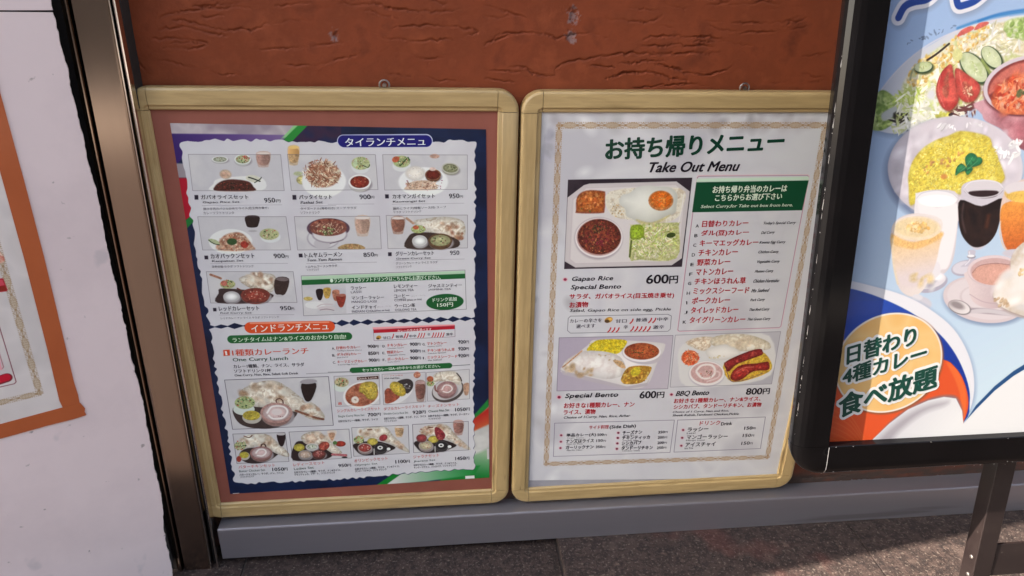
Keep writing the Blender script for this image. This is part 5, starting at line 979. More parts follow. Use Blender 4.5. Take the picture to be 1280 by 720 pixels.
('e',(409.4,311.4),(39.6,-1.7),(4.4,-32.3),(198,192,196),4,0),
('e',(409.2,313.2),(38.9,-1.7),(4.1,-30.1),(237,232,225),1.2,0),
('e',(409.0,314.6),(35.0,-1.5),(3.5,-25.8),(214,174,165),1.5,0),
('s',[(385.8,321.2),(395.2,333.1),(413.9,334.1),(424.6,324.8),(425.3,308.9),(412.2,300.6),(397.4,304.8),(386.2,317.7)],4.9,(239,230,222),2,1,0),
('s',[(423.8,319.6),(437.3,313.7),(434.3,301.4),(413.1,293.5)],2.8,(235,215,208),3,1,0),
('c',(410.7,311.3),(19.1,-0.8),(1.4,-9.9),26,'b',2,[(125,101,77),(204,115,97),(235,215,194)]),
('s',[(88.7,410.3),(325.2,406.9),(328.3,279.1),(89.9,284.7)],0.95,(115,111,120),0.5,0,1),
('s',[(329.7,407.4),(555.6,407.7),(558.1,280.4),(332.9,282.8)],0.75,(115,111,120),0.5,0,1),
('s',[(332.9,739.8),(335.0,742.2),(548.2,741.8),(552.1,739.3),(554.5,419.8),(551.7,416.2),(336.2,415.4),(333.0,418.2)],1.39,(222,184,190),0.8,0,1),
('s',[(333.7,738.2),(336.0,740.6),(547.8,740.3),(551.4,737.8),(553.5,420.8),(550.6,417.5),(336.9,416.6),(333.9,419.3)],0.69,(135,74,101),0.6,0,1),
('p',[(332.6,729.9),(552.6,731.3),(550.9,671.6),(332.0,670.7)],(19,74,46),0.8,0,0),
('p',[(332.7,736.4),(551.8,738.3),(552.7,730.7),(333.0,729.3)],(204,224,200),1.2,0,0),
('s',[(109.3,458.0),(308.5,455.7),(316.5,451.7),(317.5,421.5),(312.9,416.9),(111.4,419.8),(104.9,426.0),(105.0,453.1)],1.01,(108,109,113),0.6,0,1),
('e',(187.5,447.0),(7.8,2.9),(2.3,-5.7),(198,146,58),1,0),
('e',(184.6,444.1),(5.1,-0.2),(0.3,-3.8),(94,69,42),1,0),
('e',(190.5,448.6),(3.9,-0.2),(0.2,-2.6),(235,188,87),1,0),
('s',[(237.5,447.0),(236.0,442.0),(232.5,437.8)],2.58,(193,32,33),0.8,1,0),
('s',[(275.7,447.5),(274.3,442.4),(270.8,438.2)],2.58,(193,32,33),0.8,1,0),
('s',[(284.4,447.2),(282.9,442.1),(279.5,437.9)],2.58,(193,32,33),0.8,1,0),
('s',[(193.2,428.9),(191.6,423.8),(188.0,419.6)],2.58,(193,32,33),0.8,1,0),
('s',[(201.7,428.6),(200.2,423.5),(196.6,419.3)],2.58,(193,32,33),0.8,1,0),
('s',[(210.3,428.3),(208.8,423.2),(205.2,419.0)],2.58,(193,32,33),0.8,1,0),
('s',[(240.3,429.8),(238.8,424.7),(235.2,420.5)],2.58,(193,32,33),0.8,1,0),
('s',[(248.9,429.5),(247.4,424.4),(243.9,420.2)],2.58,(193,32,33),0.8,1,0),
('s',[(257.6,429.2),(256.1,424.1),(252.6,419.9)],2.58,(193,32,33),0.8,1,0),
('s',[(266.2,428.9),(264.8,423.8),(261.2,419.6)],2.58,(193,32,33),0.8,1,0),
('s',[(274.9,428.6),(273.5,423.5),(269.9,419.3)],2.58,(193,32,33),0.8,1,0),
('d',[(88.9,204.4),(352.1,198.4),(352.1,112.6),(90.0,117.5),(88.9,204.4)],1.04,(100,94,113)),
('d',[(359.5,198.0),(558.8,195.7),(561.7,110.8),(361.0,112.9),(359.5,198.0)],1.07,(100,94,113)),
('e',(94.6,537.8),(4.8,-0.1),(0.2,-4.0),(229,167,175),2,0),
('e',(94.6,537.8),(3.0,-0.1),(0.1,-2.8),(135,42,68),1,0),
('e',(95.2,269.5),(4.3,-0.2),(0.2,-3.8),(229,167,175),2,0),
('e',(95.2,269.5),(2.6,-0.1),(0.1,-2.6),(135,42,68),1,0),
('e',(338.1,264.1),(4.4,-0.2),(0.4,-3.9),(229,167,175),2,0),
('e',(338.1,264.1),(2.7,-0.1),(0.3,-2.8),(135,42,68),1,0),
('e',(95.4,269.1),(5.3,-0.3),(0.3,-4.7),(229,167,175),2,0),
('e',(95.4,269.1),(3.2,-0.2),(0.2,-3.3),(135,42,68),1,0),
('e',(104.5,172.4),(3.8,-0.3),(0.2,-3.7),(222,167,175),2,0),
('e',(104.5,172.4),(2.4,-0.2),(0.2,-2.5),(125,53,74),1,0),
('e',(104.7,155.7),(3.7,-0.2),(0.1,-3.6),(222,167,175),2,0),
('e',(104.7,155.7),(2.4,-0.1),(0.1,-2.4),(125,53,74),1,0),
('e',(104.5,139.0),(3.7,-0.2),(0.1,-3.7),(222,167,175),2,0),
('e',(104.5,139.0),(2.3,-0.2),(0.1,-2.5),(125,53,74),1,0),
('e',(229.9,171.8),(3.8,-0.2),(0.3,-3.6),(222,167,175),2,0),
('e',(229.9,171.8),(2.4,-0.1),(0.2,-2.4),(125,53,74),1,0),
('e',(229.9,158.4),(3.9,-0.2),(0.3,-3.7),(222,167,175),2,0),
('e',(229.9,158.4),(2.5,-0.2),(0.2,-2.5),(125,53,74),1,0),
('e',(230.1,144.0),(3.8,-0.2),(0.3,-3.7),(222,167,175),2,0),
('e',(230.1,144.0),(2.4,-0.2),(0.2,-2.5),(125,53,74),1,0),
('e',(230.2,129.5),(3.9,-0.2),(0.3,-3.8),(222,167,175),2,0),
('e',(230.2,129.5),(2.5,-0.1),(0.2,-2.5),(125,53,74),1,0),
('e',(374.9,171.2),(3.9,-0.3),(0.5,-3.8),(222,167,175),2,0),
('e',(374.9,171.2),(2.5,-0.2),(0.3,-2.5),(125,53,74),1,0),
('e',(375.3,150.5),(3.9,-0.2),(0.5,-3.7),(222,167,175),2,0),
('e',(375.3,150.5),(2.5,-0.1),(0.3,-2.5),(125,53,74),1,0),
('e',(375.8,129.3),(3.9,-0.2),(0.4,-3.8),(222,167,175),2,0),
('e',(375.8,129.3),(2.5,-0.2),(0.3,-2.5),(125,53,74),1,0)]
OPS_SG=[
('p',[(-5,-5),(920,-5),(920,890),(-5,890)],('g',(60.0,640.0),(330.0,120.0),(104,124,153),(139,153,162)),0.5,0,0),
('s',[(25.7,623.5),(32.1,637.1),(44.6,643.2),(62.8,647.0),(74.4,657.8)],22.54,(93,104,123),9,1,0),
('s',[(23.2,625.9),(29.6,639.4),(42.0,645.5),(60.3,649.3),(71.9,660.0)],20.64,(153,153,159),1,1,0),
('s',[(23.2,625.9),(29.6,639.4),(42.0,645.5),(60.3,649.3),(71.9,660.0)],9.6,(19,44,106),1,1,0),
('s',[(103.3,651.2),(109.0,640.0),(118.5,640.6),(133.7,647.0),(152.3,663.9)],22.54,(93,104,123),9,1,0),
('s',[(100.7,653.5),(106.4,642.3),(115.9,643.0),(131.1,649.4),(149.7,666.2)],19.78,(153,153,159),1,1,0),
('s',[(100.7,653.5),(106.4,642.3),(115.9,643.0),(131.1,649.4),(149.7,666.2)],9.2,(19,44,106),1,1,0),
('s',[(19.5,684.4),(55.6,676.0),(94.4,669.8),(147.8,675.5)],16.1,(19,44,106),0.8,1,0),
('s',[(110.5,613.3),(126.0,618.8),(141.6,623.8),(165.4,629.9),(203.8,635.8),(250.2,639.4)],3.36,(44,93,137),3,1,0),
('s',[(139.1,622.8),(167.7,632.3),(203.2,638.2),(249.4,642.8)],2.4,(28,79,131),3,1,0),
('c',(70.9,604.3),(38.8,13.7),(1.6,-2.7),22,'g',3.0,[(79,93,116)]),
('p',[(-1.1,483.3),(3.8,502.4),(16.1,530.1),(34.2,555.0),(55.7,574.8),(80.6,589.7),(108.3,604.5),(144.6,617.1),(184.8,624.9),(226.3,627.9),(271.0,618.8),(281.5,574.4),(233.7,543.8),(186.3,523.2),(165.7,511.6),(129.6,491.0),(92.7,474.2),(53.7,469.6),(25.2,472.3)],(85,97,117),10,1,0),
('p',[(-3.4,487.4),(1.5,506.5),(13.9,534.1),(31.9,558.9),(53.4,578.7),(78.3,593.5),(105.9,608.4),(142.2,620.9),(182.4,628.7),(223.8,631.8),(268.4,622.7),(278.9,578.4),(231.0,547.8),(183.7,527.2),(163.1,515.7),(127.1,495.1),(90.2,478.4),(51.4,473.8),(22.8,476.4)],('g',(14.7,563.7),(163.9,511.9),(132,135,143),(150,153,157)),1.5,1,0.0),
('s',[(-3.4,487.4),(13.9,534.1),(53.4,578.7),(105.9,608.4),(182.4,628.7)],1.25,(154,146,150),2,1,0),
('p',[(45.0,546.6),(77.7,581.4),(117.8,603.7),(159.3,618.7),(197.3,624.1),(227.6,614.8),(226.1,570.4),(180.1,545.0),(167.6,522.1),(137.3,501.6),(89.8,480.9),(55.0,486.1),(45.2,511.6)],('n',[(153,153,127),(135,139,92),(160,157,143),(145,128,85)],14),4,1,0),
('c',(117.4,547.1),(49.2,22.5),(21.1,-29.6),420,'s',9,[(160,160,143),(145,149,99),(166,164,156),(153,145,99),(132,139,79),(163,152,120),(170,168,161)]),
('c',(164.3,594.5),(45.2,14.1),(10.7,-18.6),300,'s',7,[(163,160,149),(153,149,124),(160,154,134),(139,135,106),(168,167,161)]),
('c',(117.8,589.1),(38.1,26.9),(11.9,-11.9),160,'b',3.6,[(163,145,99),(160,132,72),(166,154,127),(154,121,58)]),
('c',(70.5,559.2),(15.9,20.8),(13.3,-8.7),70,'b',3.6,[(160,139,79),(163,149,106),(152,121,58)]),
('p',[(-3.1,491.2),(-2.0,511.5),(11.5,531.6),(28.8,526.6),(42.4,511.6),(40.1,491.3),(22.5,478.5),(2.6,481.0)],('n',[(100,118,58),(121,138,72),(79,100,44),(135,145,92)],16),2,1,0.1),
('c',(16.2,501.4),(20.9,0.0),(3.1,-20.4),120,'b',6,[(114,132,65),(86,107,44),(132,145,85),(72,93,37),(142,150,106)]),
('p',[(18.9,501.4),(39.6,511.6),(38.9,498.9),(23.3,491.2)],(125,129,127),3,1,0),
('p',[(178.3,621.4),(204.7,629.1),(253.6,624.9),(261.0,593.1),(211.0,599.9),(187.5,604.6)],('n',[(114,132,72),(135,146,99),(93,114,51)],14),3,1,0),
('c',(207.8,614.6),(28.2,0.3),(2.7,-12.2),110,'b',5,[(121,139,79),(139,149,106),(100,121,58),(150,156,127)]),
('p',[(35.7,501.4),(60.4,504.0),(82.3,491.3),(92.2,483.5),(70.4,478.4),(47.4,481.0)],(26,24,19),3,1,0),
('c',(62.6,491.3),(25.4,0.0),(1.5,-9.3),60,'s',7,[(163,163,152),(37,31,23),(121,128,72),(24,21,19)]),
('c',(69.1,486.1),(31.4,8.0),(3.0,-6.5),50,'s',8,[(161,161,152),(139,145,99)]),
('c',(58.3,516.7),(19.6,0.0),(3.0,-17.8),130,'s',7,[(139,149,79),(157,160,127),(121,135,58),(163,163,148)]),
('c',(86.2,501.5),(10.3,13.7),(14.8,-9.9),120,'s',9,[(166,166,156),(145,152,99),(156,156,141)]),
('c',(136.8,504.1),(26.2,12.0),(3.3,-4.6),50,'s',8,[(166,163,156),(72,37,37),(153,149,134)]),
('c',(109.5,497.7),(11.4,0.0),(1.0,-5.2),24,'b',5,[(145,139,58),(132,132,51)]),
('e',(121.9,500.0),(3.5,1.2),(1.1,-1.9),(37,24,26),1,0),
('e',(87.3,526.9),(6.7,-2.1),(-1.8,-8.1),(152,152,156),8,0),
('e',(71.3,560.9),(14.1,1.9),(2.7,-8.0),(58,63,37),3,0),
('e',(70.0,562.4),(13.4,1.8),(2.4,-7.3),(26,44,26),1,0),
('e',(69.3,563.1),(12.7,1.8),(2.2,-6.5),('n',[(139,146,113),(146,152,124),(129,139,99)],10),1,0.08),
('c',(70.0,562.4),(6.7,0.9),(0.9,-2.9),12,'g',2.2,[(128,135,92),(150,153,127)]),
('e',(146.3,560.8),(22.6,-19.6),(-11.2,-9.8),(58,63,37),3,0),
('e',(144.8,562.2),(21.6,-18.6),(-10.1,-8.8),(26,44,26),1,0),
('e',(144.1,563.0),(20.5,-17.7),(-9.1,-8.0),('n',[(139,146,113),(146,152,124),(129,139,99)],10),1,0.08),
('c',(144.8,562.2),(10.8,-9.2),(-4.0,-3.5),12,'g',2.2,[(128,135,92),(150,153,127)]),
('e',(170.0,574.6),(16.3,-13.9),(-8.9,-7.8),(58,63,37),3,0),
('e',(168.6,576.1),(15.4,-13.2),(-8.1,-7.1),(26,44,26),1,0),
('e',(167.9,576.8),(14.6,-12.5),(-7.3,-6.3),('n',[(139,146,113),(146,152,124),(129,139,99)],10),1,0.08),
('c',(168.6,576.1),(7.7,-6.6),(-3.2,-2.8),12,'g',2.2,[(128,135,92),(150,153,127)]),
('s',[(154.7,572.3),(169.0,557.4),(174.9,556.2)],4.0,(100,111,58),3,1,0),
('s',[(73.8,572.0),(86.2,580.2),(101.8,593.3)],2.88,(35,24,19),0.8,1,0),
('s',[(53.3,546.7),(53.8,556.6),(56.5,560.3)],2.5,(93,100,72),3,1,0),
('e',(116.9,579.3),(7.4,-1.0),(-0.1,-8.2),(150,149,99),2,0),
('p',[(111.1,565.4),(100.2,556.7),(95.3,540.5),(96.9,525.4),(109.1,507.7),(121.2,503.8),(130.6,514.1),(128.9,530.6),(118.1,550.6)],(86,51,30),5,1,0),
('p',[(109.5,566.9),(98.5,558.2),(93.6,542.0),(95.2,526.9),(107.4,509.2),(119.5,505.4),(128.9,515.6),(127.2,532.1),(116.4,552.1)],('n',[(140,46,40),(150,60,51),(132,37,34)],16),1.2,1,0.18),
('p',[(109.4,559.5),(102.9,549.5),(103.7,529.5),(112.2,521.9),(113.5,534.5),(109.5,547.0)],('n',[(125,44,37),(114,54,41),(138,72,58)],5),2,1,0),
('p',[(119.6,560.6),(121.8,543.1),(128.5,525.5),(141.8,515.4),(155.5,518.0),(161.0,530.7),(156.7,540.8),(140.6,550.7)],(86,51,30),5,1,0),
('p',[(117.9,562.0),(120.1,544.6),(126.8,527.0),(140.1,516.9),(153.8,519.5),(159.3,532.2),(155.0,542.3),(138.9,552.2)],('n',[(140,46,40),(150,60,51),(132,37,34)],16),1.2,1,0.18),
('p',[(131.0,542.2),(134.8,529.6),(144.5,523.3),(151.7,527.1),(144.7,537.2),(136.1,544.7)],('n',[(125,44,37),(114,54,41),(138,72,58)],5),2,1,0),
('c',(142.2,532.1),(7.0,-4.5),(-3.7,-5.0),20,'g',2.4,[(160,139,113),(153,100,79)]),
('s',[(123.9,557.1),(129.6,542.2),(145.7,516.9)],0.75,(163,86,79),2,1,0),
('s',[(96.9,551.9),(97.1,531.9),(110.0,510.5)],0.96,(163,79,72),2,1,0),
('p',[(112.0,602.4),(116.5,610.9),(129.2,616.4),(134.8,613.6),(128.0,608.7)],(150,69,63),1.2,1,0),
('p',[(135.3,611.2),(139.7,619.7),(151.7,622.3),(154.9,619.9),(146.2,614.9)],(147,67,61),1.2,1,0),
('s',[(127.8,491.3),(148.7,501.6),(173.8,519.6)],2.08,(128,135,150),3,1,0),
('p',[(164.2,519.1),(169.4,499.8),(178.1,490.0),(208.0,477.7),(229.9,465.3),(244.3,450.2),(359.7,439.5),(337.2,529.4)],('g',(172.5,504.6),(238.8,475.2),(145,107,114),(100,54,62)),2,1,0),
('c',(222.4,487.6),(22.1,-25.8),(-12.8,-7.4),30,'n',9,[(153,118,124),(114,63,70),(139,93,99)]),
('e',(233.3,537.7),(66.8,13.4),(17.7,-38.3),(79,37,41),4,0),
('e',(231.5,540.7),(65.1,13.1),(17.4,-37.6),(145,135,142),1,0),
('e',(232.7,540.2),(60.3,12.1),(15.6,-33.6),(93,37,34),1.5,0),
('p',[(173.7,527.2),(174.9,542.4),(191.2,560.1),(218.1,570.3),(266.2,570.7),(269.7,555.6),(223.6,555.3),(199.0,550.1),(185.0,534.9)],(139,72,62),3,1,0),
('e',(239.3,530.0),(59.0,13.9),(13.6,-26.9),('n',[(145,63,34),(157,82,50),(132,44,26),(152,93,65)],14),2,0.12),
('c',(235.0,530.0),(52.4,8.7),(9.6,-22.8),120,'n',7,[(160,79,48),(145,51,30),(166,107,79),(135,42,26)]),
('c',(235.0,530.0),(52.4,8.7),(9.6,-22.8),150,'s',6,[(160,79,44),(145,51,30),(166,107,79),(163,90,58)]),
('c',(235.0,530.0),(49.7,8.2),(8.5,-20.2),60,'b',3.4,[(128,37,23),(163,121,99)]),
('c',(223.7,528.7),(7.5,0.0),(1.0,-4.6),20,'b',4,[(44,58,30),(72,72,44)]),
('e',(141.6,417.5),(105.8,-0.8),(14.6,-77.7),(79,90,112),10,0),
('e',(144.1,423.1),(104.3,-0.8),(14.0,-74.3),('g',(58.8,416.2),(218.6,440.3),(139,134,141),(154,150,154)),1.5,0.04),
('e',(144.6,423.6),(100.6,-0.7),(13.4,-71.2),(145,139,145),6,0.0),
('c',(144.7,423.1),(98.6,-0.7),(13.1,-69.6),160,'n',7,[(150,146,152),(139,134,141),(145,140,146)]),
('c',(214.7,445.3),(11.2,-13.2),(-25.7,-15.0),34,'g',6.5,[(164,163,164),(170,170,168)]),
('c',(144.1,483.9),(38.0,0.0),(1.1,-5.9),14,'g',5,[(163,161,163)]),
('p',[(82.2,373.2),(77.2,396.8),(73.7,414.6),(77.1,434.6),(88.9,451.9),(105.8,462.9),(123.6,469.0),(141.3,475.8),(169.1,472.6),(188.1,466.4),(195.3,453.9),(204.2,441.3),(218.2,421.0),(223.1,405.6),(201.6,393.0),(163.7,386.9),(125.1,386.1),(100.7,383.8),(90.1,373.7)],(128,118,99),6,1,0),
('p',[(80.9,374.8),(75.8,398.4),(72.3,416.1),(75.7,436.1),(87.6,453.4),(104.5,464.4),(122.3,470.5),(139.9,477.3),(167.7,474.1),(186.7,467.9),(193.9,455.4),(202.8,442.9),(216.7,422.6),(221.6,407.2),(200.1,394.5),(162.3,388.5),(123.7,387.7),(99.4,385.4),(88.8,375.2)],('n',[(154,139,45),(160,149,59),(149,132,41),(163,153,73)],16),2.5,1,0.08),
('c',(143.7,428.1),(63.2,10.1),(14.4,-37.7),800,'g',2.9,[(163,153,62),(156,139,44),(150,131,45),(166,159,84),(159,145,51)]),
('c',(103.6,408.2),(27.4,-0.2),(4.0,-22.9),200,'g',2.9,[(163,153,62),(154,138,44),(150,132,51)]),
('c',(185.3,440.4),(16.6,0.0),(5.6,-27.8),160,'g',2.9,[(161,150,58),(153,136,44)]),
('c',(123.7,433.3),(27.7,16.1),(10.6,-13.2),16,'b',4,[(145,107,51),(139,100,58)]),
('e',(127.3,413.6),(5.4,0.0),(0.6,-3.8),(139,93,44),3,0),
('p',[(160.3,427.5),(156.8,438.8),(163.8,445.1),(173.3,441.3),(177.5,431.2),(168.0,423.7)],(114,100,30),5,1,0),
('p',[(158.6,429.3),(155.1,440.6),(162.1,446.8),(171.6,443.0),(175.8,433.0),(166.3,425.5)],('n',[(19,72,44),(33,93,56),(12,54,34)],8),1.2,1,0.2),
('p',[(146.6,413.2),(145.9,423.8),(151.6,430.1),(159.2,426.3),(161.7,420.7),(152.6,417.5)],(114,100,30),5,1,0),
('p',[(144.8,415.0),(144.2,425.6),(149.9,431.9),(157.5,428.0),(159.9,422.5),(150.9,419.2)],('n',[(19,72,44),(33,93,56),(12,54,34)],8),1.2,1,0.2),
('p',[(167.5,426.2),(176.0,438.7),(183.4,436.2),(183.3,429.9),(175.8,426.1)],(114,100,30),5,1,0),
('p',[(165.8,428.0),(174.3,440.5),(181.7,438.0),(181.6,431.7),(174.0,427.9)],('n',[(19,72,44),(33,93,56),(12,54,34)],8),1.2,1,0.2),
('p',[(164.3,414.1),(159.6,421.2),(164.5,427.5),(171.5,422.4),(169.2,417.3)],(114,100,30),5,1,0),
('p',[(162.6,415.9),(157.9,423.0),(162.8,429.3),(169.8,424.2),(167.5,419.1)],('n',[(19,72,44),(33,93,56),(12,54,34)],8),1.2,1,0.2),
('s',[(150.7,420.5),(158.9,428.0),(166.1,440.6)],0.75,(72,118,85),1,1,0),
('s',[(161.2,423.0),(175.3,435.5)],0.78,(65,114,79),1,1,0),
('p',[(88.4,385.5),(90.3,390.6),(119.7,394.9),(154.2,387.3),(162.2,337.6),(164.2,289.4),(151.0,267.9),(136.6,284.6),(96.4,338.7)],('g',(94.7,364.8),(155.8,364.0),(157,154,156),(145,139,142)),1.5,1,0),
('p',[(93.4,375.2),(124.4,368.3),(154.4,374.4),(161.8,332.3),(159.5,284.1),(149.5,276.1),(136.6,284.6)],(163,160,161),3,1,0),
('e',(122.4,382.5),(32.2,-0.4),(2.1,-11.4),(161,160,163),1.5,0),
('e',(123.1,378.7),(28.9,-0.4),(1.6,-8.8),(170,170,170),2,0),
('s',[(90.5,382.9),(98.5,390.5),(120.4,393.8),(142.6,390.0),(154.6,382.1)],1.04,(135,132,138),1.5,1,0),
('e',(134.7,255.4),(25.9,5.8),(6.1,-14.1),(118,115,127),2,0),
('e',(134.1,258.7),(23.5,5.3),(4.9,-11.3),(153,150,154),2,0),
('c',(136.8,260.0),(5.0,11.8),(8.1,-4.3),14,'n',5,[(163,163,164),(128,125,134)]),
('p',[(122.4,284.9),(141.8,287.2),(146.7,268.0),(129.6,260.2)],(157,154,157),2,1,0),
('p',[(166.2,278.5),(177.3,287.7),(203.8,291.2),(210.7,285.6),(210.5,272.0),(185.8,265.7),(170.6,270.2)],(118,117,130),3,1,0),
('e',(185.1,276.7),(20.4,3.0),(4.3,-11.5),(120,117,128),2,0),
('e',(184.3,278.1),(18.1,2.7),(3.6,-9.6),(146,143,150),2,0),
('p',[(185.6,303.8),(197.9,303.6),(198.1,291.4),(205.5,282.5),(178.9,279.3),(189.4,288.8)],(132,129,139),1.5,1,0),
('s',[(188.0,301.9),(191.4,290.2),(185.5,282.1)],1.35,(160,159,163),1.5,1,0),
('e',(192.8,294.7),(6.9,-0.1),(0.7,-3.2),(100,97,106),1.5,0),
('e',(192.0,295.8),(5.8,-0.1),(0.5,-2.1),(163,163,166),1.5,0),
('p',[(158.9,384.7),(159.6,402.6),(188.9,408.8),(221.8,400.8),(225.9,383.9),(227.4,357.7),(224.4,331.3),(213.9,312.7),(201.1,304.8),(188.6,310.5),(174.1,326.8),(162.0,353.4)],(139,135,142),1.5,1,0),
('p',[(159.0,379.5),(193.9,370.0),(224.8,381.3),(227.4,357.7),(225.8,331.2),(216.3,314.8),(200.4,308.6),(185.8,313.2),(170.2,329.5),(161.2,353.4)],('n',[(19,11,11),(29,17,15),(15,8,9)],20),1.5,1,0.0),
('e',(192.2,395.1),(30.9,-0.3),(2.6,-12.9),(100,93,99),1.5,0),
('e',(191.8,397.2),(30.3,-0.3),(2.3,-11.4),(146,142,146),2,0),
('p',[(170.2,391.0),(183.8,392.7),(200.5,393.0),(216.2,391.3),(213.5,384.1),(194.3,381.7),(174.1,385.0)],(32,19,22),2,1,0),
('s',[(161.6,394.9),(174.0,385.5),(194.1,382.7),(214.5,386.1),(223.1,394.8)],1.75,(150,147,152),1.5,1,0),
('s',[(161.4,396.2),(170.2,405.1),(192.0,407.5),(212.1,404.7),(222.6,396.9)],1.25,(160,157,161),1.5,1,0),
('s',[(165.0,374.3),(166.8,353.4),(175.9,332.1)],1.3,(58,44,44),4,1,0),
('s',[(208.1,355.4),(208.4,339.5)],3.78,(63,31,19),8,1,0),
('p',[(231.8,336.5),(224.9,363.0),(226.5,389.1),(243.0,404.4),(282.1,406.6),(310.6,280.7),(260.6,295.5),(243.2,309.4)],(153,135,127),1.5,1,0),
('p',[(225.8,363.0),(232.4,374.7),(260.0,378.3),(300.3,376.5),(316.1,308.0),(278.7,292.4),(257.1,298.3),(242.7,312.1),(231.8,336.5)],('g',(261.1,373.0),(265.3,300.8),(166,104,41),(139,63,23)),2,1,0),
('e',(257.7,388.7),(31.3,-0.3),(3.1,-14.3),(157,128,72),2,0),
('e',(256.5,394.0),(30.8,-0.4),(2.6,-11.5),(150,145,148),2,0),
('e',(260.2,383.5),(28.6,-0.3),(1.9,-8.4),(164,132,58),3,0),
('s',[(229.6,347.1),(232.1,328.5),(243.8,306.7),(262.9,298.2)],1.3,(163,135,113),1.5,1,0),
('e',(262.9,298.2),(20.5,-0.5),(1.5,-6.6),(139,135,142),3,0),
('p',[(59.0,339.3),(68.8,354.8),(95.3,360.9),(134.5,351.2),(137.8,322.1),(138.0,292.7),(132.0,262.9),(121.5,241.1),(105.5,234.6),(86.3,247.6),(73.4,275.2),(62.3,312.9)],('g',(64.1,315.6),(139.8,314.1),(150,139,138),(160,153,148)),1.5,1,0),
('e',(124.4,224.4),(18.2,-3.6),(-0.1,-10.5),(139,138,145),3,0),
('e',(117.1,233.5),(8.6,-0.3),(0.9,-5.0),(150,149,153),2,0),
('p',[(61.5,328.8),(100.0,317.5),(136.9,330.1),(138.6,311.5),(136.2,279.2),(124.8,254.8),(100.1,250.0),(80.8,264.2),(66.3,302.2)],('g',(98.2,328.2),(108.2,268.9),(166,139,99),(153,143,143)),3,1,0),
('p',[(60.8,331.4),(79.8,321.9),(102.4,319.6),(137.0,332.8),(138.1,323.5),(104.4,308.1),(75.8,312.2),(63.2,318.2)],(163,129,79),4,1,0),
('e',(98.0,338.7),(38.0,-0.6),(3.1,-18.0),(163,149,127),2,0),
('e',(97.8,340.0),(33.5,-0.5),(2.4,-14.3),(161,145,113),2,0),
('c',(100.1,341.3),(17.3,-0.3),(1.1,-6.9),40,'b',4.5,[(163,132,79),(159,121,62),(166,145,106)]),
('s',[(61.2,334.1),(66.7,351.0),(93.0,358.4),(124.0,355.3),(134.6,346.0)],1.35,(160,154,152),1.5,1,0),
('s',[(62.9,323.5),(69.8,288.8),(82.2,255.9)],2.08,(160,145,120),4,1,0),
('c',(117.7,263.2),(17.1,-0.4),(1.4,-8.2),8,'n',5,[(160,142,106)]),
('e',(231.7,224.1),(73.1,-9.3),(3.7,-39.2),(93,106,125),8,0),
('e',(228.2,227.0),(70.1,-11.2),(2.0,-36.6),(145,135,137),1.5,0),
('e',(229.4,228.4),(64.9,-10.4),(1.8,-32.7),(150,143,145),2,0),
('e',(231.1,226.9),(45.3,-7.2),(1.3,-22.5),(139,129,132),3,0),
('e',(230.9,228.3),(42.1,-6.7),(1.1,-19.6),(150,143,145),2,0),
('p',[(190.8,272.4),(197.4,250.2),(206.2,227.6),(224.6,215.8),(248.8,212.3),(264.9,220.3),(276.6,248.1),(277.7,270.4)],('g',(198.5,244.6),(260.1,243.0),(152,139,139),(132,118,121)),1.5,1,0),
('s',[(201.6,236.2),(225.9,223.7),(253.0,220.6),(269.0,228.7)],0.87,(121,107,112),1.5,1,0),
('e',(235.2,271.4),(44.5,-1.1),(5.0,-24.5),(139,128,131),1.5,0),
('e',(235.0,272.5),(43.9,-1.0),(4.8,-23.4),(153,139,141),1.5,0),
('e',(236.1,271.4),(40.4,-1.0),(4.1,-20.1),(139,114,112),2,0),
('e',(237.7,266.4),(38.7,-1.0),(3.6,-17.3),(150,111,99),2,0.06),
('s',[(199.5,269.5),(208.9,280.2),(234.2,283.2),(258.0,280.5)],0.84,(100,72,72),1,1,0),
('p',[(207.5,213.5),(237.1,212.0),(286.4,202.5),(299.4,197.8),(281.2,199.3),(238.7,204.0),(211.5,207.7)],(100,93,99),3,1,0),
('p',[(203.9,209.4),(219.4,212.6),(243.2,211.0),(283.1,204.1),(329.2,198.3),(330.4,193.1),(281.3,198.4),(238.5,205.2),(209.0,205.5)],(139,134,137),1.5,1,0),
('e',(189.0,215.7),(19.4,-6.9),(-1.9,-10.0),(79,74,77),2,0),
('e',(188.3,216.3),(18.2,-6.5),(-1.7,-9.0),('g',(173.1,225.8),(206.2,205.0),(132,127,127),(160,156,156)),1.5,0),
('e',(184.5,219.3),(11.7,-4.6),(-1.1,-4.7),(100,93,95),5,0),
('p',[(359.7,326.8),(290.0,325.3),(275.3,313.4),(263.4,301.4),(259.6,285.1),(262.9,265.7),(250.5,252.2),(241.7,235.6),(248.7,221.3),(265.3,209.5),(288.1,200.2),(319.5,193.5),(391.2,197.0)],(100,86,79),7,1,0),
('p',[(358.0,329.0),(288.4,327.5),(273.7,315.6),(261.8,303.6),(258.0,287.3),(261.2,268.0),(248.9,254.4),(240.0,237.9),(247.1,223.6),(263.7,211.8),(286.4,202.5),(317.8,195.8),(389.4,199.4)],('n',[(157,150,143),(163,159,154),(150,138,124),(160,154,149)],22),1.5,1,0.1),
('c',(274.9,242.6),(26.7,-0.7),(6.1,-28.5),26,'n',14,[(160,156,152),(153,143,131),(164,161,159)]),
('c',(256.8,223.4),(13.3,-9.5),(-4.3,-6.4),14,'b',5,[(139,121,99),(128,107,85)]),
('c',(280.6,270.3),(7.7,-0.2),(1.2,-5.6),6,'b',5,[(156,135,99)]),
('p',[(-178.2,279.8),(-73.2,277.3),(-14.0,264.6),(42.0,252.2),(95.3,236.3),(142.0,214.0),(187.4,180.6),(219.5,140.3),(238.2,97.2),(243.6,56.0),(232.1,20.4),(206.8,-21.6),(-150.5,-20.2)],(100,114,134),9,1,0),
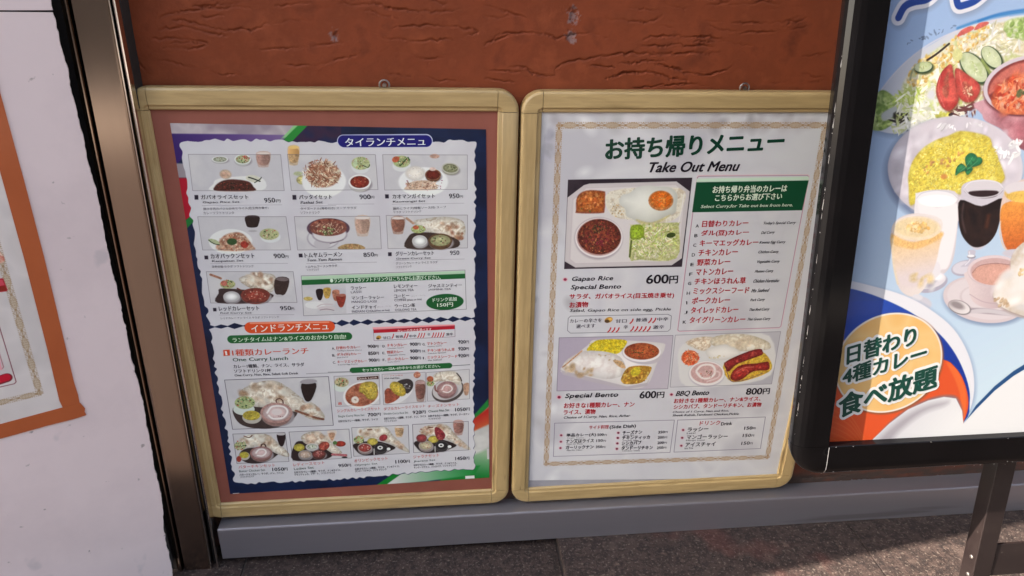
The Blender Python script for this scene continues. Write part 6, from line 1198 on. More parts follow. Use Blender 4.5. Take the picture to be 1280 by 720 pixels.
('p',[(-178.7,285.8),(-73.3,278.1),(-14.3,267.1),(41.8,253.4),(95.1,237.2),(139.7,215.0),(184.9,182.0),(217.2,140.4),(235.9,97.3),(240.8,56.2),(232.1,20.4),(206.8,-21.6),(-150.5,-20.2)],(157,157,161),1.5,1,0),
('p',[(-177.1,267.9),(-71.6,264.5),(-21.1,255.9),(30.6,244.3),(84.6,223.3),(132.0,197.4),(172.5,166.0),(203.6,129.9),(227.2,88.7),(236.2,56.4),(231.9,21.4),(163.6,-38.2),(-150.5,-20.2)],('g',(-9.4,231.0),(203.9,116.6),(17,51,121),(7,33,101)),1.5,1,0),
('p',[(-170.4,194.7),(-5.6,172.3),(87.8,149.6),(174.1,132.8),(198.9,119.0),(219.5,93.5),(234.4,56.5),(231.9,21.4),(210.3,-40.9),(-145.3,-76.7)],(152,56,25),1.5,1,0),
('p',[(184.2,126.2),(204.7,112.1),(224.4,79.7),(231.6,52.0),(230.5,28.9),(217.0,71.0),(202.7,98.7)],(160,72,32),3,1,0),
('s',[(-45.9,51.7),(-8.9,67.8),(33.2,47.8),(66.0,4.8)],0.92,(160,74,37),2,1,0),
('s',[(-44.7,41.7),(-7.6,57.9),(34.5,38.7),(66.8,-0.8)],0.92,(160,74,37),2,1,0),
('s',[(-43.5,31.7),(-6.3,47.9),(35.8,29.5),(67.7,-6.4)],0.92,(160,74,37),2,1,0),
('s',[(-42.2,21.6),(-5.0,37.9),(37.1,20.2),(68.5,-12.1)],0.92,(160,74,37),2,1,0),
('s',[(-41.0,11.5),(-3.6,27.8),(38.4,10.9),(69.4,-17.8)],0.94,(160,74,37),2,1,0),
('s',[(-39.8,1.3),(-2.3,17.7),(39.7,1.6),(70.2,-23.4)],0.94,(160,74,37),2,1,0),
('s',[(-38.5,-9.0),(-1.0,7.5),(41.0,-7.8),(71.0,-29.1)],0.92,(160,74,37),2,1,0),
('s',[(-37.3,-19.2),(0.4,-2.8),(42.4,-17.2),(71.9,-34.9)],0.94,(160,74,37),2,1,0),
('s',[(-36.0,-29.6),(1.7,-13.0),(43.7,-26.6),(72.7,-40.6)],0.94,(160,74,37),2,1,0),
('p',[(48.9,-31.7),(80.4,-1.5),(106.8,30.5),(134.5,52.9),(163.7,66.1),(189.8,71.3),(213.3,66.6),(228.7,38.3),(232.6,20.4),(286.0,-45.3)],(100,72,72),5,1,0),
('p',[(232.9,18.5),(248.2,51.2),(273.9,83.0),(300.8,107.2),(340.8,133.5),(399.5,158.1),(922.3,186.0),(960.8,86.0),(346.0,110.8),(251.0,37.2)],(15,49,85),1.5,0,0),
('p',[(45.7,-40.9),(77.2,-4.1),(105.2,26.9),(132.8,49.8),(164.2,63.4),(190.3,68.5),(211.4,64.8),(226.0,43.0),(232.6,20.4),(249.6,44.2),(275.5,75.2),(302.6,99.0),(342.9,124.4),(401.6,149.1),(927.7,172.0),(1082.9,-231.8),(62.4,-159.0)],('g',(84.3,31.6),(172.9,-38.8),(145,145,149),(161,161,161)),1.2,0,0),
('p',[(84.0,-10.1),(116.3,27.7),(157.0,53.2),(196.3,60.5),(193.0,53.8),(159.0,41.7),(123.5,11.1),(105.2,-16.0)],(118,115,120),12,1,0),
('e',(89.8,126.4),(71.5,46.7),(52.6,-68.9),(100,58,37),4,0),
('e',(88.2,128.3),(70.8,46.1),(51.9,-68.1),(163,157,149),1.2,0),
('e',(88.2,128.3),(68.8,44.8),(50.1,-65.7),('n',[(161,125,73),(161,134,88),(157,117,63)],60),1.5,0)]
PH1=[[(86.2,783.3),(238.9,782.5),(238.4,718.4),(83.7,719.5)],[(250.2,783.0),(399.8,782.3),(401.1,719.1),(250.5,718.4)],[(412.4,782.2),(560.4,781.4),(560.3,718.5),(412.8,718.3)],[(85.0,672.1),(236.4,670.4),(238.2,606.6),(84.2,609.2)],[(250.9,670.3),(401.5,669.4),(401.4,606.1),(250.5,606.3)],[(413.2,670.6),(560.6,669.8),(560.5,605.1),(413.5,606.2)],[(84.2,566.9),(238.4,563.7),(239.3,500.6),(83.1,503.6)],[(251.7,535.2),(331.8,538.2),(328.9,474.8),(249.0,472.8)],[(85.4,337.0),(284.5,336.9),(285.0,220.7),(85.4,221.0)],[(295.0,337.0),(383.5,337.6),(381.8,267.5),(293.2,265.9)],[(389.3,338.1),(475.4,339.4),(474.8,269.0),(388.9,265.7)],[(477.3,338.5),(563.7,342.9),(564.2,272.2),(478.0,270.3)],[(84.4,209.7),(187.2,208.1),(187.9,135.2),(83.2,136.1)],[(195.3,208.9),(315.8,210.1),(316.0,136.8),(196.1,136.0)],[(321.4,213.1),(437.0,213.9),(436.7,142.4),(321.0,140.7)],[(445.7,214.8),(561.6,217.0),(561.9,143.7),(445.7,143.3)]]
PH2=[[(89.7,736.6),(323.8,738.2),(325.4,559.0),(91.4,559.8)],[(88.7,410.3),(325.2,406.9),(328.3,279.1),(89.9,284.7)],[(329.7,407.4),(555.6,407.7),(558.1,280.4),(332.9,282.8)]]
TX1=[
('タイランチメニュ',349.8,796.8,137.2,14.4,0.8,(230,237,235),1,0,0,(243,243,235),'title_lettering'),
('ガパオライスセット',95.8,703.8,80.1,8.2,-0.1,(33,29,41),1,0,0,(243,243,235),''),
('Gapao Rice Set',96.9,695.5,63.3,4.9,0.4,(33,29,41),1,0.2,0,(243,243,235),''),
('パッタイセット',262.7,702.3,56.7,8.4,0.0,(33,29,41),1,0,0,(243,243,235),''),
('Pathai Set',264.2,693.9,39.5,5.0,1.0,(33,29,41),1,0.2,0,(243,243,235),''),
('950',202.4,696.7,18.4,8.8,1.2,(33,29,41),1,0,0,(243,243,235),''),
('円',222.4,697.0,7.6,5.4,1.5,(33,29,41),0,0,0,(243,243,235),''),
('900',368.0,701.4,19.3,8.9,0.9,(33,29,41),1,0,0,(243,243,235),''),
('円',387.8,702.5,6.1,4.9,1.9,(33,29,41),0,0,0,(243,243,235),''),
('カオマンガイセット',426.0,702.1,75.8,8.5,0.3,(33,29,41),1,0,0,(243,243,235),''),
('Kaomangai Set',426.1,693.7,58.7,4.9,0.9,(33,29,41),1,0.2,0,(243,243,235),''),
('950',527.2,701.8,18.6,9.0,0.9,(33,29,41),1,0,0,(243,243,235),''),
('円',546.5,702.1,5.8,5.0,2.0,(33,29,41),0,0,0,(243,243,235),''),
('鶏ひき肉のバジル炒めとライス(目玉焼き乗せ)',96.7,683.1,111.2,5.5,0.7,(71,66,78),0,0,0,(243,243,235),''),
('カレーソフトドリンク',95.8,676.3,52.2,4.9,0.1,(71,66,78),0,0,0,(243,243,235),''),
('タイヌードル(海老付き) スープ サラダ',263.0,682.0,98.3,5.6,0.3,(71,66,78),0,0,0,(243,243,235),''),
('ソフトドリンク',262.4,675.1,33.6,5.0,0.3,(71,66,78),0,0,0,(243,243,235),''),
('鶏肉とライス(特製ソース付) スープ',425.9,680.2,96.1,5.7,1.3,(71,66,78),0,0,0,(243,243,235),''),
('サラダ ソフトドリンク',426.2,674.5,50.4,4.5,1.3,(71,66,78),0,0,0,(243,243,235),''),
('カオパックンセット',96.2,592.2,76.7,9.7,-0.1,(33,29,41),1,0,0,(243,243,235),''),
('Kaopakun Set',96.9,584.3,56.2,5.2,0.3,(33,29,41),1,0.2,0,(243,243,235),''),
('900',206.9,590.8,19.6,9.1,0.9,(33,29,41),1,0,0,(243,243,235),''),
('円',227.1,591.1,6.0,5.2,1.9,(33,29,41),0,0,0,(243,243,235),''),
('海老炒飯 サラダ ソフトドリンク',95.4,573.9,73.5,5.2,-0.2,(71,66,78),0,0,0,(243,243,235),''),
('トムヤムラーメン',262.2,591.2,67.4,9.4,0.9,(33,29,41),1,0,0,(243,243,235),''),
('Tom Yam Ramen',264.5,583.5,64.6,5.4,1.0,(33,29,41),1,0.2,0,(243,243,235),''),
('850',368.3,590.4,19.5,8.6,2.9,(33,29,41),1,0,0,(243,243,235),''),
('円',388.4,590.7,5.5,5.0,3.1,(33,29,41),0,0,0,(243,243,235),''),
('トムヤムラーメンサラダ',262.2,570.5,56.9,5.4,1.1,(71,66,78),0,0,0,(243,243,235),''),
('ソフトドリンク',262.9,564.5,22.3,4.7,0.5,(71,66,78),0,0,0,(243,243,235),''),
('グリーンカレーセット',426.9,591.4,70.9,9.3,0.6,(33,29,41),1,0,0,(243,243,235),''),
('Green Curry Set',427.2,583.4,64.9,4.6,0.7,(33,29,41),1,0.2,0,(243,243,235),''),
('950',527.7,591.6,17.4,8.7,1.0,(33,29,41),1,0,0,(243,243,235),''),
('グリーンカレー ナン ライス サラダ',426.8,574.0,77.5,5.3,0.9,(71,66,78),0,0,0,(243,243,235),''),
('ソフトドリンク',427.1,566.5,28.5,4.8,3.0,(71,66,78),0,0,0,(243,243,235),''),
('レッドカレーセット',96.3,486.7,72.5,9.7,-0.5,(33,29,41),1,0,0,(243,243,235),''),
('Red Curry Set',97.1,479.8,57.4,4.8,-1.0,(33,29,41),1,0.2,0,(243,243,235),''),
('950',207.1,485.1,20.2,9.0,0.3,(33,29,41),1,0,0,(243,243,235),''),
('円',227.6,485.2,5.3,5.6,2.2,(33,29,41),0,0,0,(243,243,235),''),
('レッドカレー ナン ライス サラダ ソフトドリンク',96.9,469.3,106.0,4.9,-0.2,(71,66,78),0,0,0,(243,243,235),''),
('●ランチセットのソフトドリンクはこちらからお選びください。',303.9,540.0,205.5,8.8,0.6,(214,237,210),1,0,0,(243,243,235),''),
('ラッシー',340.8,524.0,28.5,7.6,2.2,(33,29,41),1,0,0,(243,243,235),''),
('LASSI',340.3,517.1,19.3,4.8,2.7,(71,66,78),0,0,0,(243,243,235),''),
('マンゴーラッシー',340.7,503.9,60.6,7.6,0.2,(33,29,41),1,0,0,(243,243,235),''),
('MANGO LASSI',340.2,496.9,46.9,4.9,0.2,(71,66,78),0,0,0,(243,243,235),''),
('インドチャイ',340.0,483.5,46.4,7.8,0.6,(33,29,41),1,0,0,(243,243,235),''),
('INDIAN CHAI',339.5,476.4,42.4,5.0,0.4,(71,66,78),0,0,0,(243,243,235),''),
('レモンティー',421.3,525.6,44.0,7.6,0.9,(33,29,41),1,0,0,(243,243,235),''),
('LEMON TEA',421.0,518.6,37.1,4.9,0.8,(71,66,78),0,0,0,(243,243,235),''),
('コーヒー',420.8,505.3,28.4,7.7,2.2,(33,29,41),1,0,0,(243,243,235),''),
('COFFEE',420.5,498.3,22.7,4.9,2.0,(71,66,78),0,0,0,(243,243,235),''),
('ウーロン茶',421.2,484.8,38.7,7.8,1.2,(33,29,41),1,0,0,(243,243,235),''),
('OOLONG TEA',420.9,477.7,41.3,5.0,0.4,(71,66,78),0,0,0,(243,243,235),''),
('ジャスミンティー',485.7,525.4,64.1,7.7,0.3,(33,29,41),1,0,0,(243,243,235),''),
('JASMINE TEA',485.6,518.4,43.1,4.9,0.5,(71,66,78),0,0,0,(243,243,235),''),
('(Hot or Ice)',383.5,476.6,27.2,4.7,1.5,(71,66,78),1,0,0,(243,243,235),''),
('(Hot or Ice)',445.1,497.7,27.3,4.6,2.9,(71,66,78),1,0,0,(243,243,235),''),
('(ホット・アイス)',388.1,485.7,25.6,3.2,1.8,(163,158,157),0,0,0,(243,243,235),''),
('(ホット・アイス)',453.6,506.6,26.0,3.2,3.3,(163,158,157),0,0,0,(243,243,235),''),
('ドリンク追加',493.9,495.0,45.5,8.5,2.0,(224,241,218),1,0,0,(243,243,235),''),
('150円',502.0,484.1,30.2,8.5,1.1,(230,243,222),1,0,0,(243,243,235),''),
('インドランチメニュ',149.7,440.3,143.2,15.0,0.5,(240,237,222),1,0,0,(243,243,235),'subtitle_lettering'),
('ランチタイムはナン&ライスのおかわり自由!',112.2,419.8,212.4,10.0,0.2,(210,237,204),1,0,0,(243,243,235),''),
('1種類カレーランチ',107.9,389.9,142.8,14.5,-0.2,(210,80,51),1,0,0,(243,243,235),''),
('1',95.2,392.3,3.2,8.8,1.8,(240,237,222),1,0,0,(243,243,235),''),
('One Curry Lunch',106.8,375.4,103.8,10.3,-0.1,(25,74,49),1,0,0,(243,243,235),''),
('カレー1種類、ナン、ライス、サラダ',106.0,362.6,134.1,8.5,-0.2,(33,29,41),1,0,0,(243,243,235),''),
('ソフトドリンク1杯',105.9,352.6,69.8,8.0,-1.1,(33,29,41),1,0,0,(243,243,235),''),
('One Curry, Nan, Rice, Salad, Soft Drink',105.8,342.9,121.1,6.7,0.0,(33,29,41),1,0,0,(243,243,235),''),
('カレーの辛さを選べます',423.7,431.9,66.1,5.7,1.3,(240,216,210),1,0,0,(243,243,235),''),
('甘口',395.5,417.0,13.8,6.3,1.7,(71,66,78),1,0,0,(243,243,235),''),
('普通',419.7,418.9,14.3,6.3,1.2,(71,66,78),1,0,0,(243,243,235),''),
('中辛',446.0,419.1,14.3,6.3,1.2,(71,66,78),1,0,0,(243,243,235),''),
('辛',481.7,421.6,6.0,6.3,5.7,(71,66,78),1,0,0,(243,243,235),''),
('激辛',518.1,421.0,13.6,6.3,1.3,(71,66,78),1,0,0,(243,243,235),''),
('A.',296.0,397.2,5.4,5.3,1.1,(33,29,41),1,0,0,(243,243,235),''),
('日替わりカレー',304.7,397.7,45.6,6.9,1.0,(200,68,51),1,0,0,(243,243,235),''),
("Today's Special Curry",305.6,392.6,47.6,3.2,0.6,(33,29,41),0,0,0,(243,243,235),''),
('B.',295.3,381.9,5.4,5.3,0.0,(33,29,41),1,0,0,(243,243,235),''),
('ダル(豆)カレー',304.0,382.3,47.0,6.9,0.9,(200,68,51),1,0,0,(243,243,235),''),
('Dal Curry',305.0,377.2,21.1,3.2,3.8,(33,29,41),0,0,0,(243,243,235),''),
('C.',295.4,365.8,5.5,5.3,0.0,(33,29,41),1,0,0,(243,243,235),''),
('キーマエッグカレー',304.1,366.3,57.7,6.9,0.2,(200,68,51),1,0,0,(243,243,235),''),
('Keema Egg Curry',305.1,361.1,38.1,3.2,1.1,(33,29,41),0,0,0,(243,243,235),''),
('D.',393.5,399.1,5.5,5.3,1.0,(33,29,41),1,0,0,(243,243,235),''),
('チキンカレー',402.3,399.6,38.2,6.9,1.6,(200,68,51),1,0,0,(243,243,235),''),
('Chicken Curry',403.4,394.5,31.3,3.2,2.0,(33,29,41),0,0,0,(243,243,235),''),
('E.',392.7,383.7,5.6,5.3,1.0,(33,29,41),1,0,0,(243,243,235),''),
('野菜カレー',401.6,384.2,31.3,6.9,2.4,(200,68,51),1,0,0,(243,243,235),''),
('Vegetable Curry',402.7,379.0,34.5,3.3,1.5,(33,29,41),0,0,0,(243,243,235),''),
('F.',392.4,368.1,5.6,5.4,0.0,(33,29,41),1,0,0,(243,243,235),''),
('ポークカレー',401.3,368.6,41.6,7.0,1.2,(200,68,51),1,0,0,(243,243,235),''),
('Pork Curry',402.5,363.4,23.3,3.2,3.2,(33,29,41),0,0,0,(243,243,235),''),
('G.',471.4,400.5,5.6,5.3,0.0,(33,29,41),1,0,0,(243,243,235),''),
('マトンカレー',480.2,401.0,38.6,6.9,1.6,(200,68,51),1,0,0,(243,243,235),''),
('Mutton Curry',481.5,395.8,27.6,3.2,2.5,(33,29,41),0,0,0,(243,243,235),''),
('H.',471.4,385.2,5.6,5.4,1.0,(33,29,41),1,0,0,(243,243,235),''),
('チキンほうれん草',480.3,385.7,54.1,7.0,0.5,(200,68,51),1,0,0,(243,243,235),''),
('Chicken Spinach',481.6,380.5,35.8,3.2,1.4,(33,29,41),0,0,0,(243,243,235),''),
('I.',471.5,369.5,5.6,5.4,1.0,(33,29,41),1,0,0,(243,243,235),''),
('ミックスシーフード',480.4,370.0,59.1,7.0,0.3,(200,68,51),1,0,0,(243,243,235),''),
('Mix Seafood',481.7,364.8,26.5,3.2,2.6,(33,29,41),0,0,0,(243,243,235),''),
('900',365.0,398.5,13.8,7.4,0.4,(33,29,41),2,0,0,(243,243,235),''),
('円',379.4,398.6,5.8,6.3,0.0,(33,29,41),1,0,0,(243,243,235),''),
('850',365.0,383.1,13.9,7.4,0.0,(33,29,41),2,0,0,(243,243,235),''),
('円',379.5,383.1,5.8,6.4,0.0,(33,29,41),1,0,0,(243,243,235),''),
('900',365.1,367.5,13.9,7.5,0.0,(33,29,41),2,0,0,(243,243,235),''),
('円',379.6,367.5,5.9,6.4,0.0,(33,29,41),1,0,0,(243,243,235),''),
('900',446.7,400.5,14.0,7.4,0.4,(33,29,41),2,0,0,(243,243,235),''),
('円',461.4,400.5,5.8,6.4,1.0,(33,29,41),1,0,0,(243,243,235),''),
('900',446.7,385.0,14.0,7.5,0.0,(33,29,41),2,0,0,(243,243,235),''),
('円',461.4,385.0,5.8,6.4,1.0,(33,29,41),1,0,0,(243,243,235),''),
('900',446.1,369.3,14.1,7.6,0.4,(33,29,41),2,0,0,(243,243,235),''),
('円',460.9,369.3,5.9,6.5,1.0,(33,29,41),1,0,0,(243,243,235),''),
('920',542.1,402.6,14.1,7.5,0.4,(33,29,41),2,0,0,(243,243,235),''),
('円',556.9,402.6,5.9,6.5,1.0,(33,29,41),1,0,0,(243,243,235),''),
('920',542.0,387.0,14.2,7.6,0.4,(33,29,41),2,0,0,(243,243,235),''),
('円',556.9,387.0,5.9,6.5,1.0,(33,29,41),1,0,0,(243,243,235),''),
('920',541.9,371.3,14.2,7.6,0.0,(33,29,41),2,0,0,(243,243,235),''),
('円',556.8,371.3,6.0,6.5,0.0,(33,29,41),1,0,0,(243,243,235),''),
('セットのカレーはA~Iの中からお選びください。',351.3,345.7,154.0,7.1,1.5,(218,241,212),1,0,0,(243,243,235),''),
('シングルカレーライスセット',295.2,251.5,86.4,8.0,1.7,(200,68,51),0,0,0,(243,243,235),''),
('Single Curry Rice Set',296.1,238.4,53.0,6.4,1.1,(25,74,49),0,0,0,(243,243,235),''),
('700',355.8,239.0,17.3,8.1,1.3,(33,29,41),2,0,0,(243,243,235),''),
('円',374.1,239.3,7.7,7.5,1.5,(33,29,41),1,0,0,(243,243,235),''),
('お好きなカレー1種類、サラダ、ライス',295.8,227.4,79.7,5.8,1.0,(33,29,41),1,0,0,(243,243,235),''),
('ダブルカレーライスセット',388.7,251.9,84.2,7.5,2.9,(200,68,51),0,0,0,(243,243,235),''),
('Double Curry Rice Set',388.6,240.4,49.3,5.8,1.3,(25,74,49),0,0,0,(243,243,235),''),
('920',447.1,240.5,17.5,8.1,1.0,(33,29,41),2,0,0,(243,243,235),''),
('円',465.6,240.8,7.8,7.5,1.5,(33,29,41),1,0,0,(243,243,235),''),
('お好きなカレー2種類、サラダ、ナン、ライス',388.1,229.3,85.8,5.8,1.5,(33,29,41),1,0,0,(243,243,235),''),
('ソフトドリンク',388.3,223.4,25.2,4.7,1.4,(33,29,41),1,0,0,(243,243,235),''),
('チーズナンセット',478.6,254.1,64.3,7.5,2.5,(200,68,51),0,0,0,(243,243,235),''),
('Cheese Nan Set',479.3,243.0,43.1,5.8,2.0,(25,74,49),0,0,0,(243,243,235),''),
('1050',534.6,243.3,21.2,8.2,0.5,(33,29,41),2,0,0,(243,243,235),''),
('円',556.8,243.5,7.9,7.6,1.5,(33,29,41),1,0,0,(243,243,235),''),
('お好きなカレー1種類、サラダ、チーズナン',478.5,231.4,85.2,5.8,0.8,(33,29,41),1,0,0,(243,243,235),''),
('ソフトドリンク',478.9,224.9,25.0,4.7,1.1,(33,29,41),1,0,0,(243,243,235),''),
('Quick Lunch',341.3,327.4,37.5,4.4,1.8,(230,216,202),1,0,0,(243,243,235),''),
('ハーフナン付き',392.6,332.0,38.1,3.8,0.9,(200,68,51),0,0,0,(243,243,235),''),
('With Half Nan',392.8,326.4,30.6,3.3,0.7,(33,29,41),1,0,0,(243,243,235),''),
('8',298.8,269.3,7.1,6.8,1.6,(200,68,51),1,0,0,(243,243,235),''),
('バターチキンセット',85.1,122.5,73.6,8.6,1.0,(200,68,51),0,0,0,(243,243,235),''),
('Butter Chicken Set',85.2,113.7,52.2,5.6,0.5,(25,74,49),0,0,0,(243,243,235),''),
('1050',152.2,112.8,23.2,8.7,-1.0,(33,29,41),2,0,0,(243,243,235),''),
('円',176.2,112.4,6.9,7.7,0.8,(33,29,41),1,0,0,(243,243,235),''),
('バターチキンカレー、サラダ、ナン、ライス、',84.8,104.4,89.8,5.7,0.2,(33,29,41),1,0,0,(243,243,235),''),
('ソフトドリンク',85.3,98.7,27.6,4.6,1.9,(33,29,41),1,0,0,(243,243,235),''),
('レディースセット',195.9,122.1,63.8,8.7,2.2,(200,68,51),0,0,0,(243,243,235),''),
('Ladies Set',196.3,112.8,40.7,6.1,2.4,(25,74,49),0,0,0,(243,243,235),''),
('950',287.8,114.6,17.8,8.3,1.6,(33,29,41),2,0,0,(243,243,235),''),
('円',306.4,114.5,7.5,7.3,3.1,(33,29,41),1,0,0,(243,243,235),''),
('お好きなカレー2種類、サラダ、ナン&ライス、',195.8,103.9,96.2,5.7,0.6,(33,29,41),1,0,0,(243,243,235),''),
('チキンティッカ、デザート、ソフトドリンク',195.6,97.7,83.5,5.7,0.5,(33,29,41),1,0,0,(243,243,235),''),
('オリンピックセット',321.2,124.8,69.8,8.7,2.5,(200,68,51),0,0,0,(243,243,235),''),
('Olympic Set',321.4,114.2,47.7,6.1,2.6,(25,74,49),0,0,0,(243,243,235),''),
('1100',407.0,117.6,21.5,8.8,1.1,(33,29,41),2,0,0,(243,243,235),''),
('円',429.3,117.4,7.7,7.7,3.0,(33,29,41),1,0,0,(243,243,235),''),
('お好きなカレー2種類、サラダ、ナン&ライス、',321.3,105.4,93.8,5.5,1.3,(33,29,41),1,0,0,(243,243,235),''),
('タンドーリチキン、ソフトドリンク',321.4,99.2,65.6,5.6,1.5,(33,29,41),1,0,0,(243,243,235),''),
('ジャラナセット',444.9,127.6,54.4,8.8,2.6,(200,68,51),0,0,0,(243,243,235),''),
('Jharana Set',445.0,117.0,46.1,6.1,2.2,(25,74,49),0,0,0,(243,243,235),''),
('1450',533.7,118.6,21.4,8.9,1.1,(33,29,41),2,0,0,(243,243,235),''),
('円',556.0,118.4,7.7,7.9,3.0,(33,29,41),1,0,0,(243,243,235),''),
('お好きなカレー2種類、サラダ、ナン&ライス、',444.8,108.1,92.4,5.6,0.8,(33,29,41),1,0,0,(243,243,235),''),
('タンドーリチキン、シシカバブ、ソフトドリンク',445.0,101.9,89.9,5.6,0.6,(33,29,41),1,0,0,(243,243,235),'')]
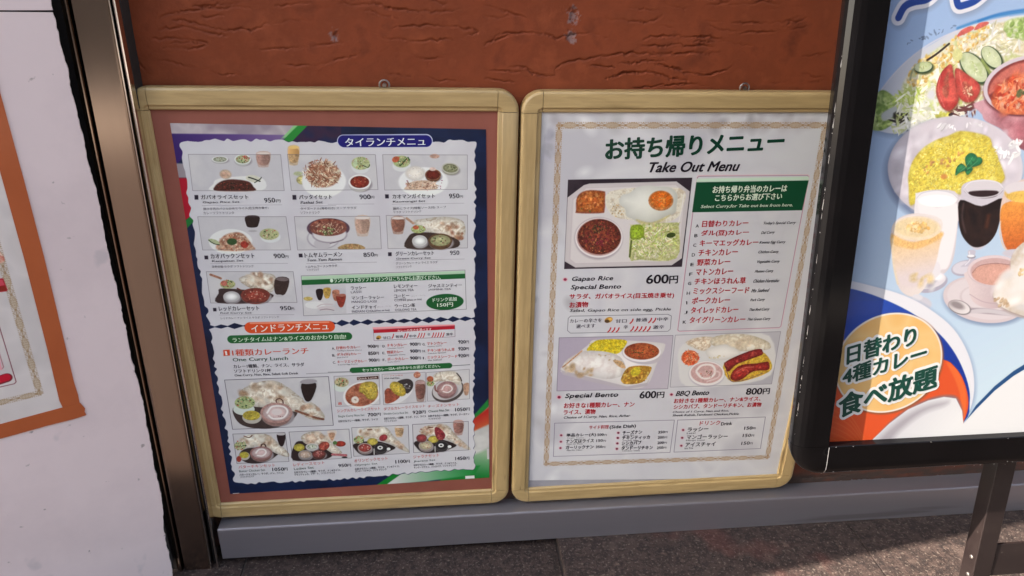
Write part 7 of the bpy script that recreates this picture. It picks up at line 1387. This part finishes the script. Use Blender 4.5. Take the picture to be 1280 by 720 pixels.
TX2=[
('お持ち帰りメニュー',157.0,772.6,333.3,38.0,2.6,(15,59,42),3,0,0,(243,243,233),'title_lettering'),
('Take Out Menu',235.2,749.0,178.9,18.7,0.5,(30,26,35),3,0.32,0,(243,243,233),'subtitle_lettering'),
('お持ち帰り弁当のカレーは',366.6,707.9,145.6,13.9,0.5,(222,234,210),2,0,0,(243,243,233),''),
('こちらからお選び下さい',373.7,692.0,131.4,12.8,0.9,(222,234,210),2,0,0,(243,243,233),''),
('Select Curry,for Take out box from here.',347.1,677.0,184.0,8.0,0.3,(214,228,202),1,0.25,0,(243,243,233),''),
('日替わりカレー',355.1,640.8,91.5,12.9,0.4,(183,46,54),2,0,0,(243,243,233),''),
('A',342.5,639.9,6.3,6.5,2.7,(30,26,35),1,0,0,(243,243,233),''),
("Today's Special Curry",475.9,642.4,67.7,7.2,0.3,(30,26,35),1,0.3,0,(243,243,233),''),
('ダル(豆)カレー',355.1,621.1,95.7,13.1,0.2,(183,46,54),2,0,0,(243,243,233),''),
('B',342.5,620.3,6.3,6.5,1.8,(30,26,35),1,0,0,(243,243,233),''),
('Dal Curry',475.6,622.5,28.8,7.4,2.0,(30,26,35),1,0.3,0,(243,243,233),''),
('キーマエッグカレー',355.2,601.2,118.1,13.3,-0.0,(183,46,54),2,0,0,(243,243,233),''),
('C',342.5,600.4,6.4,6.6,1.8,(30,26,35),1,0,0,(243,243,233),''),
('Keema Egg Curry',475.4,602.5,54.6,7.4,0.4,(30,26,35),1,0.3,0,(243,243,233),''),
('チキンカレー',355.3,581.1,79.3,13.4,0.4,(183,46,54),2,0,0,(243,243,233),''),
('D',342.5,580.3,6.4,6.7,1.8,(30,26,35),1,0,0,(243,243,233),''),
('Chicken Curry',475.8,582.2,43.9,7.5,0.8,(30,26,35),1,0.3,0,(243,243,233),''),
('野菜カレー',355.3,560.7,67.0,13.6,0.6,(183,46,54),2,0,0,(243,243,233),''),
('E',342.4,559.9,6.5,6.8,1.8,(30,26,35),1,0,0,(243,243,233),''),
('Vegetable Curry',476.3,561.7,49.3,7.6,0.3,(30,26,35),1,0.3,0,(243,243,233),''),
('マトンカレー',355.4,540.1,75.8,13.7,0.3,(183,46,54),2,0,0,(243,243,233),''),
('F',342.4,539.3,6.5,6.9,1.8,(30,26,35),1,0,0,(243,243,233),''),
('Mutton Curry',476.1,540.9,39.9,7.7,0.7,(30,26,35),1,0.3,0,(243,243,233),''),
('チキンほうれん草',355.3,520.0,105.3,13.9,-0.3,(183,46,54),2,0,0,(243,243,233),''),
('G',342.3,519.2,6.5,6.9,1.8,(30,26,35),1,0,0,(243,243,233),''),
('Chicken Horensho',476.1,520.6,56.6,7.8,0.1,(30,26,35),1,0.3,0,(243,243,233),''),
('ミックスシーフード',355.4,498.9,115.6,14.1,-0.5,(183,46,54),2,0,0,(243,243,233),''),
('H',342.3,498.1,6.6,7.0,1.7,(30,26,35),1,0,0,(243,243,233),''),
('Mix Seafood',476.2,499.4,38.1,7.9,0.8,(30,26,35),1,0.3,0,(243,243,233),''),
('ポークカレー',355.4,477.5,78.8,14.3,0.0,(183,46,54),2,0,0,(243,243,233),''),
('I',344.5,476.7,1.8,7.2,9.5,(30,26,35),1,0,0,(243,243,233),''),
('Pork Curry',476.7,477.8,32.3,8.0,1.1,(30,26,35),1,0.3,0,(243,243,233),''),
('タイレッドカレー',355.5,455.9,99.6,14.4,-0.5,(183,46,54),2,0,0,(243,243,233),''),
('J',342.2,455.1,6.7,7.2,1.7,(30,26,35),1,0,0,(243,243,233),''),
('Thai Red Curry',477.2,456.0,45.5,8.1,0.3,(30,26,35),1,0.3,0,(243,243,233),''),
('タイグリーンカレー',355.6,434.0,117.8,14.6,-0.8,(183,46,54),2,0,0,(243,243,233),''),
('K',342.2,433.2,6.7,7.3,1.7,(30,26,35),1,0,0,(243,243,233),''),
('Thai Green Curry',476.9,434.0,51.9,8.2,-0.1,(30,26,35),1,0.3,0,(243,243,233),''),
('Gapao Rice',106.1,531.5,84.8,12.0,-0.1,(30,26,35),2,0.25,0,(243,243,233),''),
('Special Bento',105.5,513.8,102.8,12.1,-0.5,(30,26,35),2,0.25,0,(243,243,233),''),
('600',256.8,524.7,44.0,18.6,0.0,(30,26,35),3,0,0,(243,243,233),''),
('円',303.7,523.4,16.8,16.4,2.7,(30,26,35),2,0,0,(243,243,233),''),
('サラダ、ガパオライス(目玉焼き乗せ)',105.1,493.8,211.2,13.1,-0.8,(183,46,54),2,0,0,(243,243,233),''),
('お漬物',106.0,476.4,37.2,12.4,0.8,(183,46,54),2,0,0,(243,243,233),''),
('Salad, Gapao Rice on side egg, Pickle',106.6,465.6,207.9,8.3,-0.9,(30,26,35),1,0.25,0,(243,243,233),''),
('カレーの辛さを',108.6,442.9,64.6,9.2,-0.4,(73,65,77),1,0,0,(243,243,233),''),
('選べます',122.3,430.5,38.5,8.5,0.6,(73,65,77),1,0,0,(243,243,233),''),
('甘口',202.0,439.7,22.6,8.5,0.3,(73,65,77),1,0,0,(243,243,233),''),
('普通',243.2,440.9,23.4,8.5,0.0,(73,65,77),1,0,0,(243,243,233),''),
('中辛',287.8,441.1,22.8,8.5,0.3,(73,65,77),1,0,0,(243,243,233),''),
('辛',219.6,425.4,9.3,8.6,3.1,(73,65,77),1,0,0,(243,243,233),''),
('激辛',281.0,423.3,22.9,8.6,0.0,(73,65,77),1,0,0,(243,243,233),''),
('Special Bento',106.9,264.4,116.3,13.0,-0.9,(30,26,35),2,0.25,0,(243,243,233),''),
('Special Bento',106.7,262.8,116.8,14.6,-0.9,(30,26,35),0,0.25,0,(243,243,233),''),
('600',268.7,258.1,35.0,17.1,-0.8,(30,26,35),3,0,0,(243,243,233),''),
('円',306.4,257.0,15.7,14.9,1.5,(30,26,35),2,0,0,(243,243,233),''),
('お好きな1種類カレー、ナン',106.5,241.2,152.2,13.2,-1.4,(183,46,54),2,0,0,(243,243,233),''),
('ライス、漬物',106.7,224.8,68.5,12.5,-1.0,(183,46,54),2,0,0,(243,243,233),''),
('Choice of 1Curry, Nan, Rice, Achar',106.6,213.0,146.3,7.9,-0.9,(30,26,35),1,0.25,0,(243,243,233),''),
('サイド料理',164.3,184.4,43.0,10.4,-1.1,(183,46,54),1,0,0,(243,243,233),''),
('(Side Dish)',209.5,181.9,57.8,10.5,0.0,(30,26,35),2,0,0,(243,243,233),''),
('単品カレー(大)',115.7,166.9,64.9,9.7,-1.5,(30,26,35),2,0,0,(243,243,233),''),
('500',183.9,166.3,13.7,6.5,0.0,(30,26,35),2,0,0,(243,243,233),''),
('円',198.7,165.4,5.9,4.9,1.0,(30,26,35),1,0,0,(243,243,233),''),
('Single Curry',117.9,163.1,36.9,2.9,-2.0,(30,26,35),1,0,0,(243,243,233),''),
('ナン又はライス',115.8,151.4,61.0,9.8,-1.4,(30,26,35),2,0,0,(243,243,233),''),
('150',182.9,150.8,13.8,6.6,0.4,(30,26,35),2,0,0,(243,243,233),''),
('円',197.8,150.0,5.9,4.9,0.0,(30,26,35),1,0,0,(243,243,233),''),
('Nan or Rice',118.0,147.6,34.6,2.9,-2.0,(30,26,35),1,0,0,(243,243,233),''),
('ガーリックナン',115.9,135.0,61.3,9.9,-1.4,(30,26,35),2,0,0,(243,243,233),''),
('350',182.7,134.4,13.8,6.6,0.0,(30,26,35),2,0,0,(243,243,233),''),
('円',197.6,133.5,5.9,5.0,1.0,(30,26,35),1,0,0,(243,243,233),''),
('Garlic Nan',118.2,131.2,34.7,2.9,-2.1,(30,26,35),1,0,0,(243,243,233),''),
('チーズナン',239.6,167.2,42.9,9.8,-0.4,(30,26,35),2,0,0,(243,243,233),''),
('350',319.2,165.2,14.0,6.6,0.4,(30,26,35),2,0,0,(243,243,233),''),
('円',334.3,165.2,5.9,5.0,1.0,(30,26,35),1,0,0,(243,243,233),''),
('Garlic Nan',242.0,163.4,23.7,2.9,-1.2,(30,26,35),1,0,0,(243,243,233),''),
('チキンティッカ',239.4,153.3,62.0,9.9,-1.3,(30,26,35),2,0,0,(243,243,233),''),
('200',319.7,151.2,14.0,6.7,0.4,(30,26,35),2,0,0,(243,243,233),''),
('円',334.8,151.2,5.9,5.0,1.0,(30,26,35),1,0,0,(243,243,233),''),
('Chicken Tikka',241.8,149.5,35.1,2.9,-2.0,(30,26,35),1,0,0,(243,243,233),''),
('シシカバブ',239.8,139.3,43.7,9.9,-0.7,(30,26,35),2,0,0,(243,243,233),''),
('200',320.5,137.1,14.0,6.7,0.0,(30,26,35),2,0,0,(243,243,233),''),
('円',335.6,137.1,6.0,5.0,0.0,(30,26,35),1,0,0,(243,243,233),''),
('Chicken Tikka',242.3,135.4,24.1,2.9,-1.4,(30,26,35),1,0,0,(243,243,233),''),
('タンドーリチキン',240.3,126.0,70.3,10.0,-1.7,(30,26,35),2,0,0,(243,243,233),''),
('250',320.5,123.7,14.1,6.8,0.4,(30,26,35),2,0,0,(243,243,233),''),
('円',335.7,123.7,6.0,5.0,1.0,(30,26,35),1,0,0,(243,243,233),''),
('Chicken Tikka',242.7,122.1,40.1,2.9,-2.3,(30,26,35),1,0,0,(243,243,233),''),
('BBQ Bento',346.9,258.2,75.7,14.1,-0.4,(30,26,35),2,0.25,0,(243,243,233),''),
('800',503.9,256.2,35.4,15.8,-0.8,(30,26,35),3,0,0,(243,243,233),''),
('円',542.2,255.1,14.7,14.4,1.9,(30,26,35),2,0,0,(243,243,233),''),
('お好きな1種類カレー、ナン&ライス、',345.4,241.8,194.0,11.8,-0.9,(183,46,54),2,0,0,(243,243,233),''),
('シシカバブ、タンドーリチキン、お漬物',346.5,226.7,196.9,12.0,-1.0,(183,46,54),2,0,0,(243,243,233),''),
('Choice of 1 Curry, Nan and Rice,',345.0,215.6,128.0,6.5,-1.1,(30,26,35),1,0.25,0,(243,243,233),''),
('Sheek Kabab,Tandoori Chicken,Pickle',345.9,207.6,151.1,6.4,-1.4,(30,26,35),1,0.25,0,(243,243,233),''),
('ドリンク',410.5,181.5,46.0,11.5,-1.1,(183,46,54),1,0,0,(243,243,233),''),
('Drink',459.6,178.8,24.8,8.3,0.7,(30,26,35),2,0,0,(243,243,233),''),
('ラッシー',385.1,165.7,46.6,11.5,-0.1,(30,26,35),2,0,0,(243,243,233),''),
('Lassi',384.4,160.0,19.0,4.5,0.3,(30,26,35),1,0,0,(243,243,233),''),
('150',514.6,164.3,18.7,8.3,-0.6,(30,26,35),2,0,0,(243,243,233),''),
('円',534.7,164.0,5.7,5.9,1.0,(30,26,35),1,0,0,(243,243,233),''),
('マンゴーラッシー',385.4,146.2,93.7,11.7,-1.7,(30,26,35),2,0,0,(243,243,233),''),
('Mango Lassi',384.7,140.5,42.4,4.6,-1.6,(30,26,35),1,0,0,(243,243,233),''),
('150',514.4,144.8,18.8,8.4,-0.9,(30,26,35),2,0,0,(243,243,233),''),
('円',534.7,144.5,5.7,5.9,0.0,(30,26,35),1,0,0,(243,243,233),''),
('アイスチャイ',385.1,125.4,68.8,11.8,-1.2,(30,26,35),2,0,0,(243,243,233),''),
('Ice Tea',384.4,119.6,19.2,4.6,0.3,(30,26,35),1,0,0,(243,243,233),''),
('150',514.5,123.7,18.9,8.5,-0.6,(30,26,35),2,0,0,(243,243,233),''),
('円',534.8,123.4,5.8,6.0,1.0,(30,26,35),1,0,0,(243,243,233),'')]
TX3=[
('日替わり',19.9,129.7,114.7,29.6,15.2,(7,47,38),3,0.17,3.6,(164,164,161),'headline_lettering'),
('4種カレー',17.7,96.0,139.3,27.4,15.3,(7,47,38),3,0.17,3.6,(164,164,161),'headline_lettering'),
('食べ放題',19.3,40.3,167.2,38.0,16.6,(7,47,38),3,0.17,4.2,(164,164,161),'headline_lettering')]
CORN1=[(65.1,836.0),(593.2,826.7),(607.4,67.6),(59.4,58.3)]
CORN2=[(35.1,858.6),(614.5,861.7),(623.4,24.3),(38.7,56.0)]

S1 = Sheet(55, 50, 560, 795, 1.6, (60, 70, 110)); S1.paint(OPS_B1); S1.grainy(PH1); m1 = S1.material('lunch_menu_print')
menu_board('menu_board', (0, 0, 0), -0.00196, 'left menu board with blue and white lunch sheet on brown backing, beside the steel pillar', M['mat_brown'], S1, m1, CORN1, PH1, TX1, .4205)
S2 = Sheet(25, 20, 605, 850, 1.6, (214, 214, 222)); S2.paint(OPS_B2); S2.grainy(PH2, .22, .18, .95, .04); m2 = S2.material('take_out_menu_print')
menu_board('menu_board', (0.65712, 0, -0.00289), 0.00196, 'right menu board with white take out menu sheet, half behind the black poster stand', M['mat_grey'], S2, m2, CORN2, PH2, TX2, 1.0604 - 0.65712)

# ---------------- black poster stand in front, leaning back
SGW, SGH = .905, .875
SM = Matrix.Translation((1.1005, -0.38, 0.41725)) @ Matrix.Rotation(R(.3), 4, 'Z') @ Matrix.Rotation(R(-8.4), 4, 'X')
st = empty('poster_stand', mtx=SM); tag(st, 'black framed stand with large curry and drinks poster, in front of the right menu board', 'sign')
S3 = Sheet(-2, -2, 912, 882, 1.5, (200, 215, 235)); S3.paint(OPS_SG); S3.grainy([[(-1, 230), (906, 230), (906, 660), (-1, 660)]], .10, .12, .92, .0); m3 = S3.material('curry_poster_print', .38, .2, .04, .05)
ps_ = S3.panel('poster', [(-1, 876), (906, 876), (906, -1), (-1, -1)], 0., m3, st)
lettering(TX3, -.0001, ps_)
FW = .0535
FP = [(.004, .018), (.0012, .008), (0, .002), (.0015, -.004), (.006, -.0100), (.013, -.0138), (.022, -.0150), (.030, -.0150), (FW - .0012, -.0152), (FW, -.0140), (FW, .0006), (FW - .004, .004), (FW - .004, .018)]
def frail(name, a0, a1, side):
    V = []; n = len(FP)
    for a in (a0, a1):
        for w_, d in FP:
            V.append({'b': (a, d, -FW + w_), 't': (a, d, SGH + FW - w_), 'l': (-FW + w_, d, a), 'r': (SGW + FW - w_, d, a)}[side])
    o = meshobj(name, V, [(i, (i + 1) % n, n + (i + 1) % n, n + i) for i in range(n)] + [tuple(range(n)), tuple(n + i for i in range(n))[::-1]], M['black'], st)
    return o
frail('frame_rail', .0005, SGW - .0005, 'b'); frail('frame_rail', .0005, SGW - .0005, 't'); frail('frame_rail', .0005, SGH - .0005, 'l'); frail('frame_rail', .0005, SGH - .0005, 'r')
for cx, cz, a0 in ((0, 0, 180), (SGW, 0, 270), (SGW, SGH, 0), (0, SGH, 90)):
    V = []; F = []; n = len(FP); K = 14
    for k in range(K + 1):
        a = R(a0 + 90 * k / K)
        for w_, d in FP:
            rr = max(FW - w_, 0); V.append((cx + rr * math.cos(a) * 1.004, d + .0004, cz + rr * math.sin(a) * 1.004))
    for k in range(K):
        for i in range(n): F.append((k * n + i, k * n + (i + 1) % n, (k + 1) * n + (i + 1) % n, (k + 1) * n + i))
    o = meshobj('corner_cap', V, F, M['black'], st, True)
boxobj('back_panel', .001, SGW - .001, .0008, .028, .001, SGH - .001, M['legmetal'], st)
chip = mat('pale_chip_glint', (.62, .60, .58), .35, .6); wr = random.Random(12); V = []; F = []
def fleckq(x, y, z, a, b):
    n_ = len(V); V.extend([(x - a, y, z - b * .6), (x + a * .3, y - .0001, z - b), (x + a, y, z + b * .4), (x - a * .4, y - .0001, z + b)]); F.append((n_, n_ + 1, n_ + 2, n_ + 3))
for q in range(46): fleckq(-FW + .0007 + wr.random() * .0010, -.0030 - .0012 * wr.random(), wr.uniform(0, .62) ** 1.1, .0003 + .0004 * wr.random(), wr.choice((.0006, .001, .0015, .006)) * (.5 + wr.random()))  # pale flecks modelled both as chips and as the sun glint along the edge
for q in range(18): fleckq(wr.uniform(0, .4), -.0157, wr.choice((-.0012, -.047, -.044)) + wr.uniform(-.001, .001), .0004 + .0012 * wr.random(), .0003)
for (w0, d0), (w1, d1) in zip(FP[2:8], FP[3:9]):      # the open joint between corner cap and bottom rail shows bare edge
    n_ = len(V); V.extend([(-.0006, d0 - .0006, -FW + w0), (.0004, d0 - .0006, -FW + w0), (.0004, d1 - .0006, -FW + w1), (-.0006, d1 - .0006, -FW + w1)]); F.append((n_, n_ + 1, n_ + 2, n_ + 3))
tag(meshobj('chip_glint_edge', V, F, chip, st), kind='stuff')
# legs: boxes in the stand's plane, just behind the frame, leaning a little less
def leg(u, dlean=2.1):
    L = .508
    V = []
    for t, zz in ((0, 0.10), (1, -L)):
        yy = .031 - (0 - zz) * math.tan(R(dlean)) * -1 * 0
        for x in (u, u + .0353):
            for y in (.0305, .0605): V.append((x, y + (0.10 - zz) * math.tan(R(dlean)), zz))
    F = [(0, 1, 3, 2), (4, 6, 7, 5), (0, 4, 5, 1), (2, 3, 7, 6), (0, 2, 6, 4), (1, 5, 7, 3)]
    o = meshobj('leg', V, F, M['legmetal'], st); b = o.modifiers.new('bevel', 'BEVEL'); b.width = .0016; b.segments = 2
    return o
leg(.3402, .9); leg(.640, .9)
boxobj('crossbar', .3758, .6395, .0385, .0435, -.3060, -.2410, M['legmetal'], st, .001)
for zz in (-.2700, -.3060):
    meshobj('bolt', [(.3402 - d, .0475 + zz * -0 + r_ * math.cos(k * math.pi / 4), zz + r_ * math.sin(k * math.pi / 4)) for d, r_ in ((0, .0040), (.0010, .0038), (.0018, .0022)) for k in range(8)],
            [(k, k + 8, (k + 1) % 8 + 8, (k + 1) % 8) for k in range(8)] + [(8 + k, 16 + k, 16 + (k + 1) % 8, 8 + (k + 1) % 8) for k in range(8)] + [tuple(16 + k for k in range(8))], M['screw'], st)

'''tail'''
bpy.data.objects.remove(_fo)
